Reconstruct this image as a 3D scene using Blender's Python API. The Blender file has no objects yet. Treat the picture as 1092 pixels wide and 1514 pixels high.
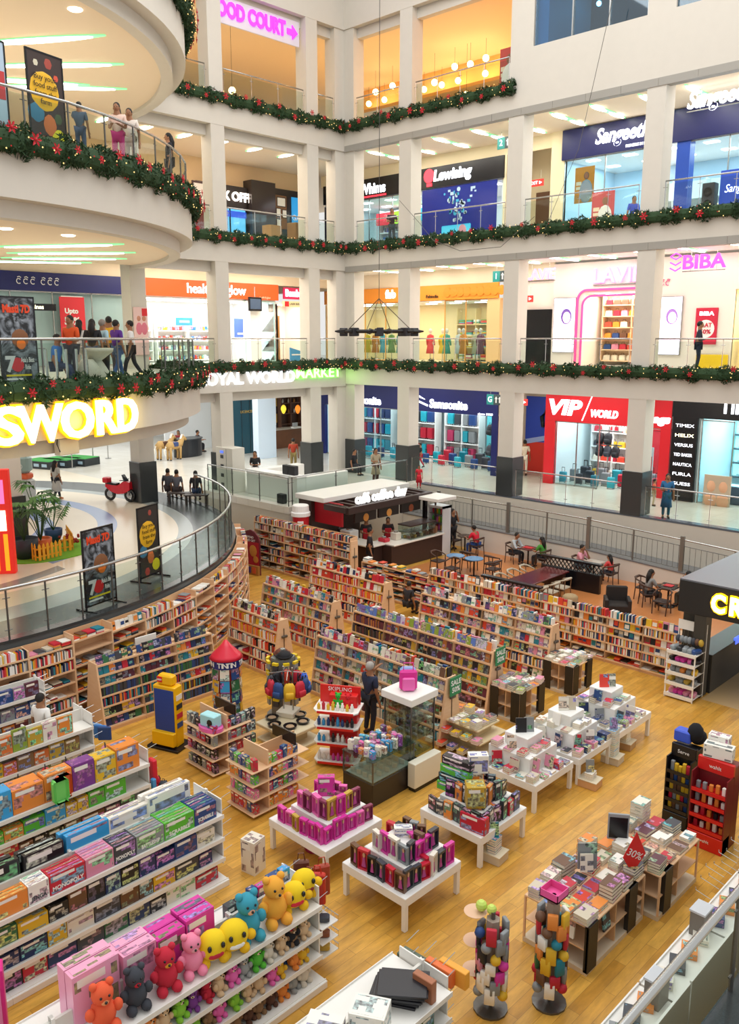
import bpy, math, random
from math import sin, cos, pi, radians, atan2, hypot
from mathutils import Vector, Matrix
rnd = random.Random(7)
SC = bpy.context.scene
COL = SC.collection
ORD = ['first','second','third','fourth','fifth','sixth','seventh','eighth','ninth','tenth','eleventh','twelfth','thirteenth','fourteenth','fifteenth','sixteenth','seventeenth','eighteenth','nineteenth','twentieth']
def ordn(i):
 return ORD[i] if i < len(ORD) else ORD[(i+1)//10*0] if False else ('%s-%s' % (['twenty','thirty','forty','fifty'][(i-20)//10], ORD[(i-20) % 10-1]) if (i-20) % 10 else ['twenty-first','thirty-first','forty-first'][(i-20)//10]) if i >= 20 else ORD[i]
MATS = {}
def srgb(c):
 if isinstance(c, str):
  c = c.lstrip('#'); c = tuple(int(c[i:i+2], 16)/255 for i in (0, 2, 4))
 return tuple((v/12.92 if v <= .04045 else ((v+.055)/1.055)**2.4) for v in c[:3])
def newmat(name):
 m = bpy.data.materials.new(name); m.use_nodes = True
 nt = m.node_tree; b = nt.nodes['Principled BSDF']
 return m, nt, b
def M(col, rough=.5, metal=0., spec=.5, noise=0., nscale=8., bump=0., emit=0., emitcol=None):
 key = ('M', str(col), rough, metal, spec, noise, nscale, bump, emit, str(emitcol))
 if key in MATS: return MATS[key]
 m, nt, b = newmat('mat_%03d' % len(MATS))
 c = srgb(col)
 b.inputs['Base Color'].default_value = (*c, 1)
 b.inputs['Roughness'].default_value = rough
 b.inputs['Metallic'].default_value = metal
 b.inputs['Specular IOR Level'].default_value = spec
 if noise or bump:
  tc = nt.nodes.new('ShaderNodeTexCoord'); nz = nt.nodes.new('ShaderNodeTexNoise')
  nz.inputs['Scale'].default_value = nscale; nz.inputs['Detail'].default_value = 4
  nt.links.new(tc.outputs['Object'], nz.inputs['Vector'])
  if noise:
   mr = nt.nodes.new('ShaderNodeMapRange'); mr.inputs['To Min'].default_value = 1-noise; mr.inputs['To Max'].default_value = 1+noise
   mx = nt.nodes.new('ShaderNodeMix'); mx.data_type = 'RGBA'; mx.blend_type = 'MULTIPLY'; mx.inputs['Factor'].default_value = 1
   mx.inputs[6].default_value = (*c, 1)
   nt.links.new(nz.outputs['Fac'], mr.inputs['Value']); nt.links.new(mr.outputs['Result'], mx.inputs[7])
   nt.links.new(mx.outputs[2], b.inputs['Base Color'])
  if bump:
   bp = nt.nodes.new('ShaderNodeBump'); bp.inputs['Strength'].default_value = bump; bp.inputs['Distance'].default_value = .02
   nt.links.new(nz.outputs['Fac'], bp.inputs['Height']); nt.links.new(bp.outputs['Normal'], b.inputs['Normal'])
 if emit:
  b.inputs['Emission Color'].default_value = (*srgb(emitcol or col), 1); b.inputs['Emission Strength'].default_value = emit
 MATS[key] = m
 return m
def EM(col, s=3.):           # a lit lamp or backlit sign face
 return M(col, .5, emit=s)
def glass_mat(tint='#eaf4f2', alpha=.12, rough=.03):
 key = ('G', tint, alpha, rough)
 if key in MATS: return MATS[key]
 m, nt, b = newmat('glass_%02d' % len(MATS))
 nt.nodes.remove(b); out = nt.nodes['Material Output']
 tr = nt.nodes.new('ShaderNodeBsdfTransparent'); tr.inputs['Color'].default_value = (*srgb(tint), 1)
 gl = nt.nodes.new('ShaderNodeBsdfGlossy'); gl.inputs['Roughness'].default_value = rough
 fr = nt.nodes.new('ShaderNodeLayerWeight'); fr.inputs['Blend'].default_value = .5; pw = nt.nodes.new('ShaderNodeMath'); pw.operation = 'POWER'; pw.inputs[1].default_value = 4.5; nt.links.new(fr.outputs['Facing'], pw.inputs[0])
 ad = nt.nodes.new('ShaderNodeMath'); ad.operation = 'ADD'; ad.inputs[1].default_value = alpha*.3
 mx = nt.nodes.new('ShaderNodeMixShader')
 sc_ = nt.nodes.new('ShaderNodeMath'); sc_.operation = 'MULTIPLY'; sc_.inputs[1].default_value = .16; nt.links.new(pw.outputs[0], sc_.inputs[0]); nt.links.new(sc_.outputs[0], ad.inputs[0]); nt.links.new(ad.outputs[0], mx.inputs['Fac']); nt.links.new(tr.outputs[0], mx.inputs[1]); nt.links.new(gl.outputs[0], mx.inputs[2])
 nt.links.new(mx.outputs[0], out.inputs['Surface'])
 MATS[key] = m
 return m
def tint_mat(kind='plain', rough=.45):
 """base colour = the object's own colour; kind adds a printed pattern"""
 key = ('T', kind, rough)
 if key in MATS: return MATS[key]
 m, nt, b = newmat('tint_'+kind)
 N, L = nt.nodes.new, nt.links.new
 oi = N('ShaderNodeObjectInfo'); b.inputs['Roughness'].default_value = rough
 col = oi.outputs['Color']
 if kind != 'plain':
  tc = N('ShaderNodeTexCoord'); so = N('ShaderNodeSeparateXYZ'); sn = N('ShaderNodeSeparateXYZ'); L(tc.outputs['Object'], so.inputs[0]); L(tc.outputs['Normal'], sn.inputs[0])
  def mth(op, a, b_=None):
   k = N('ShaderNodeMath'); k.operation = op
   for i, v in enumerate((a, b_)):
    if v is None: continue
    if isinstance(v, (int, float)): k.inputs[i].default_value = v
    else: L(v, k.inputs[i])
   return k.outputs[0]
  az = mth('GREATER_THAN', mth('ABSOLUTE', sn.outputs[2]), .6); ax = mth('GREATER_THAN', mth('ABSOLUTE', sn.outputs[0]), .6); rr = mth('MULTIPLY', oi.outputs['Random'], 17.)
  def sel(f, p, q): return mth('ADD', mth('MULTIPLY', p, mth('SUBTRACT', 1., f)), mth('MULTIPLY', q, f))
  u = mth('ADD', sel(ax, so.outputs[0], so.outputs[1]), rr); v = mth('ADD', sel(az, so.outputs[2], so.outputs[1]), rr)
  cb = N('ShaderNodeCombineXYZ'); L(u, cb.inputs[0]); L(v, cb.inputs[1])
  bt = N('ShaderNodeTexBrick'); bt.inputs['Scale'].default_value = 1.; bw, bh = {'cover': (.13, .062), 'box': (.36, .22)}.get(kind, (.3, .2)); bt.inputs['Brick Width'].default_value = bw; bt.inputs['Row Height'].default_value = bh; bt.inputs['Mortar Size'].default_value = 0.; bt.inputs['Bias'].default_value = -.1; bt.offset = .37; bt.squash = .6
  wn = N('ShaderNodeTexWhiteNoise'); wn.noise_dimensions = '1D'; L(oi.outputs['Random'], wn.inputs['W'])
  hs = N('ShaderNodeHueSaturation'); hs.inputs['Saturation'].default_value = .75; hs.inputs['Value'].default_value = 1.; L(wn.outputs['Color'], hs.inputs['Color'])
  bt.inputs['Color1'].default_value = (0, 0, 0, 1); bt.inputs['Color2'].default_value = (1, 1, 1, 1); L(cb.outputs[0], bt.inputs['Vector'])
  cr = N('ShaderNodeValToRGB'); cr.color_ramp.interpolation = 'CONSTANT'; e = cr.color_ramp.elements; e[0].position = 0; e[0].color = (0, 0, 0, 1); e[1].position = {'cover': .55, 'box': .45}.get(kind, .5); e[1].color = (1, 1, 1, 1); L(bt.outputs['Color'], cr.inputs[0])
  nz = N('ShaderNodeTexNoise'); nz.inputs['Scale'].default_value = {'cover': 30., 'box': 7.}.get(kind, 9.); nz.inputs['Detail'].default_value = 3; L(cb.outputs[0], nz.inputs['Vector'])
  mr = N('ShaderNodeMapRange'); mr.inputs['From Min'].default_value = .35; mr.inputs['From Max'].default_value = .65; L(nz.outputs['Fac'], mr.inputs['Value'])
  m1 = N('ShaderNodeMix'); m1.data_type = 'RGBA'; L(mr.outputs[0], m1.inputs['Factor']); L(hs.outputs['Color'], m1.inputs[6]); m1.inputs[7].default_value = (.02, .02, .03, 1) if kind == 'cover' else (.06, .05, .06, 1)
  mx = N('ShaderNodeMix'); mx.data_type = 'RGBA'; fm = mth('MULTIPLY', cr.outputs[0], .9)
  L(fm, mx.inputs['Factor']); L(col, mx.inputs[6]); L(m1.outputs[2], mx.inputs[7])
  col = mx.outputs[2]
 L(col, b.inputs['Base Color'])
 MATS[key] = m
 return m
def attr_mat(pattern=0., rough=.5):
 key = ('A', pattern, rough)
 if key in MATS: return MATS[key]
 m, nt, b = newmat('face_colour'); N, L = nt.nodes.new, nt.links.new
 at_ = N('ShaderNodeVertexColor'); at_.layer_name = 'Col'; b.inputs['Roughness'].default_value = rough
 col = at_.outputs['Color']
 if pattern:
  tc = N('ShaderNodeTexCoord'); vo = N('ShaderNodeTexVoronoi'); vo.distance = 'CHEBYCHEV'; vo.inputs['Scale'].default_value = pattern
  L(tc.outputs['Object'], vo.inputs['Vector'])
  sp = N('ShaderNodeSeparateColor'); L(vo.outputs['Color'], sp.inputs[0])
  gt = N('ShaderNodeMath'); gt.operation = 'GREATER_THAN'; gt.inputs[1].default_value = .7; L(sp.outputs[0], gt.inputs[0])
  fm = N('ShaderNodeMath'); fm.operation = 'MULTIPLY'; fm.inputs[1].default_value = .55; L(gt.outputs[0], fm.inputs[0])
  mx = N('ShaderNodeMix'); mx.data_type = 'RGBA'; L(fm.outputs[0], mx.inputs['Factor']); L(col, mx.inputs[6]); L(vo.outputs['Color'], mx.inputs[7])
  col = mx.outputs[2]
 L(col, b.inputs['Base Color']); MATS[key] = m
 return m
def wood_mat(c1, c2, scale=(1, 1, 1), rough=.4):
 key = ('W', c1, c2, scale, rough)
 if key in MATS: return MATS[key]
 m, nt, b = newmat('wood_%02d' % len(MATS)); N, L = nt.nodes.new, nt.links.new
 tc = N('ShaderNodeTexCoord'); mp = N('ShaderNodeMapping'); mp.inputs['Scale'].default_value = scale
 nz = N('ShaderNodeTexNoise'); nz.inputs['Scale'].default_value = 3; nz.inputs['Detail'].default_value = 5
 cr = N('ShaderNodeMix'); cr.data_type = 'RGBA'; cr.inputs[6].default_value = (*srgb(c1), 1); cr.inputs[7].default_value = (*srgb(c2), 1)
 L(tc.outputs['Object'], mp.inputs[0]); L(mp.outputs[0], nz.inputs['Vector']); L(nz.outputs['Fac'], cr.inputs['Factor']); L(cr.outputs[2], b.inputs['Base Color'])
 b.inputs['Roughness'].default_value = rough; MATS[key] = m
 return m
class MB:
 def __init__(s): s.v = []; s.f = []; s.m = []; s.c = []
 def add(s, vs, fs, m=0, c=None):
  o = len(s.v); s.v += [tuple(v) for v in vs]
  for f in fs: s.f.append(tuple(i+o for i in f)); s.m.append(m); s.c.append(c)
  return s
 def box(s, x0, x1, y0, y1, z0, z1, m=0, c=None, T=None):
  vs = [(x0,y0,z0),(x1,y0,z0),(x1,y1,z0),(x0,y1,z0),(x0,y0,z1),(x1,y0,z1),(x1,y1,z1),(x0,y1,z1)]
  if T is not None: vs = [T @ Vector(v) for v in vs]
  return s.add(vs, [(3,2,1,0),(4,5,6,7),(0,1,5,4),(1,2,6,5),(2,3,7,6),(3,0,4,7)], m, c)
 def cbox(s, x, y, z, sx, sy, sz, m=0, c=None, T=None): return s.box(x-sx/2, x+sx/2, y-sy/2, y+sy/2, z, z+sz, m, c, T)
 def rbox(s, x0, x1, y0, y1, z0, z1, r=.02, m=0, c=None, T=None):
  """box with chamfered vertical and horizontal edges"""
  n = 2; pts = []
  for (cx, cy, a0) in ((x1-r, y1-r, 0), (x0+r, y1-r, 90), (x0+r, y0+r, 180), (x1-r, y0+r, 270)):
   for k in range(n+1):
    a = radians(a0+90*k/n); pts.append((cx+r*cos(a), cy+r*sin(a)))
  mx, my = (x0+x1)/2, (y0+y1)/2
  def ring(z, ins): return [(mx+(px-mx)*(1-ins/max(abs(x1-mx), 1e-4)), my+(py-my)*(1-ins/max(abs(y1-my), 1e-4)), z) for px, py in pts]
  rings = [ring(z0, r*.7), ring(z0+r*.7, 0), ring(z1-r*.7, 0), ring(z1, r*.7)]
  return s.loft(rings, m, c, T, True, True)
 def loft(s, rings, m=0, c=None, T=None, cap0=True, cap1=True, closed=True):
  n = len(rings[0]); vs = [p for r in rings for p in r]
  if T is not None: vs = [T @ Vector(v) for v in vs]
  fs = []
  for k in range(len(rings)-1):
   for i in range(n if closed else n-1):
    j = (i+1) % n; fs.append((k*n+i, k*n+j, (k+1)*n+j, (k+1)*n+i))
  if cap0: fs.append(tuple(reversed(range(n))))
  if cap1: fs.append(tuple(range((len(rings)-1)*n, len(rings)*n)))
  return s.add(vs, fs, m, c)
 def lathe(s, prof, x=0, y=0, z=0, n=16, m=0, c=None, sx=1, sy=1, T=None):
  rings = [[(x+r*cos(2*pi*i/n)*sx, y+r*sin(2*pi*i/n)*sy, z+h) for i in range(n)] for r, h in prof]
  return s.loft(rings, m, c, T)
 def cyl(s, p0, p1, r0, r1=None, n=8, m=0, c=None):
  p0, p1 = Vector(p0), Vector(p1); r1 = r0 if r1 is None else r1
  d = (p1-p0).normalized(); a = Vector((0,0,1)) if abs(d.z) < .9 else Vector((1,0,0))
  u = d.cross(a).normalized(); w = u.cross(d)
  rings = [[p + (u*cos(2*pi*i/n) - w*sin(2*pi*i/n))*r for i in range(n)] for p, r in ((p0, r0), (p1, r1))]
  return s.loft(rings, m, c)
 def tube(s, pts, r, n=6, m=0, c=None):
  pts = [Vector(p) for p in pts]; rings = []
  for i, p in enumerate(pts):
   d = (pts[min(i+1, len(pts)-1)]-pts[max(i-1, 0)]).normalized(); a = Vector((0,0,1)) if abs(d.z) < .9 else Vector((1,0,0))
   u = d.cross(a).normalized(); w = u.cross(d); rr = r[i] if isinstance(r, (list, tuple)) else r
   rings.append([p+(u*cos(2*pi*k/n)-w*sin(2*pi*k/n))*rr for k in range(n)])
  return s.loft(rings, m, c)
 def ball(s, x, y, z, r, m=0, c=None, sx=1, sy=1, sz=1, n=10, k=6, T=None):
  rings = []
  for i in range(k+1):
   a = -pi/2+pi*i/k; rr = max(cos(a), .02)*r
   rings.append([(x+rr*cos(2*pi*j/n)*sx, y+rr*sin(2*pi*j/n)*sy, z+r*sin(a)*sz) for j in range(n)])
  return s.loft(rings, m, c, T)
 def prism(s, poly, z0, z1, m=0, c=None, T=None):
  return s.loft([[(x, y, z0) for x, y in poly], [(x, y, z1) for x, y in poly]], m, c, T)
 def quad(s, a, b, c_, d, m=0, c=None): return s.add([a, b, c_, d], [(0,1,2,3)], m, c)
 def mesh(s, name, mats, smooth=False):
  me = bpy.data.meshes.new(name); me.from_pydata(s.v, [], s.f)
  for mt in mats: me.materials.append(mt)
  if len(mats) > 1: me.polygons.foreach_set('material_index', [min(i, len(mats)-1) for i in s.m])
  if any(c is not None for c in s.c):
   ca = me.color_attributes.new('Col', 'FLOAT_COLOR', 'CORNER'); buf = []
   for p, c in zip(me.polygons, s.c):
    cc = (*(c or (.8,.8,.8)), 1); buf += list(cc)*p.loop_total
   ca.data.foreach_set('color', buf)
  if smooth: me.polygons.foreach_set('use_smooth', [True]*len(me.polygons))
  me.update()
  return me
 def build(s, name, mats, parent=None, loc=None, smooth=False, label=None, rz=0):
  if not isinstance(mats, (list, tuple)): mats = [mats]
  return link(name, s.mesh(name, mats, smooth), parent, loc, rz, label)
def link(name, me, parent=None, loc=None, rz=0, label=None, color=None):
 o = bpy.data.objects.new(name, me); COL.objects.link(o)
 if parent is not None: o.parent = parent
 if loc is not None: o.location = loc
 if rz: o.rotation_euler = (0, 0, rz)
 if label: o['label'] = label
 if color is not None: o.color = (*srgb(color), 1)
 return o
def tag(o, label, cat, group=None, kind=None):
 o['label'] = label; o['category'] = cat
 if group: o['group'] = group
 if kind: o['kind'] = kind
 return o
def thing(name, label, cat, loc=(0,0,0), rz=0, group=None):
 o = bpy.data.objects.new(name, None); COL.objects.link(o); o.empty_display_size = .1
 o.location = loc; o.rotation_euler = (0, 0, rz)
 return tag(o, label, cat, group)
def struct(name, mb, mats, smooth=False):
 o = mb.build(name, mats, smooth=smooth); o['kind'] = 'structure'
 return o
def copy_tree(root, loc, rz=None, label=None, group=None, scale=None, colors=None):
 r = root.copy(); COL.objects.link(r); r.location = loc
 if rz is not None: r.rotation_euler = (0, 0, rz)
 if label: r['label'] = label
 if group: r['group'] = group
 if scale: r.scale = (scale,)*3 if not isinstance(scale, tuple) else scale
 if colors and r.type == 'MESH': r.color = (*srgb(colors), 1)
 for ch in list(root.children):
  c = ch.copy(); COL.objects.link(c); c.parent = r
  if colors: c.color = (*srgb(colors), 1)
  for g in list(ch.children):
   d = g.copy(); COL.objects.link(d); d.parent = c
   if colors: d.color = (*srgb(colors), 1)
 return r
FONT = None
def text(name, s, size, mat, parent=None, loc=(0,0,0), rot=(pi/2,0,0), extrude=.02, bold=0., shear=0., align='CENTER', space=1., width=None, label=None):
 cu = bpy.data.curves.new(name, 'FONT'); cu.body = s; cu.size = size; cu.extrude = extrude; cu.offset = bold; cu.shear = shear
 cu.align_x = align; cu.align_y = 'CENTER'; cu.space_character = space; cu.resolution_u = 3
 cu.materials.append(mat)
 o = bpy.data.objects.new(name, cu); COL.objects.link(o)
 if parent is not None: o.parent = parent
 o.location = loc; o.rotation_euler = rot
 if label: o['label'] = label
 if width:
  o['fit'] = width; FIT.append((o, width))
 return o
FIT = []
FP, CXP, CYP = 1263., 546., 757.
PIT = math.atan(257/FP); CP, SP = cos(PIT), sin(PIT)
AZ = radians(46.0); FW = (-cos(AZ), sin(AZ)); RT = (sin(AZ), cos(AZ))
CAM = Vector((31.356, -30.725, 9.1))
def make_camera():
 cd = bpy.data.cameras.new('camera'); co = bpy.data.objects.new('camera', cd); COL.objects.link(co)
 cd.sensor_fit = 'VERTICAL'; cd.sensor_height = 36; cd.lens = FP/1514*36; cd.clip_end = 300
 fwd = Vector((FW[0]*CP, FW[1]*CP, -SP)); r = Vector((RT[0], RT[1], 0)); u = r.cross(fwd)
 m = Matrix((r, u, -fwd)).transposed().to_4x4(); m.translation = CAM
 co.matrix_world = m; SC.camera = co
def ray(x, y):
 v = CYP-y; h = FP*CP+v*SP; z = -FP*SP+v*CP; l = x-CXP
 return h*FW[0]+l*RT[0], h*FW[1]+l*RT[1], z
def at(x, y, z=0.):
 d = ray(x, y); t = (z-CAM.z)/d[2]; return CAM.x+t*d[0], CAM.y+t*d[1], z
def aty(x, y, Y):
 d = ray(x, y); t = (Y-CAM.y)/d[1]; return CAM.x+t*d[0], Y, CAM.z+t*d[2]
def atx(x, y, X):
 d = ray(x, y); t = (X-CAM.x)/d[0]; return X, CAM.y+t*d[1], CAM.z+t*d[2]
ZG, ZF, ZS, ZT = 2.3, 7.88, 13.45, 19.02
LEV = (ZG, ZF, ZS, ZT)
C0 = (-.7, -23.2); RG, RU = 13.2, 12.1
def pol(r, a, z): return (C0[0]+r*cos(a), C0[1]+r*sin(a), z)
WHITE = '#d6d0c6'
def arealight(name, loc, sx, sy, power, col=(1,1,1), rot=(0,0,0), spread=None):
 ld = bpy.data.lights.new(name, 'AREA'); ld.shape = 'RECTANGLE'; ld.size = sx; ld.size_y = sy; ld.energy = power; ld.color = col
 o = bpy.data.objects.new(name, ld); COL.objects.link(o); o.location = loc; o.rotation_euler = rot
 return o
make_camera()
w = bpy.data.worlds.new('world'); SC.world = w; w.use_nodes = True
bg = w.node_tree.nodes['Background']; bg.inputs['Color'].default_value = (1, .99, .975, 1); bg.inputs['Strength'].default_value = .84
SC.view_settings.view_transform = 'Standard'; SC.view_settings.look = 'None'; SC.view_settings.gamma = 1
SC.view_settings.exposure = 0.0
SC.cycles.use_denoising = True; SC.cycles.max_bounces = 6; SC.cycles.diffuse_bounces = 3; SC.cycles.glossy_bounces = 2
SC.cycles.transmission_bounces = 4; SC.cycles.transparent_max_bounces = 14; SC.cycles.sample_clamp_indirect = 6; SC.cycles.caustics_reflective = False; SC.cycles.caustics_refractive = False
arealight('overhead_fill', (17, -15, 28), 24, 24, 4800, (1, .995, .98))  # unseen area light, added overhead to brighten the sunken shop floor
plaster = M('#d3cdc2', .8, noise=.03, nscale=3, bump=.03)
plaster_darker = M('#c8c1b4', .8, noise=.05, nscale=1.5, bump=.04)  # a little darker and more mottled than the main plaster
cream = M('#efdcc2', .85)  # on the ceilings this colour also holds the tint of warm lamp light
grey_strip = M('#a09c94', .5)
granite = M('#3a3d3e', .18, noise=.25, nscale=60)
steel = M('#b9bab8', .25, metal=.9)
darksteel = M('#6d6c69', .35, metal=.8)
white_paint = M('#ecebe6', .45)
pane = glass_mat('#eff5f2', .05)
shopglass = glass_mat('#eaf6fa', .08)
black = M('#16161a', .4)
m_floor, nt, b = newmat('laminate_floor'); N, L = nt.nodes.new, nt.links.new
tc = N('ShaderNodeTexCoord'); mp = N('ShaderNodeMapping'); mp.inputs['Rotation'].default_value = (0, 0, pi/2)
br = N('ShaderNodeTexBrick'); br.inputs['Scale'].default_value = 1; br.inputs['Brick Width'].default_value = 1.3; br.inputs['Row Height'].default_value = .19; br.inputs['Mortar Size'].default_value = .003
br.inputs['Color1'].default_value = (*srgb('#deaa4c'), 1); br.inputs['Color2'].default_value = (*srgb('#c68f36'), 1); br.inputs['Mortar'].default_value = (*srgb('#9c7234'), 1)
nz = N('ShaderNodeTexNoise'); nz.inputs['Scale'].default_value = 2.2; nz.inputs['Detail'].default_value = 8; nz.inputs['Roughness'].default_value = .65
mpn = N('ShaderNodeMapping'); mpn.inputs['Scale'].default_value = (4, .8, 1)
mr = N('ShaderNodeMapRange'); mr.inputs['From Min'].default_value = .3; mr.inputs['From Max'].default_value = .7; mr.inputs['To Min'].default_value = .72; mr.inputs['To Max'].default_value = 1.15
mx = N('ShaderNodeMix'); mx.data_type = 'RGBA'; mx.blend_type = 'MULTIPLY'; mx.inputs['Factor'].default_value = 1
L(tc.outputs['Object'], mp.inputs[0]); L(mp.outputs[0], br.inputs['Vector']); L(tc.outputs['Object'], mpn.inputs[0]); L(mpn.outputs[0], nz.inputs['Vector']); L(nz.outputs['Fac'], mr.inputs['Value'])
L(br.outputs['Color'], mx.inputs[6]); L(mr.outputs['Result'], mx.inputs[7]); L(mx.outputs[2], b.inputs['Base Color']); b.inputs['Roughness'].default_value = .32
m_tile, nt, b = newmat('pale_tile'); N, L = nt.nodes.new, nt.links.new
tc = N('ShaderNodeTexCoord'); br = N('ShaderNodeTexBrick'); br.offset = 0; br.inputs['Scale'].default_value = 1; br.inputs['Brick Width'].default_value = .8; br.inputs['Row Height'].default_value = .8; br.inputs['Mortar Size'].default_value = .004
br.inputs['Color1'].default_value = (*srgb('#e6e1d6'), 1); br.inputs['Color2'].default_value = (*srgb('#dfd9cc'), 1); br.inputs['Mortar'].default_value = (*srgb('#bdb6a8'), 1)
L(tc.outputs['Object'], br.inputs['Vector']); L(br.outputs['Color'], b.inputs['Base Color']); b.inputs['Roughness'].default_value = .15
m_prom, nt, b = newmat('promenade_floor'); N, L = nt.nodes.new, nt.links.new
tc = N('ShaderNodeTexCoord')
def dist_node(cx, cy):
 a = N('ShaderNodeVectorMath'); a.operation = 'SUBTRACT'; a.inputs[1].default_value = (cx, cy, 0); L(tc.outputs['Object'], a.inputs[0])
 q = N('ShaderNodeVectorMath'); q.operation = 'MULTIPLY'; q.inputs[1].default_value = (1, 1, 0); L(a.outputs[0], q.inputs[0])
 l = N('ShaderNodeVectorMath'); l.operation = 'LENGTH'; L(q.outputs[0], l.inputs[0]); return l.outputs['Value']
def ramp(val, stops, scale):
 d = N('ShaderNodeMath'); d.operation = 'DIVIDE'; d.inputs[1].default_value = scale; L(val, d.inputs[0])
 r = N('ShaderNodeValToRGB'); r.color_ramp.interpolation = 'CONSTANT'; L(d.outputs[0], r.inputs[0])
 els = r.color_ramp.elements
 while len(els) > 1: els.remove(els[0])
 els[0].position = 0; els[0].color = (*srgb(stops[0][1]), 1)
 for p_, c_ in stops[1:]:
  e = els.new(p_/scale); e.color = (*srgb(c_), 1)
 return r.outputs[0]
BEI, BLU, GRA, STO = '#e9dcc6', '#8ea3d0', '#55595a', '#8f9492'
r1 = ramp(dist_node(-1.2, -22.2), [(0, BEI), (5.6, BLU), (6.15, BEI), (7.65, BLU), (8.35, BEI), (9.9, BEI)], 30)
r2 = ramp(dist_node(*C0), [(0, BEI), (8.6, STO), (9.05, BEI), (10.7, '#a9b0ae'), (11.7, GRA), (13.4, BEI)], 30)
spx = N('ShaderNodeSeparateXYZ'); L(tc.outputs['Object'], spx.inputs[0])
ad = N('ShaderNodeMath'); ad.operation = 'GREATER_THAN'; ad.inputs[1].default_value = -19.2; L(spx.outputs['Y'], ad.inputs[0])
dd = dist_node(*C0); g1 = N('ShaderNodeMath'); g1.operation = 'LESS_THAN'; g1.inputs[1].default_value = 11.2; L(dd, g1.inputs[0])
an = N('ShaderNodeMath'); an.operation = 'MULTIPLY'; L(ad.outputs[0], an.inputs[0]); L(g1.outputs[0], an.inputs[1])
mx = N('ShaderNodeMix'); mx.data_type = 'RGBA'; L(an.outputs[0], mx.inputs['Factor']); L(r2, mx.inputs[6]); L(r1, mx.inputs[7]); L(mx.outputs[2], b.inputs['Base Color']); b.inputs['Roughness'].default_value = .22; b.inputs['Specular IOR Level'].default_value = .28
mb = MB(); mb.box(-1, 40, -40, 0, -.2, 0); struct('floor_shop', mb, [m_floor])
def disc_pts(r, a0=-95, a1=90, n=64): return [pol(r, radians(a0+(a1-a0)*i/n), 0)[:2] for i in range(n+1)]
mb = MB(); P = disc_pts(RG); poly = [(-26, -38)]+P+[(-26, P[-1][1])]; mb.prism(poly, ZG-.3, ZG); struct('floor_promenade', mb, [m_prom])
mb = MB(); mb.box(-26, 5.1, -8.3, 0, ZG-.3, ZG-.002); mb.box(-26, -.7, -10.02, -8.3, ZG-.3, ZG-.002); mb.box(-26, 26, 0, 14, ZG-.3, ZG-.002); struct('floor_ground', mb, [m_tile])
mb = MB(); mb.box(9.3, 22.4, -8.98, -1.28, 0, .006); struct('floor_cafe', mb, [wood_mat('#d08a52', '#bd7540', (6, .6, 1), .3)])
mb = MB(); P = disc_pts(RG-.02); Q = disc_pts(RG-.35)
for i in range(len(P)-1):
 mb.add([(*P[i],0),(*P[i+1],0),(*P[i+1],ZG-.01),(*P[i],ZG-.01)], [(0,1,2,3)])
struct('wall_ring', mb, [plaster])
mb = MB(); mb.box(-2, 5.08, -8.28, -8.0, 0, ZG-.02); mb.box(4.8, 5.08, -8.0, 0, 0, ZG-.02); struct('wall_platform', mb, [plaster_darker])
mb = MB(); mb.box(0, 26, -.02, .3, -.1, ZG); struct('wall_corridor', mb, [plaster_darker])
mb = MB(); mb.box(5.1, 26, -.03, .35, ZG-.05, ZG+.02); struct('trim_1', mb, [M('#5c636c', .2)])
mb = MB()
for i in range(len(P)-1):
 A, B = P[i], P[i+1]; q = (B[0]-A[0], B[1]-A[1]); l = hypot(*q); nx, ny = q[1]/l, -q[0]/l
 mb.loft([[(A[0]-.25*nx, A[1]-.25*ny, ZG-.05), (A[0]+.04*nx, A[1]+.04*ny, ZG-.05), (A[0]+.04*nx, A[1]+.04*ny, ZG+.02), (A[0]-.25*nx, A[1]-.25*ny, ZG+.02)],
             [(B[0]-.25*nx, B[1]-.25*ny, ZG-.05), (B[0]+.04*nx, B[1]+.04*ny, ZG-.05), (B[0]+.04*nx, B[1]+.04*ny, ZG+.02), (B[0]-.25*nx, B[1]-.25*ny, ZG+.02)]], cap0=False, cap1=False)
struct('trim_2', mb, [granite])
RX = [5.1, 14.5, 18.6, 26]; RZ = [1.02, .92, .72, .35]
mb = MB()
for i in range(3):
 mb.loft([[(RX[i], -1.28, 0), (RX[i], -1.1, 0), (RX[i], -1.1, RZ[i]), (RX[i], -1.28, RZ[i])], [(RX[i+1], -1.28, 0), (RX[i+1], -1.1, 0), (RX[i+1], -1.1, RZ[i+1]), (RX[i+1], -1.28, RZ[i+1])]])
struct('wall_ramp', mb, [plaster])
mb = MB()
for i in range(3):
 mb.loft([[(RX[i], -1.3, RZ[i]), (RX[i], -.02, RZ[i]-.12), (RX[i], -.02, RZ[i]+.0), (RX[i], -1.3, RZ[i]+.05)][::1], [(RX[i+1], -1.3, RZ[i+1]), (RX[i+1], -.02, RZ[i+1]-.12), (RX[i+1], -.02, RZ[i+1]), (RX[i+1], -1.3, RZ[i+1]+.05)]])
struct('trim_3', mb, [M('#77787a', .25)])
mb = MB(); mb.box(28.75, 40, -40, -13, ZG-.3, ZG); struct('floor_near', mb, [M('#b7a68a', .25)])
mb = MB(); mb.box(28.6, 28.98, -40, -13, ZG-.32, ZG+.01); struct('trim_4', mb, [granite])
mb = MB(); mb.box(28.62, 28.8, -40, -13, 0, ZG-.3); struct('wall_near', mb, [M('#8f8770', .5)])
SOF = {ZF: 6.82, ZS: 12.3, ZT: 17.9}
mb = MB()
mb.box(0, 26, 0, .3, 6.82, ZF+.06); mb.box(0, 26, 0, .3, 12.3, ZS+.06); mb.box(0, 26, 0, .3, 17.9, ZT+.06)
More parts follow.
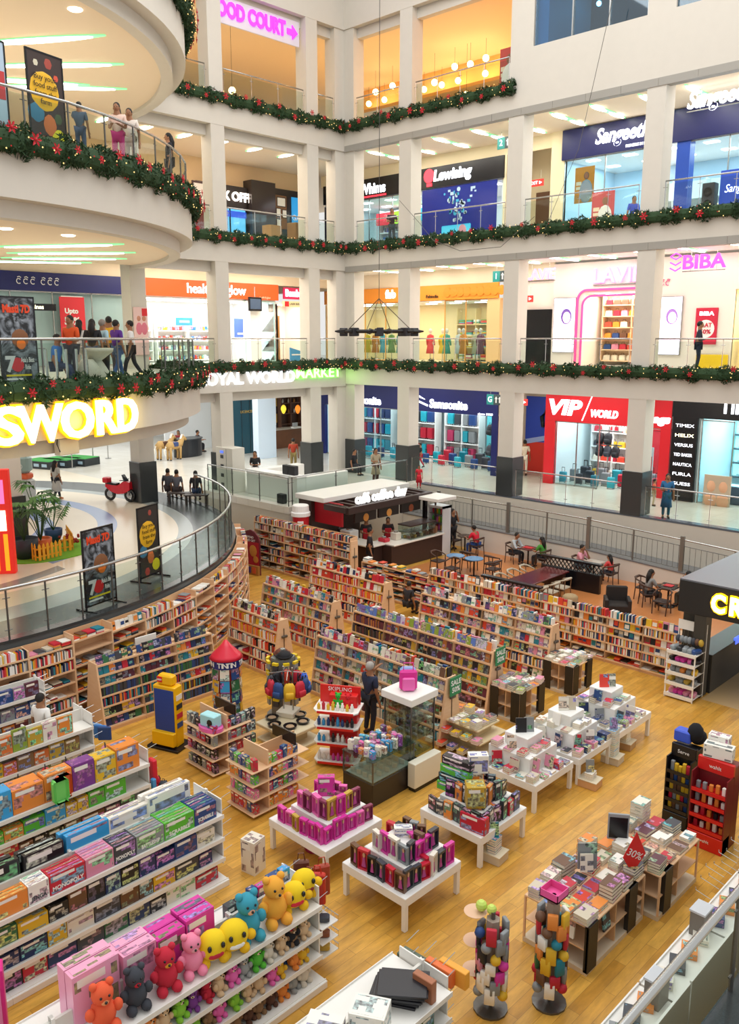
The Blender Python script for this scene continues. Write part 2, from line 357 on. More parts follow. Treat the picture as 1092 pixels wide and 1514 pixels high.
mb.box(9.55, 26, 0, .3, ZT+.06, 20.33); mb.box(9.55, 10.62, 0, .3, 20.33, 26); mb.box(15.4, 16.45, 0, .3, 20.33, 26); mb.box(0, 9.55, 0, .3, 23.3, 26)
struct('wall_right', mb, [plaster])
mb = MB()
for i in range(18):
 for z in (12.29, 17.89): mb.box(.02+i*1.45, .02+i*1.45+1.435, -.02, .32, z, z+.27)
struct('trim_5', mb, [grey_strip])
mb = MB()
for z in (ZF, ZS, ZT): mb.box(-26, 26, .3, 14, z-.2, z-.003); mb.box(-26, -.3, -38, .3, z-.2, z-.003)
struct('floor_upper', mb, [m_tile])
for i, z in enumerate((7.05, 12.5, 18.1, 23.45)):
 mb = MB(); mb.box(-26, 26, .3, 14, z, z+.1); mb.box(-26, -.3, -38, .3, z, z+.1); struct('ceiling_%d' % (i+1), mb, [M('#f3eee4', .85) if i < 2 else cream])
def column(name, x0, x1, y0, y1, z0, z1, clad):
 mb = MB(); mb.box(x0, x1, y0, y1, z0, z1)
 o = struct(name, mb, [plaster])
 if clad:
  m2 = MB(); m2.rbox(x0-.06, x1+.06, y0-.06, y1+.06, ZG, ZG+1.72, .015)
  c = m2.build('granite_cladding', [granite], o)
for i, x in enumerate((3.55, 9.55, 15.54, 21.6)):
 column('column_right', x, x+.73, 0.01, .73, ZG, 26 if i < 2 else 18.2, True)
column('column_corner', -.72, .58, .06, .75, ZG, 26, False); column('column_corner', -.72, -.06, -.55, .1, ZG, 26, False)
mb = MB(); mb.rbox(-.7, .64, .0, .8, ZG, ZG+1.72, .015); struct('column_cladding', mb, [granite])
mb = MB()
mb.box(-.3, 0, -14, 0, 6.72, ZF+.06); mb.box(-.3, 0, -14, 0, 12.36, ZS+.06); mb.box(-.3, 0, -14, 0, 17.92, ZT+.06); mb.box(-.3, 0, -14, 0, 23.3, 26)
struct('wall_left', mb, [plaster])
for i, y in enumerate((-7.82, -2.4, -12.0)):
 column('column_left', -.72, -.01, y, y+.7, ZG, 26, True)
mb = MB()
for z in (6.72, 12.36, 17.92, 23.3):
 for y0, y1 in ((-11.7, -7.82), (-7.1, -2.4), (-1.7, -.5)): mb.box(-.66, -.36, y0, y1, z-.42, z+.25)
struct('trim_6', mb, [plaster])
mb = MB()
for z in (23.3,):
 for x0, x1 in ((.58, 3.55), (4.28, 9.55)): mb.box(x0, x1, .34, .66, z-.42, z+.2)
struct('trim_7', mb, [plaster])
def arc_band(mb, r, z0, z1, a0=-60, a1=78, n=60, flip=False):
 for i in range(n):
  a, b_ = radians(a0+(a1-a0)*i/n), radians(a0+(a1-a0)*(i+1)/n)
  q = [pol(r, a, z0), pol(r, b_, z0), pol(r, b_, z1), pol(r, a, z1)]
  mb.add(q if not flip else q[::-1], [(0,1,2,3)])
def ann(mb, r0, r1, z, a0=-60, a1=78, n=60, up=False):
 for i in range(n):
  a, b_ = radians(a0+(a1-a0)*i/n), radians(a0+(a1-a0)*(i+1)/n)
  q = [pol(r0, a, z), pol(r1, a, z), pol(r1, b_, z), pol(r0, b_, z)]
  mb.add(q if up else q[::-1], [(0,1,2,3)])
for i, z in enumerate((ZF, ZS, ZT)):
 mb = MB(); ru = RU+.05 if i == 0 else RU
 a1 = math.degrees(math.acos(.7/ru))
 arc_band(mb, ru, z-1.22, z+.06, a1=a1); ann(mb, ru-.2, ru, z+.06, a1=a1, up=True); ann(mb, ru-.42, ru, z-1.22, a1=a1); arc_band(mb, ru-.42, z-1.62, z-1.2, a1=a1); ann(mb, ru-.8, ru-.42, z-1.62, a1=a1); arc_band(mb, ru-.8, z-1.62, z-1.45, a1=a1, flip=True)
 struct('wall_balcony', mb, [plaster], smooth=False)
 mb = MB(); n = 60
 pts = [pol(ru-.6, radians(-60+(a1+60)*k/n), 0)[:2] for k in range(n+1)]
 mb.prism([(-.1, pts[0][1])]+pts, z-1.5, z-1.42); struct('ceiling_balcony', mb, [cream])
 mb = MB(); pts = [pol(ru-.1, radians(-60+(a1+60)*k/n), 0)[:2] for k in range(n+1)]
 mb.prism([(-.3, pts[0][1])]+pts, z-.15, z); struct('floor_balcony', mb, [m_tile])
def railing(pts, z, label, group=None, h=1.2, post_every=1, thick=.028, name='glass_railing', heavy=False, zs=None, glass=True):
 """pts: plan points of the posts; one handrail, a post at each point, a pane between"""
 t = thing(name, label, 'railing', (pts[0][0], pts[0][1], z), 0, group)
 ox, oy = pts[0]
 Z = zs or [0]*len(pts)
 mb = MB(); mb.tube([(x-ox, y-oy, h+zz) for (x, y), zz in zip(pts, Z)], thick, 8); mb.build('handrail', [steel], t, smooth=True)
 for (x, y), zz in zip(pts, Z):
  mb = MB(); r = .025 if heavy else .014
  mb.cyl((x-ox, y-oy, zz), (x-ox, y-oy, h+zz), r, n=6)
  i = pts.index((x, y)); q = pts[min(i+1, len(pts)-1)]; p = pts[max(i-1, 0)]; dx, dy = q[0]-p[0], q[1]-p[1]; l = hypot(dx, dy) or 1; dx, dy = dx/l*.09, dy/l*.09
  for hh in (.22, h-.22): mb.cyl((x-ox-dx, y-oy-dy, zz+hh), (x-ox+dx, y-oy+dy, zz+hh), .012, n=5)
  mb.build('post', [steel if not heavy else darksteel], t)
 if glass:
  for i in range(len(pts)-1):
   (xa, ya), (xb, yb) = pts[i], pts[i+1]; dx, dy = xb-xa, yb-ya; l = hypot(dx, dy); g = .03; ux, uy = dx/l, dy/l; nx, ny = -uy*.006, ux*.006
   A, B = (xa-ox+ux*g, ya-oy+uy*g), (xb-ox-ux*g, yb-oy-uy*g)
   mb = MB(); za, zb = Z[i], Z[i+1]
   mb.loft([[(A[0]-nx, A[1]-ny, za+.08), (A[0]+nx, A[1]+ny, za+.08), (B[0]+nx, B[1]+ny, zb+.08), (B[0]-nx, B[1]-ny, zb+.08)],
                     [(A[0]-nx, A[1]-ny, za+h-.1), (A[0]+nx, A[1]+ny, za+h-.1), (B[0]+nx, B[1]+ny, zb+h-.1), (B[0]-nx, B[1]-ny, zb+h-.1)]])
   mb.build('glass_pane', [pane], t)
 return t
def lin(p, q, n): return [(p[0]+(q[0]-p[0])*i/n, p[1]+(q[1]-p[1])*i/n) for i in range(n+1)]
LN = {ZG: 'ground level', ZF: 'first upper level', ZS: 'second upper level', ZT: 'food court level'}
for z in (ZG, ZF, ZS, ZT):
 for j, (x0, x1, n) in enumerate(((.72, 3.42, 2), (4.42, 9.42, 4), (10.42, 15.4, 4), (16.42, 21.5, 4))):
  if z == ZT and j > 1: continue
  where = ('between the inner corner and the first column', 'between the first and second columns', 'between the second and third columns', 'beyond the third column')[j]
  railing(lin((x0, .12), (x1, .12), n), z, 'right-side glass railing, %s, %s' % (LN[z], where))
for z in (ZF, ZS, ZT):
 for j, (y0, y1, n) in enumerate(((-11.3, -7.95, 2), (-7.0, -2.5, 3), (-1.6, -.62, 1))):
  where = ('beside the rounded balcony', 'between the two left columns', 'next to the inner corner')[j]
  railing(lin((-.12, y0), (-.12, y1), n), z, 'left-side glass railing, %s, %s' % (LN[z], where))
for z, nm in ((ZF, 'rounded balcony above the yellow letters'), (ZS, 'rounded balcony one floor above the yellow letters')):
 pts = [pol(RU-.12, radians(a), 0)[:2] for a in range(-14, 87, 6)]
 railing(pts, z, 'curved glass railing with steel posts on the %s' % nm, heavy=True, thick=.035)
pts = [pol(RG-.12, radians(a), 0)[:2] for a in [-16+4.2*i for i in range(24)]]
railing(pts, ZG, 'curved glass railing round the promenade above the ring of bookcases', heavy=True, thick=.04)
railing([(-.6, -8.2), (1.2, -8.2), (3.1, -8.2), (4.98, -8.2)], ZG, 'glass railing before the white counter beside the locker', heavy=True)
railing([(4.98, -8.0), (4.98, -5.5), (4.98, -3.0), (4.98, -.9)], ZG, 'glass railing along the platform edge behind the coffee kiosk', heavy=True)
railing([(28.64, y) for y in (-38, -35.4, -32.8, -30.2, -27.6, -25, -22.4, -19.8, -17.2, -14.6)], ZG, 'glass railing with thick round handrail at the near promenade', h=1.22, thick=.045, heavy=True)
t = thing('ramp_railing', 'long steel baluster railing sloping down along the ramp behind the cafe tables', 'railing', (0, 0, 0))
def rz_(x):
 for i in range(3):
  if x <= RX[i+1]: return RZ[i]+(RZ[i+1]-RZ[i])*(x-RX[i])/(RX[i+1]-RX[i])+.05
 return RZ[-1]
xs = [5.3+i*1.9 for i in range(11)]
mb = MB(); mb.tube([(x, -1.2, rz_(x)+1.18) for x in xs], .03, 8); mb.build('handrail', [steel], t, smooth=True)
mb = MB(); mb.tube([(x, -1.2, rz_(x)+.95) for x in xs], .014, 6); mb.tube([(x, -1.2, rz_(x)+.1) for x in xs], .014, 6); mb.build('lower_rail', [darksteel], t)
for i, x in enumerate(xs):
 mb = MB(); th = .075 if i % 2 else .03; mb.box(x-th, x+th, -1.2-th*.6, -1.2+th*.6, rz_(x), rz_(x)+(1.3 if i % 2 else 1.18)); mb.build('post', [M('#8b8982', .35, metal=.6)], t)
for i in range(92):
 x = 5.3+i*.206; mb = MB(); mb.cyl((x, -1.2, rz_(x)+.1), (x, -1.2, rz_(x)+.95), .008, n=4); mb.build('baluster', [darksteel], t)
class Fr:
 """local frame of one facade: x to the viewer's right, y into the shop"""
 def __init__(s, o, rz): s.o = o; s.rz = rz; s.T = Matrix.Translation(o) @ Matrix.Rotation(rz, 4, 'Z')
 def st(s, name, mb, mats):
  o = mb.build(name, mats, loc=s.o, rz=s.rz); o['kind'] = 'structure'; return o
 def p(s, x, y, z): return tuple(s.T @ Vector((x, y, z)))
 def th(s, name, label, cat, x, y, z, rz=0, group=None): return thing(name, label, cat, s.p(x, y, z), s.rz+rz, group)
FR = Fr((0, 4.3, 0), 0); FL = Fr((-4.6, 0, 0), pi/2)
NW = [0]
def win(fr, x0, x1, z0, z1, y=.02, frames=3, fm=None):
 NW[0] += 1; mb = MB(); mb.box(x0, x1, y-.006, y+.006, z0, z1); o = fr.st('window_%d' % NW[0], mb, [shopglass])
 f = MB()
 for i in range(frames+1):
  x = x0+(x1-x0)*i/frames; f.box(x-.02, x+.02, y-.03, y+.03, z0, z1)
 f.box(x0, x1, y-.03, y+.03, z0, z0+.06); f.box(x0, x1, y-.03, y+.03, z1-.05, z1)
 k = f.build('window_frame', [fm or steel], o)
 return o
def room(fr, x0, x1, z, h, d, wall, light=200, lcol=(1,1,1), floor=None, strips=True, back=None):
 wm = M(wall, .7) if isinstance(wall, str) else wall
 mb = MB(); mb.box(x0, x1, d, d+.1, z, z+h); fr.st('wall_shop_back', mb, [M(back, .7) if back else wm])
 mb = MB(); mb.box(x0-.1, x0, .05, d+.1, z, z+h); mb.box(x1, x1+.1, .05, d+.1, z, z+h); fr.st('wall_shop_side', mb, [wm])
 mb = MB(); mb.box(x0, x1, 0.1, d, z+h, z+h+.08); fr.st('ceiling_shop', mb, [M('#f4f4f2', .8)])
 if floor: mb = MB(); mb.box(x0, x1, 0, d, z, z+.012); fr.st('floor_shop_inside', mb, [M(floor, .2)])
 l = arealight('shop_lamp', fr.p((x0+x1)/2, d*.45, z+h-.05), x1-x0-.6, d*.6, light*.62, lcol); l.rotation_euler = (0, 0, fr.rz)
 if strips:
  n = max(2, int((x1-x0)/1.6))
  for i in range(n):
   x = x0+(x1-x0)*(i+.5)/n
   mb = MB(); mb.cbox(0, 0, -.03, .55, .35, .03)
   for j in range(2):
    o = mb.build('shop_ceiling_lamp', [EM('#ffffff', 6)], loc=fr.p(x, d*(.2+.4*j), z+h), rz=fr.rz)
    tag(o, 'square white lamp in the ceiling of the shop, row %s' % ordn(j), 'lamp', 'ceiling lamps inside the shops'); o['label'] = 'square white lamp set into a bright shop ceiling'
def board(fr, name, label, x0, x1, z0, z1, mat, y=-.08, t=.1):
 s = fr.th(name, label, 'sign', (x0+x1)/2, y, z0)
 mb = MB(); mb.rbox(-(x1-x0)/2, (x1-x0)/2, -t/2, t/2, 0, z1-z0, .012); mb.build('sign_board', [mat], s)
 s['w'] = x1-x0
 return s
def word(sign, s, cx, z, size, mat, width=None, x0=None, **k):
 """lettering on a board; cx is measured along the facade frame, z above the board's foot"""
 return text('lettering', s, size, mat, sign, (cx, k.pop('y', -.07), z), width=width, **k)
LW = EM('#f4f6ff', 2.0); LP = EM('#ff8af0', 2.2); LR = EM('#ff5a6a', 1.5); LY = EM('#fff3c4', 4.5); YB = EM('#ffc400', 2.0); LG_ = EM('#7dff5a', 2.0)
navy = M('#1b2162', .35); red = M('#d8202c', .35); orange = M('#f0952c', .4); blk = M('#141418', .25); wht = M('#f2f1ee', .4)
def suitcase_mesh():
 a = MB(); a.rbox(-.21, .21, -.13, .13, .05, .66, .05)
 for k in range(5): a.box(-.16+k*.08-.01, -.16+k*.08+.01, -.138, -.125, .1, .6)
 return a.mesh('suitcase_body', [tint_mat('plain', .3)])
SUIT = suitcase_mesh()
_m = MB(); _m.box(-.1, -.085, -.01, .01, 0, .3); _m.box(.085, .1, -.01, .01, 0, .3); _m.box(-.1, .1, -.012, .012, .28, .31); SUITH = _m.mesh('suitcase_handle', [black])
_m = MB()
for sx in (-.17, .17):
 for sy in (-.09, .09): _m.cyl((sx-.015, sy, .025), (sx+.015, sy, .025), .025, n=8)
SUITW = _m.mesh('suitcase_wheels', [black])
_m = MB(); _m.lathe([(.02, 0), (.15, .02), (.17, .2), (.15, .36), (.1, .44), (.02, .46)], n=10, sy=.6); _m.rbox(-.11, .11, -.15, -.06, .05, .22, .03); PACK = _m.mesh('backpack_body', [tint_mat('plain', .6)], True)
_m = MB(); _m.tube([(-.05, 0, .44), (-.03, 0, .52), (.03, 0, .52), (.05, 0, .44)], .012, 5)
for s in (-1, 1): _m.tube([(s*.08, .08, .42), (s*.1, .14, .3), (s*.09, .1, .06)], .02, 5)
PACKS = _m.mesh('backpack_straps', [M('#20202a', .7)])
def hbag_mesh():
 a = MB(); a.loft([[(-.17, -.06, 0), (.17, -.06, 0), (.17, .06, 0), (-.17, .06, 0)], [(-.15, -.05, .2), (.15, -.05, .2), (.15, .05, .2), (-.15, .05, .2)], [(-.13, -.02, .24), (.13, -.02, .24), (.13, .02, .24), (-.13, .02, .24)]])
 return a.mesh('handbag_body', [tint_mat('plain', .4)])
HBAG = hbag_mesh(); _m = MB(); _m.tube([(-.08, 0, .22), (-.06, 0, .33), (.06, 0, .33), (.08, 0, .22)], .01, 5); HBAGS = _m.mesh('handbag_handle', [M('#4a2c20', .5)])
def suitcase(fr, x, y, z, col, label, rz=0, sc=1., grp=None, handle=True):
 t = fr.th('suitcase', label, 'suitcase', x, y, z, rz, grp)
 link('shell', SUIT, t, color=col)
 if handle: link('handle', SUITH, t, loc=(0, 0, .62))
 link('wheels', SUITW, t); t.scale = (sc,)*3; return t
def backpack(loc, rz, col, label, grp=None, sc=1.):
 t = thing('backpack', label, 'backpack', loc, rz, grp); link('bag', PACK, t, color=col); link('straps', PACKS, t); t.scale = (sc,)*3; return t
def handbag(fr, x, y, z, col, label, grp=None, sc=1.):
 t = fr.th('handbag', label, 'bag', x, y, z, rnd.uniform(-.2, .2), grp); link('bag', HBAG, t, color=col); link('handle', HBAGS, t); t.scale = (sc,)*3; return t
CN = {'#1d7f92': 'teal', '#2ba5b8': 'turquoise', '#20325e': 'navy', '#c2243a': 'red', '#3d4048': 'charcoal', '#b83a63': 'magenta', '#24467f': 'blue', '#8a8f92': 'grey', '#1c1d22': 'black', '#d7902c': 'ochre', '#d8452e': 'orange-red', '#e2b52c': 'yellow', '#6b4a34': 'brown', '#e8dcc8': 'cream', '#2f6a44': 'green', '#d98aa4': 'pink'}
# ================= ground level, right: luggage shop with blue fascia
s = board(FR, 'shop_sign', 'navy fascia with white lit lettering over the luggage shop at ground level', -6.4, 6.45, 5.28, 6.75, navy)
word(s, 'Samsonite', 3.35-.025, .42, .62, LW, 2.5, bold=.02); word(s, 'Samsonite', -2.7-.025, .36, .62, LW, 2.5, bold=.02)
mb = MB()
for k in range(2): mb.loft([[(1.35+x, -.07-d, .45+k*.28+zz) for x, zz in ((0, 0), (.6-.2*k, -.18+.36*k*.2), (.6-.2*k, -.08), (0, .1))] for d in (0, .02)])
mb.build('sign_emblem', [LW], s);
word(s, 'since 1910', 5.7, .08, .16, LW, .9)
room(FR, -6.4, 6.3, ZG, 3.3, 4.2, '#dff1f5', 420, (.86, .97, 1))
win(FR, -6.4, .0, ZG, 5.28, frames=4);
mb = MB(); mb.box(6.1, 6.45, -.1, .15, ZG, 5.3); FR.st('trim_8', mb, [navy]); mb = MB(); mb.box(-6.4, -6.1, -.1, .15, ZG, 5.3); FR.st('trim_9', mb, [navy])
def shelf_wall(fr, x0, x1, y, z0, nz, dz, depth, label, mat=wht):
 t = fr.th('shop_shelving', label, 'shelves', (x0+x1)/2, y, z0); w_ = x1-x0
 mb = MB(); mb.box(-w_/2, w_/2, depth-.03, depth, 0, nz*dz+.3); mb.build('back_panel', [mat], t)
 for k in range(nz):
  mb = MB(); mb.box(-w_/2, w_/2, 0, depth-.03, k*dz+.02, k*dz+.06); mb.build('shelf', [mat], t)
 n = max(1, round(w_/1.4))
 for i in range(n+1):
  mb = MB(); mb.box(-w_/2+w_*i/n-.015, -w_/2+w_*i/n+.015, 0, depth-.03, 0, nz*dz+.3); mb.build('upright', [mat], t)
 return t
cols = ['#1d7f92', '#2ba5b8', '#20325e', '#c2243a', '#3d4048', '#b83a63', '#24467f', '#8a8f92']
for (x0, x1, nm) in ((-5.9, -3.2, 'far left'), (-2.6, .2, 'left'), (.9, 3.3, 'middle')):
 shelf_wall(FR, x0, x1, 2.6, ZG+.05, 3, .95, .6, 'white luggage shelving on the %s wall of the navy luggage shop' % nm)
 for k in range(3):
  n = int((x1-x0)/.5); grp = 'suitcases on the %s shelving' % nm
  for i in range(n):
   c = rnd.choice(cols)
   suitcase(FR, x0+.3+i*.5, 2.85, ZG+.12+k*.95, c, '%s suitcase, %s along the %s shelf of the %s luggage shelving' % (CN[c], ordn(i), ordn(2-k), nm), rnd.uniform(-.1, .1), 1., 'suitcases in the navy luggage shop', False)
for i in range(14):
 c = rnd.choice(['#c2243a', '#1d7f92', '#24467f', '#2ba5b8', '#c2243a'] if i < 7 else cols); x = 1.0+i*.37;
 suitcase(FR, x, .9+(i % 3)*.5, ZG+.012, c, '%s suitcase standing on the floor of the navy luggage shop, %s in the row' % (CN[c], ordn(i)), rnd.uniform(-.2, .2), .85+.25*((i*7) % 3)/2, 'suitcases in the navy luggage shop')
for i in range(7):
 c = rnd.choice(['#2ba5b8', '#1d7f92', '#20325e']); suitcase(FR, -3.4+i*.5, .9+(i % 2)*.5, ZG+.012, c, '%s suitcase behind the corner window, %s from the left' % (CN[c], ordn(i)), 0, .9, 'suitcases in the navy luggage shop')
for i, (x, z, c) in enumerate(((4.35, 4.0, '#1c1d22'), (4.35, 2.9, '#3d4048'), (5.6, 3.9, '#1c1d22'))):
 backpack(FR.p(x, 2.2, z), 0, c, '%s backpack on the display pillar of the luggage shop, %s' % (CN[c], ('upper', 'lower', 'right one')[i]), None, 1.3)
mb = MB(); mb.box(-.55, .55, 0, .3, 0, 3.0); o = mb.build('display_pillar', [M('#59c3cf', .4)], loc=FR.p(4.4, 2.6, ZG+.01)); tag(o, 'turquoise display pillar with backpacks in the navy luggage shop', 'display')
mb = MB(); mb.box(6.45, 6.55, 0, 5, ZG, 6.8); mb.box(9.1, 9.2, 0.4, 5, ZG, 6.8); FR.st('wall_passage', mb, [cream]);
t = FR.th('sportswear_poster', 'tall wall poster of a dark sportswear figure on blue and red, in the exit passage', 'poster', 8.28, 2.0, ZG+.02)
mb = MB(); mb.box(-1.6, .45, .05, .1, 1.6, 3.9); mb.build('blue_field', [M('#2547b8', .5)], t); mb = MB(); mb.box(-1.6, .45, .05, .1, 0, 1.6); mb.build('red_field', [M('#d8372c', .5)], t)
mb = MB(); mb.loft([[(-1.6, .04, 1.45), (.45, .04, 1.9), (.45, .04, 2.15), (-1.6, .04, 1.7)], [(-1.6, .03, 1.45), (.45, .03, 1.9), (.45, .03, 2.15), (-1.6, .03, 1.7)]]); mb.build('pale_stripe', [M('#9db4e8', .5)], t)
mb = MB(); mb.tube([(0, 0, 1.8), (.02, 0, 2.2), (.0, 0, 2.7), (0, 0, 3.3), (0, 0, 3.55)], [.28, .24, .34, .3, .1], 10)
mb.tube([(-.3, 0, 3.3), (-.62, 0, 2.9), (-.5, -.05, 2.4)], [.13, .11, .09], 8); mb.tube([(.3, 0, 3.3), (.6, 0, 2.9), (.55, -.05, 2.4)], [.13, .11, .09], 8)
mb.tube([(-.12, 0, 1.9), (-.2, 0, 1.2), (-.32, .02, .4)], [.19, .14, .09], 8); mb.tube([(.12, 0, 1.9), (.15, -.05, 1.2), (.0, .02, .5)], [.19, .14, .09], 8)
mb.build('figure', [M('#22252a', .6)], t, smooth=True)
def exit_sign(x, y, z, where):
 t = FR.th('exit_sign', 'small red EXIT sign hanging %s' % where, 'sign', x, y, z); mb = MB(); mb.box(-.4, .4, -.02, .02, 0, .3); mb.build('sign_board', [EM('#d8342c', .7)], t)
 text('lettering', 'EXIT', .2, LW, t, (-.1, -.03, .15), extrude=.004)
 mb = MB(); mb.cyl((-.25, 0, .3), (-.25, 0, .7), .008, n=4); mb.cyl((.25, 0, .3), (.25, 0, .7), .008, n=4); mb.build('hanger', [steel], t)
 mb = MB(); mb.loft([[(.18, -.03, .08), (.33, -.03, .15), (.18, -.03, .22)], [(.18, -.025, .08), (.33, -.025, .15), (.18, -.025, .22)]]); mb.build('arrow', [LW], t)
exit_sign(8.3, -.9, 6.0, 'over the passage beside the sportswear poster'); exit_sign(8.0, -.3, 10.75, 'over the passage with the black door'); exit_sign(8.0, .2, 15.95, 'over the passage beside the phone shop')
def dir_sign(x, y, z, ch, where):
 t = FR.th('direction_sign', 'hanging direction sign marked %s %s' % (ch, where), 'sign', x, y, z)
 mb = MB(); mb.box(-.2, .2, -.03, .03, 0, .48); mb.build('teal_panel', [M('#2b8f88', .4)], t, label='teal panel with the floor mark'); mb = MB(); mb.box(.2, .75, -.03, .03, 0, .48); mb.build('dark_panel', [M('#3c4a4c', .4)], t)
 text('lettering', ch, .36, LW, t, (0, -.04, .24), extrude=.004)
 mb = MB()
 for xx in (.35, .55): mb.box(xx-.03, xx+.03, -.04, -.03, .1, .3); mb.loft([[(xx-.08, -.04, .28), (xx+.08, -.04, .28), (xx, -.04, .4)], [(xx-.08, -.03, .28), (xx+.08, -.03, .28), (xx, -.03, .4)]])
 mb.build('arrow', [wht], t)
 mb = MB(); mb.cyl((0, 0, .48), (0, 0, .9), .01, n=4); mb.cyl((.5, 0, .48), (.5, 0, .9), .01, n=4); mb.build('hanger', [steel], t)
for (px, py, ch, wh) in ((722, 598, 'G', 'at ground level'), (731, 417, '1', 'on the first upper level'), (738, 221, '2', 'on the second upper level')):
 x, y, z = aty(px, py, 2.6); dir_sign(x+.1, -1.7, z, ch, wh)
s = board(FR, 'shop_sign', 'red fascia with white lit lettering over the red luggage shop', 9.2, 15.4, 5.3, 6.78, red)
word(s, 'VIP', -2.15, .62, .95, LW, 1.75, bold=.04, shear=.2); word(s, 'WORLD', -.05, .45, .45, LW, 1.35, bold=.02, shear=.2); word(s, 'Skybags', 2.1, .4, .5, LW, 1.9, bold=.02, shear=.2)
mb = MB(); mb.loft([[(-1.15, -.06, .1), (-1.1, -.06, .1), (-.62, -.06, 1.3), (-.67, -.06, 1.3)], [(-1.15, -.08, .1), (-1.1, -.08, .1), (-.62, -.08, 1.3), (-.67, -.08, 1.3)]]); mb.build('slash', [LW], s)
mb = MB(); mb.box(9.2, 9.72, -.12, .15, ZG, 5.32); mb.box(14.95, 15.4, -.12, .15, ZG, 5.32); FR.st('trim_10', mb, [red])
room(FR, 9.3, 15.3, ZG, 3.3, 4.0, '#e9f3f4', 330, (.92, .98, 1)); mb = MB(); mb.box(12.3, 15.3, 3.7, 3.98, ZG, 5.55); FR.st('wall_red', mb, [M('#c9242f', .5)])
win(FR, 9.72, 12.0, ZG, 5.3, frames=2); win(FR, 13.6, 14.95, ZG, 5.3, frames=1)
shelf_wall(FR, 9.8, 12.1, 3.2, ZG+.05, 4, .72, .55, 'white shelving with bags inside the red-fronted luggage shop')
for k in range(4):
 for i in range(5):
  c = rnd.choice(['#c2243a', '#e2b52c', '#1d7f92', '#3d4048', '#e8dcc8', '#d8452e']); handbag(FR, 10.05+i*.44, 3.4, ZG+.12+k*.72, c, '%s bag, %s on the %s shelf inside the red-fronted luggage shop' % (CN[c], ordn(i), ordn(3-k)), 'bags in the red-fronted luggage shop', 1.15)
for i in range(18):
 c = rnd.choice(['#1d7f92', '#2ba5b8', '#8a8f92', '#3d4048', '#c2243a'] if i < 12 else ['#c2243a', '#20325e', '#8a8f92']); x = 9.9+i*.28
 suitcase(FR, x, .55+(i % 3)*.55, ZG+.012, c, '%s suitcase on the floor of the red-fronted luggage shop, %s from the left' % (CN[c], ordn(i)), rnd.uniform(-.2, .2), .8+.15*(i % 3), 'suitcases in the red-fronted luggage shop')
for i in range(5):
 backpack(FR.p(11.0+(i % 3)*.42, 1.9, 3.55+(i//3)*.6), 0, '#1c1d22' if i != 1 else '#3d4048', 'dark backpack hung in the middle of the red-fronted luggage shop, %s' % ordn(i), 'dark backpacks hung in the red-fronted shop', 1.2)
mb = MB(); mb.cyl((11.4, 2.0, ZG), (11.4, 2.0, 5.0), .03, n=6); mb.box(10.8, 12.1, 1.95, 2.05, 4.75, 4.82); mb.box(10.8, 12.1, 1.95, 2.05, 4.1, 4.16); o = mb.build('backpack_stand', [steel], loc=FR.o); tag(o, 'steel stand carrying dark backpacks in the red-fronted luggage shop', 'stand')
s = FR.th('wall_sign', 'red wall panel with white lettering inside the red-fronted luggage shop', 'sign', 13.4, 3.62, 4.8); mb = MB(); mb.box(-.9, .9, 0, .05, 0, .5); mb.build('sign_board', [red], s); word(s, 'VIP', -.2, .25, .34, LW, y=-.02, shear=.2)
s = FR.th('sale_poster', 'white and red poster standing behind the third right column at ground level', 'poster', 14.1, .4, ZG+.1); mb = MB(); mb.box(-.35, .35, 0, .04, 0, 2.0); mb.build('panel', [wht], s); mb = MB(); mb.box(-.3, .3, -.01, 0, .8, 1.6); mb.build('red_block', [red], s)
s = board(FR, 'shop_sign', 'black fascia with white lit lettering over the watch shop', 15.42, 22, 5.85, 6.78, blk)
word(s, 'TIMEX', -.3, .5, .75, LW, 2.0, bold=.02)
s = FR.th('name_panel', 'tall black panel of lit names beside the watch shop entrance', 'sign', 16.0, -.05, ZG)
mb = MB(); mb.rbox(-.55, .55, -.06, .06, 0, 3.6, .02); mb.build('panel', [blk], s)
for i, nm in enumerate(('TIMEX', 'HELIX', 'VERSUS', 'TED BAKER', 'NAUTICA', 'FURLA', 'GUESS')):
 text('lettering', nm, .19, LY if i == 1 else LW, s, (0, -.07, 3.2-i*.41), extrude=.004, width=.8)
room(FR, 16.7, 22, ZG, 3.6, 3.6, '#d9f2f4', 330, (.85, .97, 1)); win(FR, 16.7, 18.0, ZG, 5.8, frames=1)
for j in range(2):
 t = FR.th('display_counter', 'glass-topped watch counter inside the watch shop, %s' % ('front one', 'rear one')[j], 'counter', 18.2+j*.8, .9+j*1.5, ZG)
 mb = MB(); mb.rbox(-1.3, 1.3, -.3, .3, 0, .75, .02); mb.build('base', [M('#4a5a6a', .4)], t); mb = MB(); mb.box(-1.3, 1.3, -.3, .3, .75, 1.05); mb.build('glass_top', [shopglass], t)
 mb = MB(); mb.box(-1.25, 1.25, -.26, .26, .76, .78); mb.build('display_tray', [EM('#bff4ff', 1.0)], t)
for j in range(4):
 t = FR.th('watch_display', 'bright wall niche of watches in the watch shop, %s row' % ordn(j), 'display', 19.0, 3.2, ZG+.8+j*.62); mb = MB(); mb.box(-2.2, 2.0, .2, .3, 0, .5); mb.build('back_panel', [EM('#9fe6ee', .9)], t); mb = MB(); mb.box(-2.2, 2.0, -.1, .3, -.05, 0); mb.build('ledge', [M('#3f4b55', .4)], t)
 for i in range(9): mb = MB(); mb.lathe([(.06, 0), (.07, .02), (.06, .1), (.01, .11)], n=8); mb.build('watch_stand', [M('#7fb6bd', .4)], t, loc=(-1.9+i*.45, 0, 0))
t = FR.th('portrait_poster', 'low poster of two smiling women before the watch shop window', 'poster', 17.55, -.1, ZG+.02)
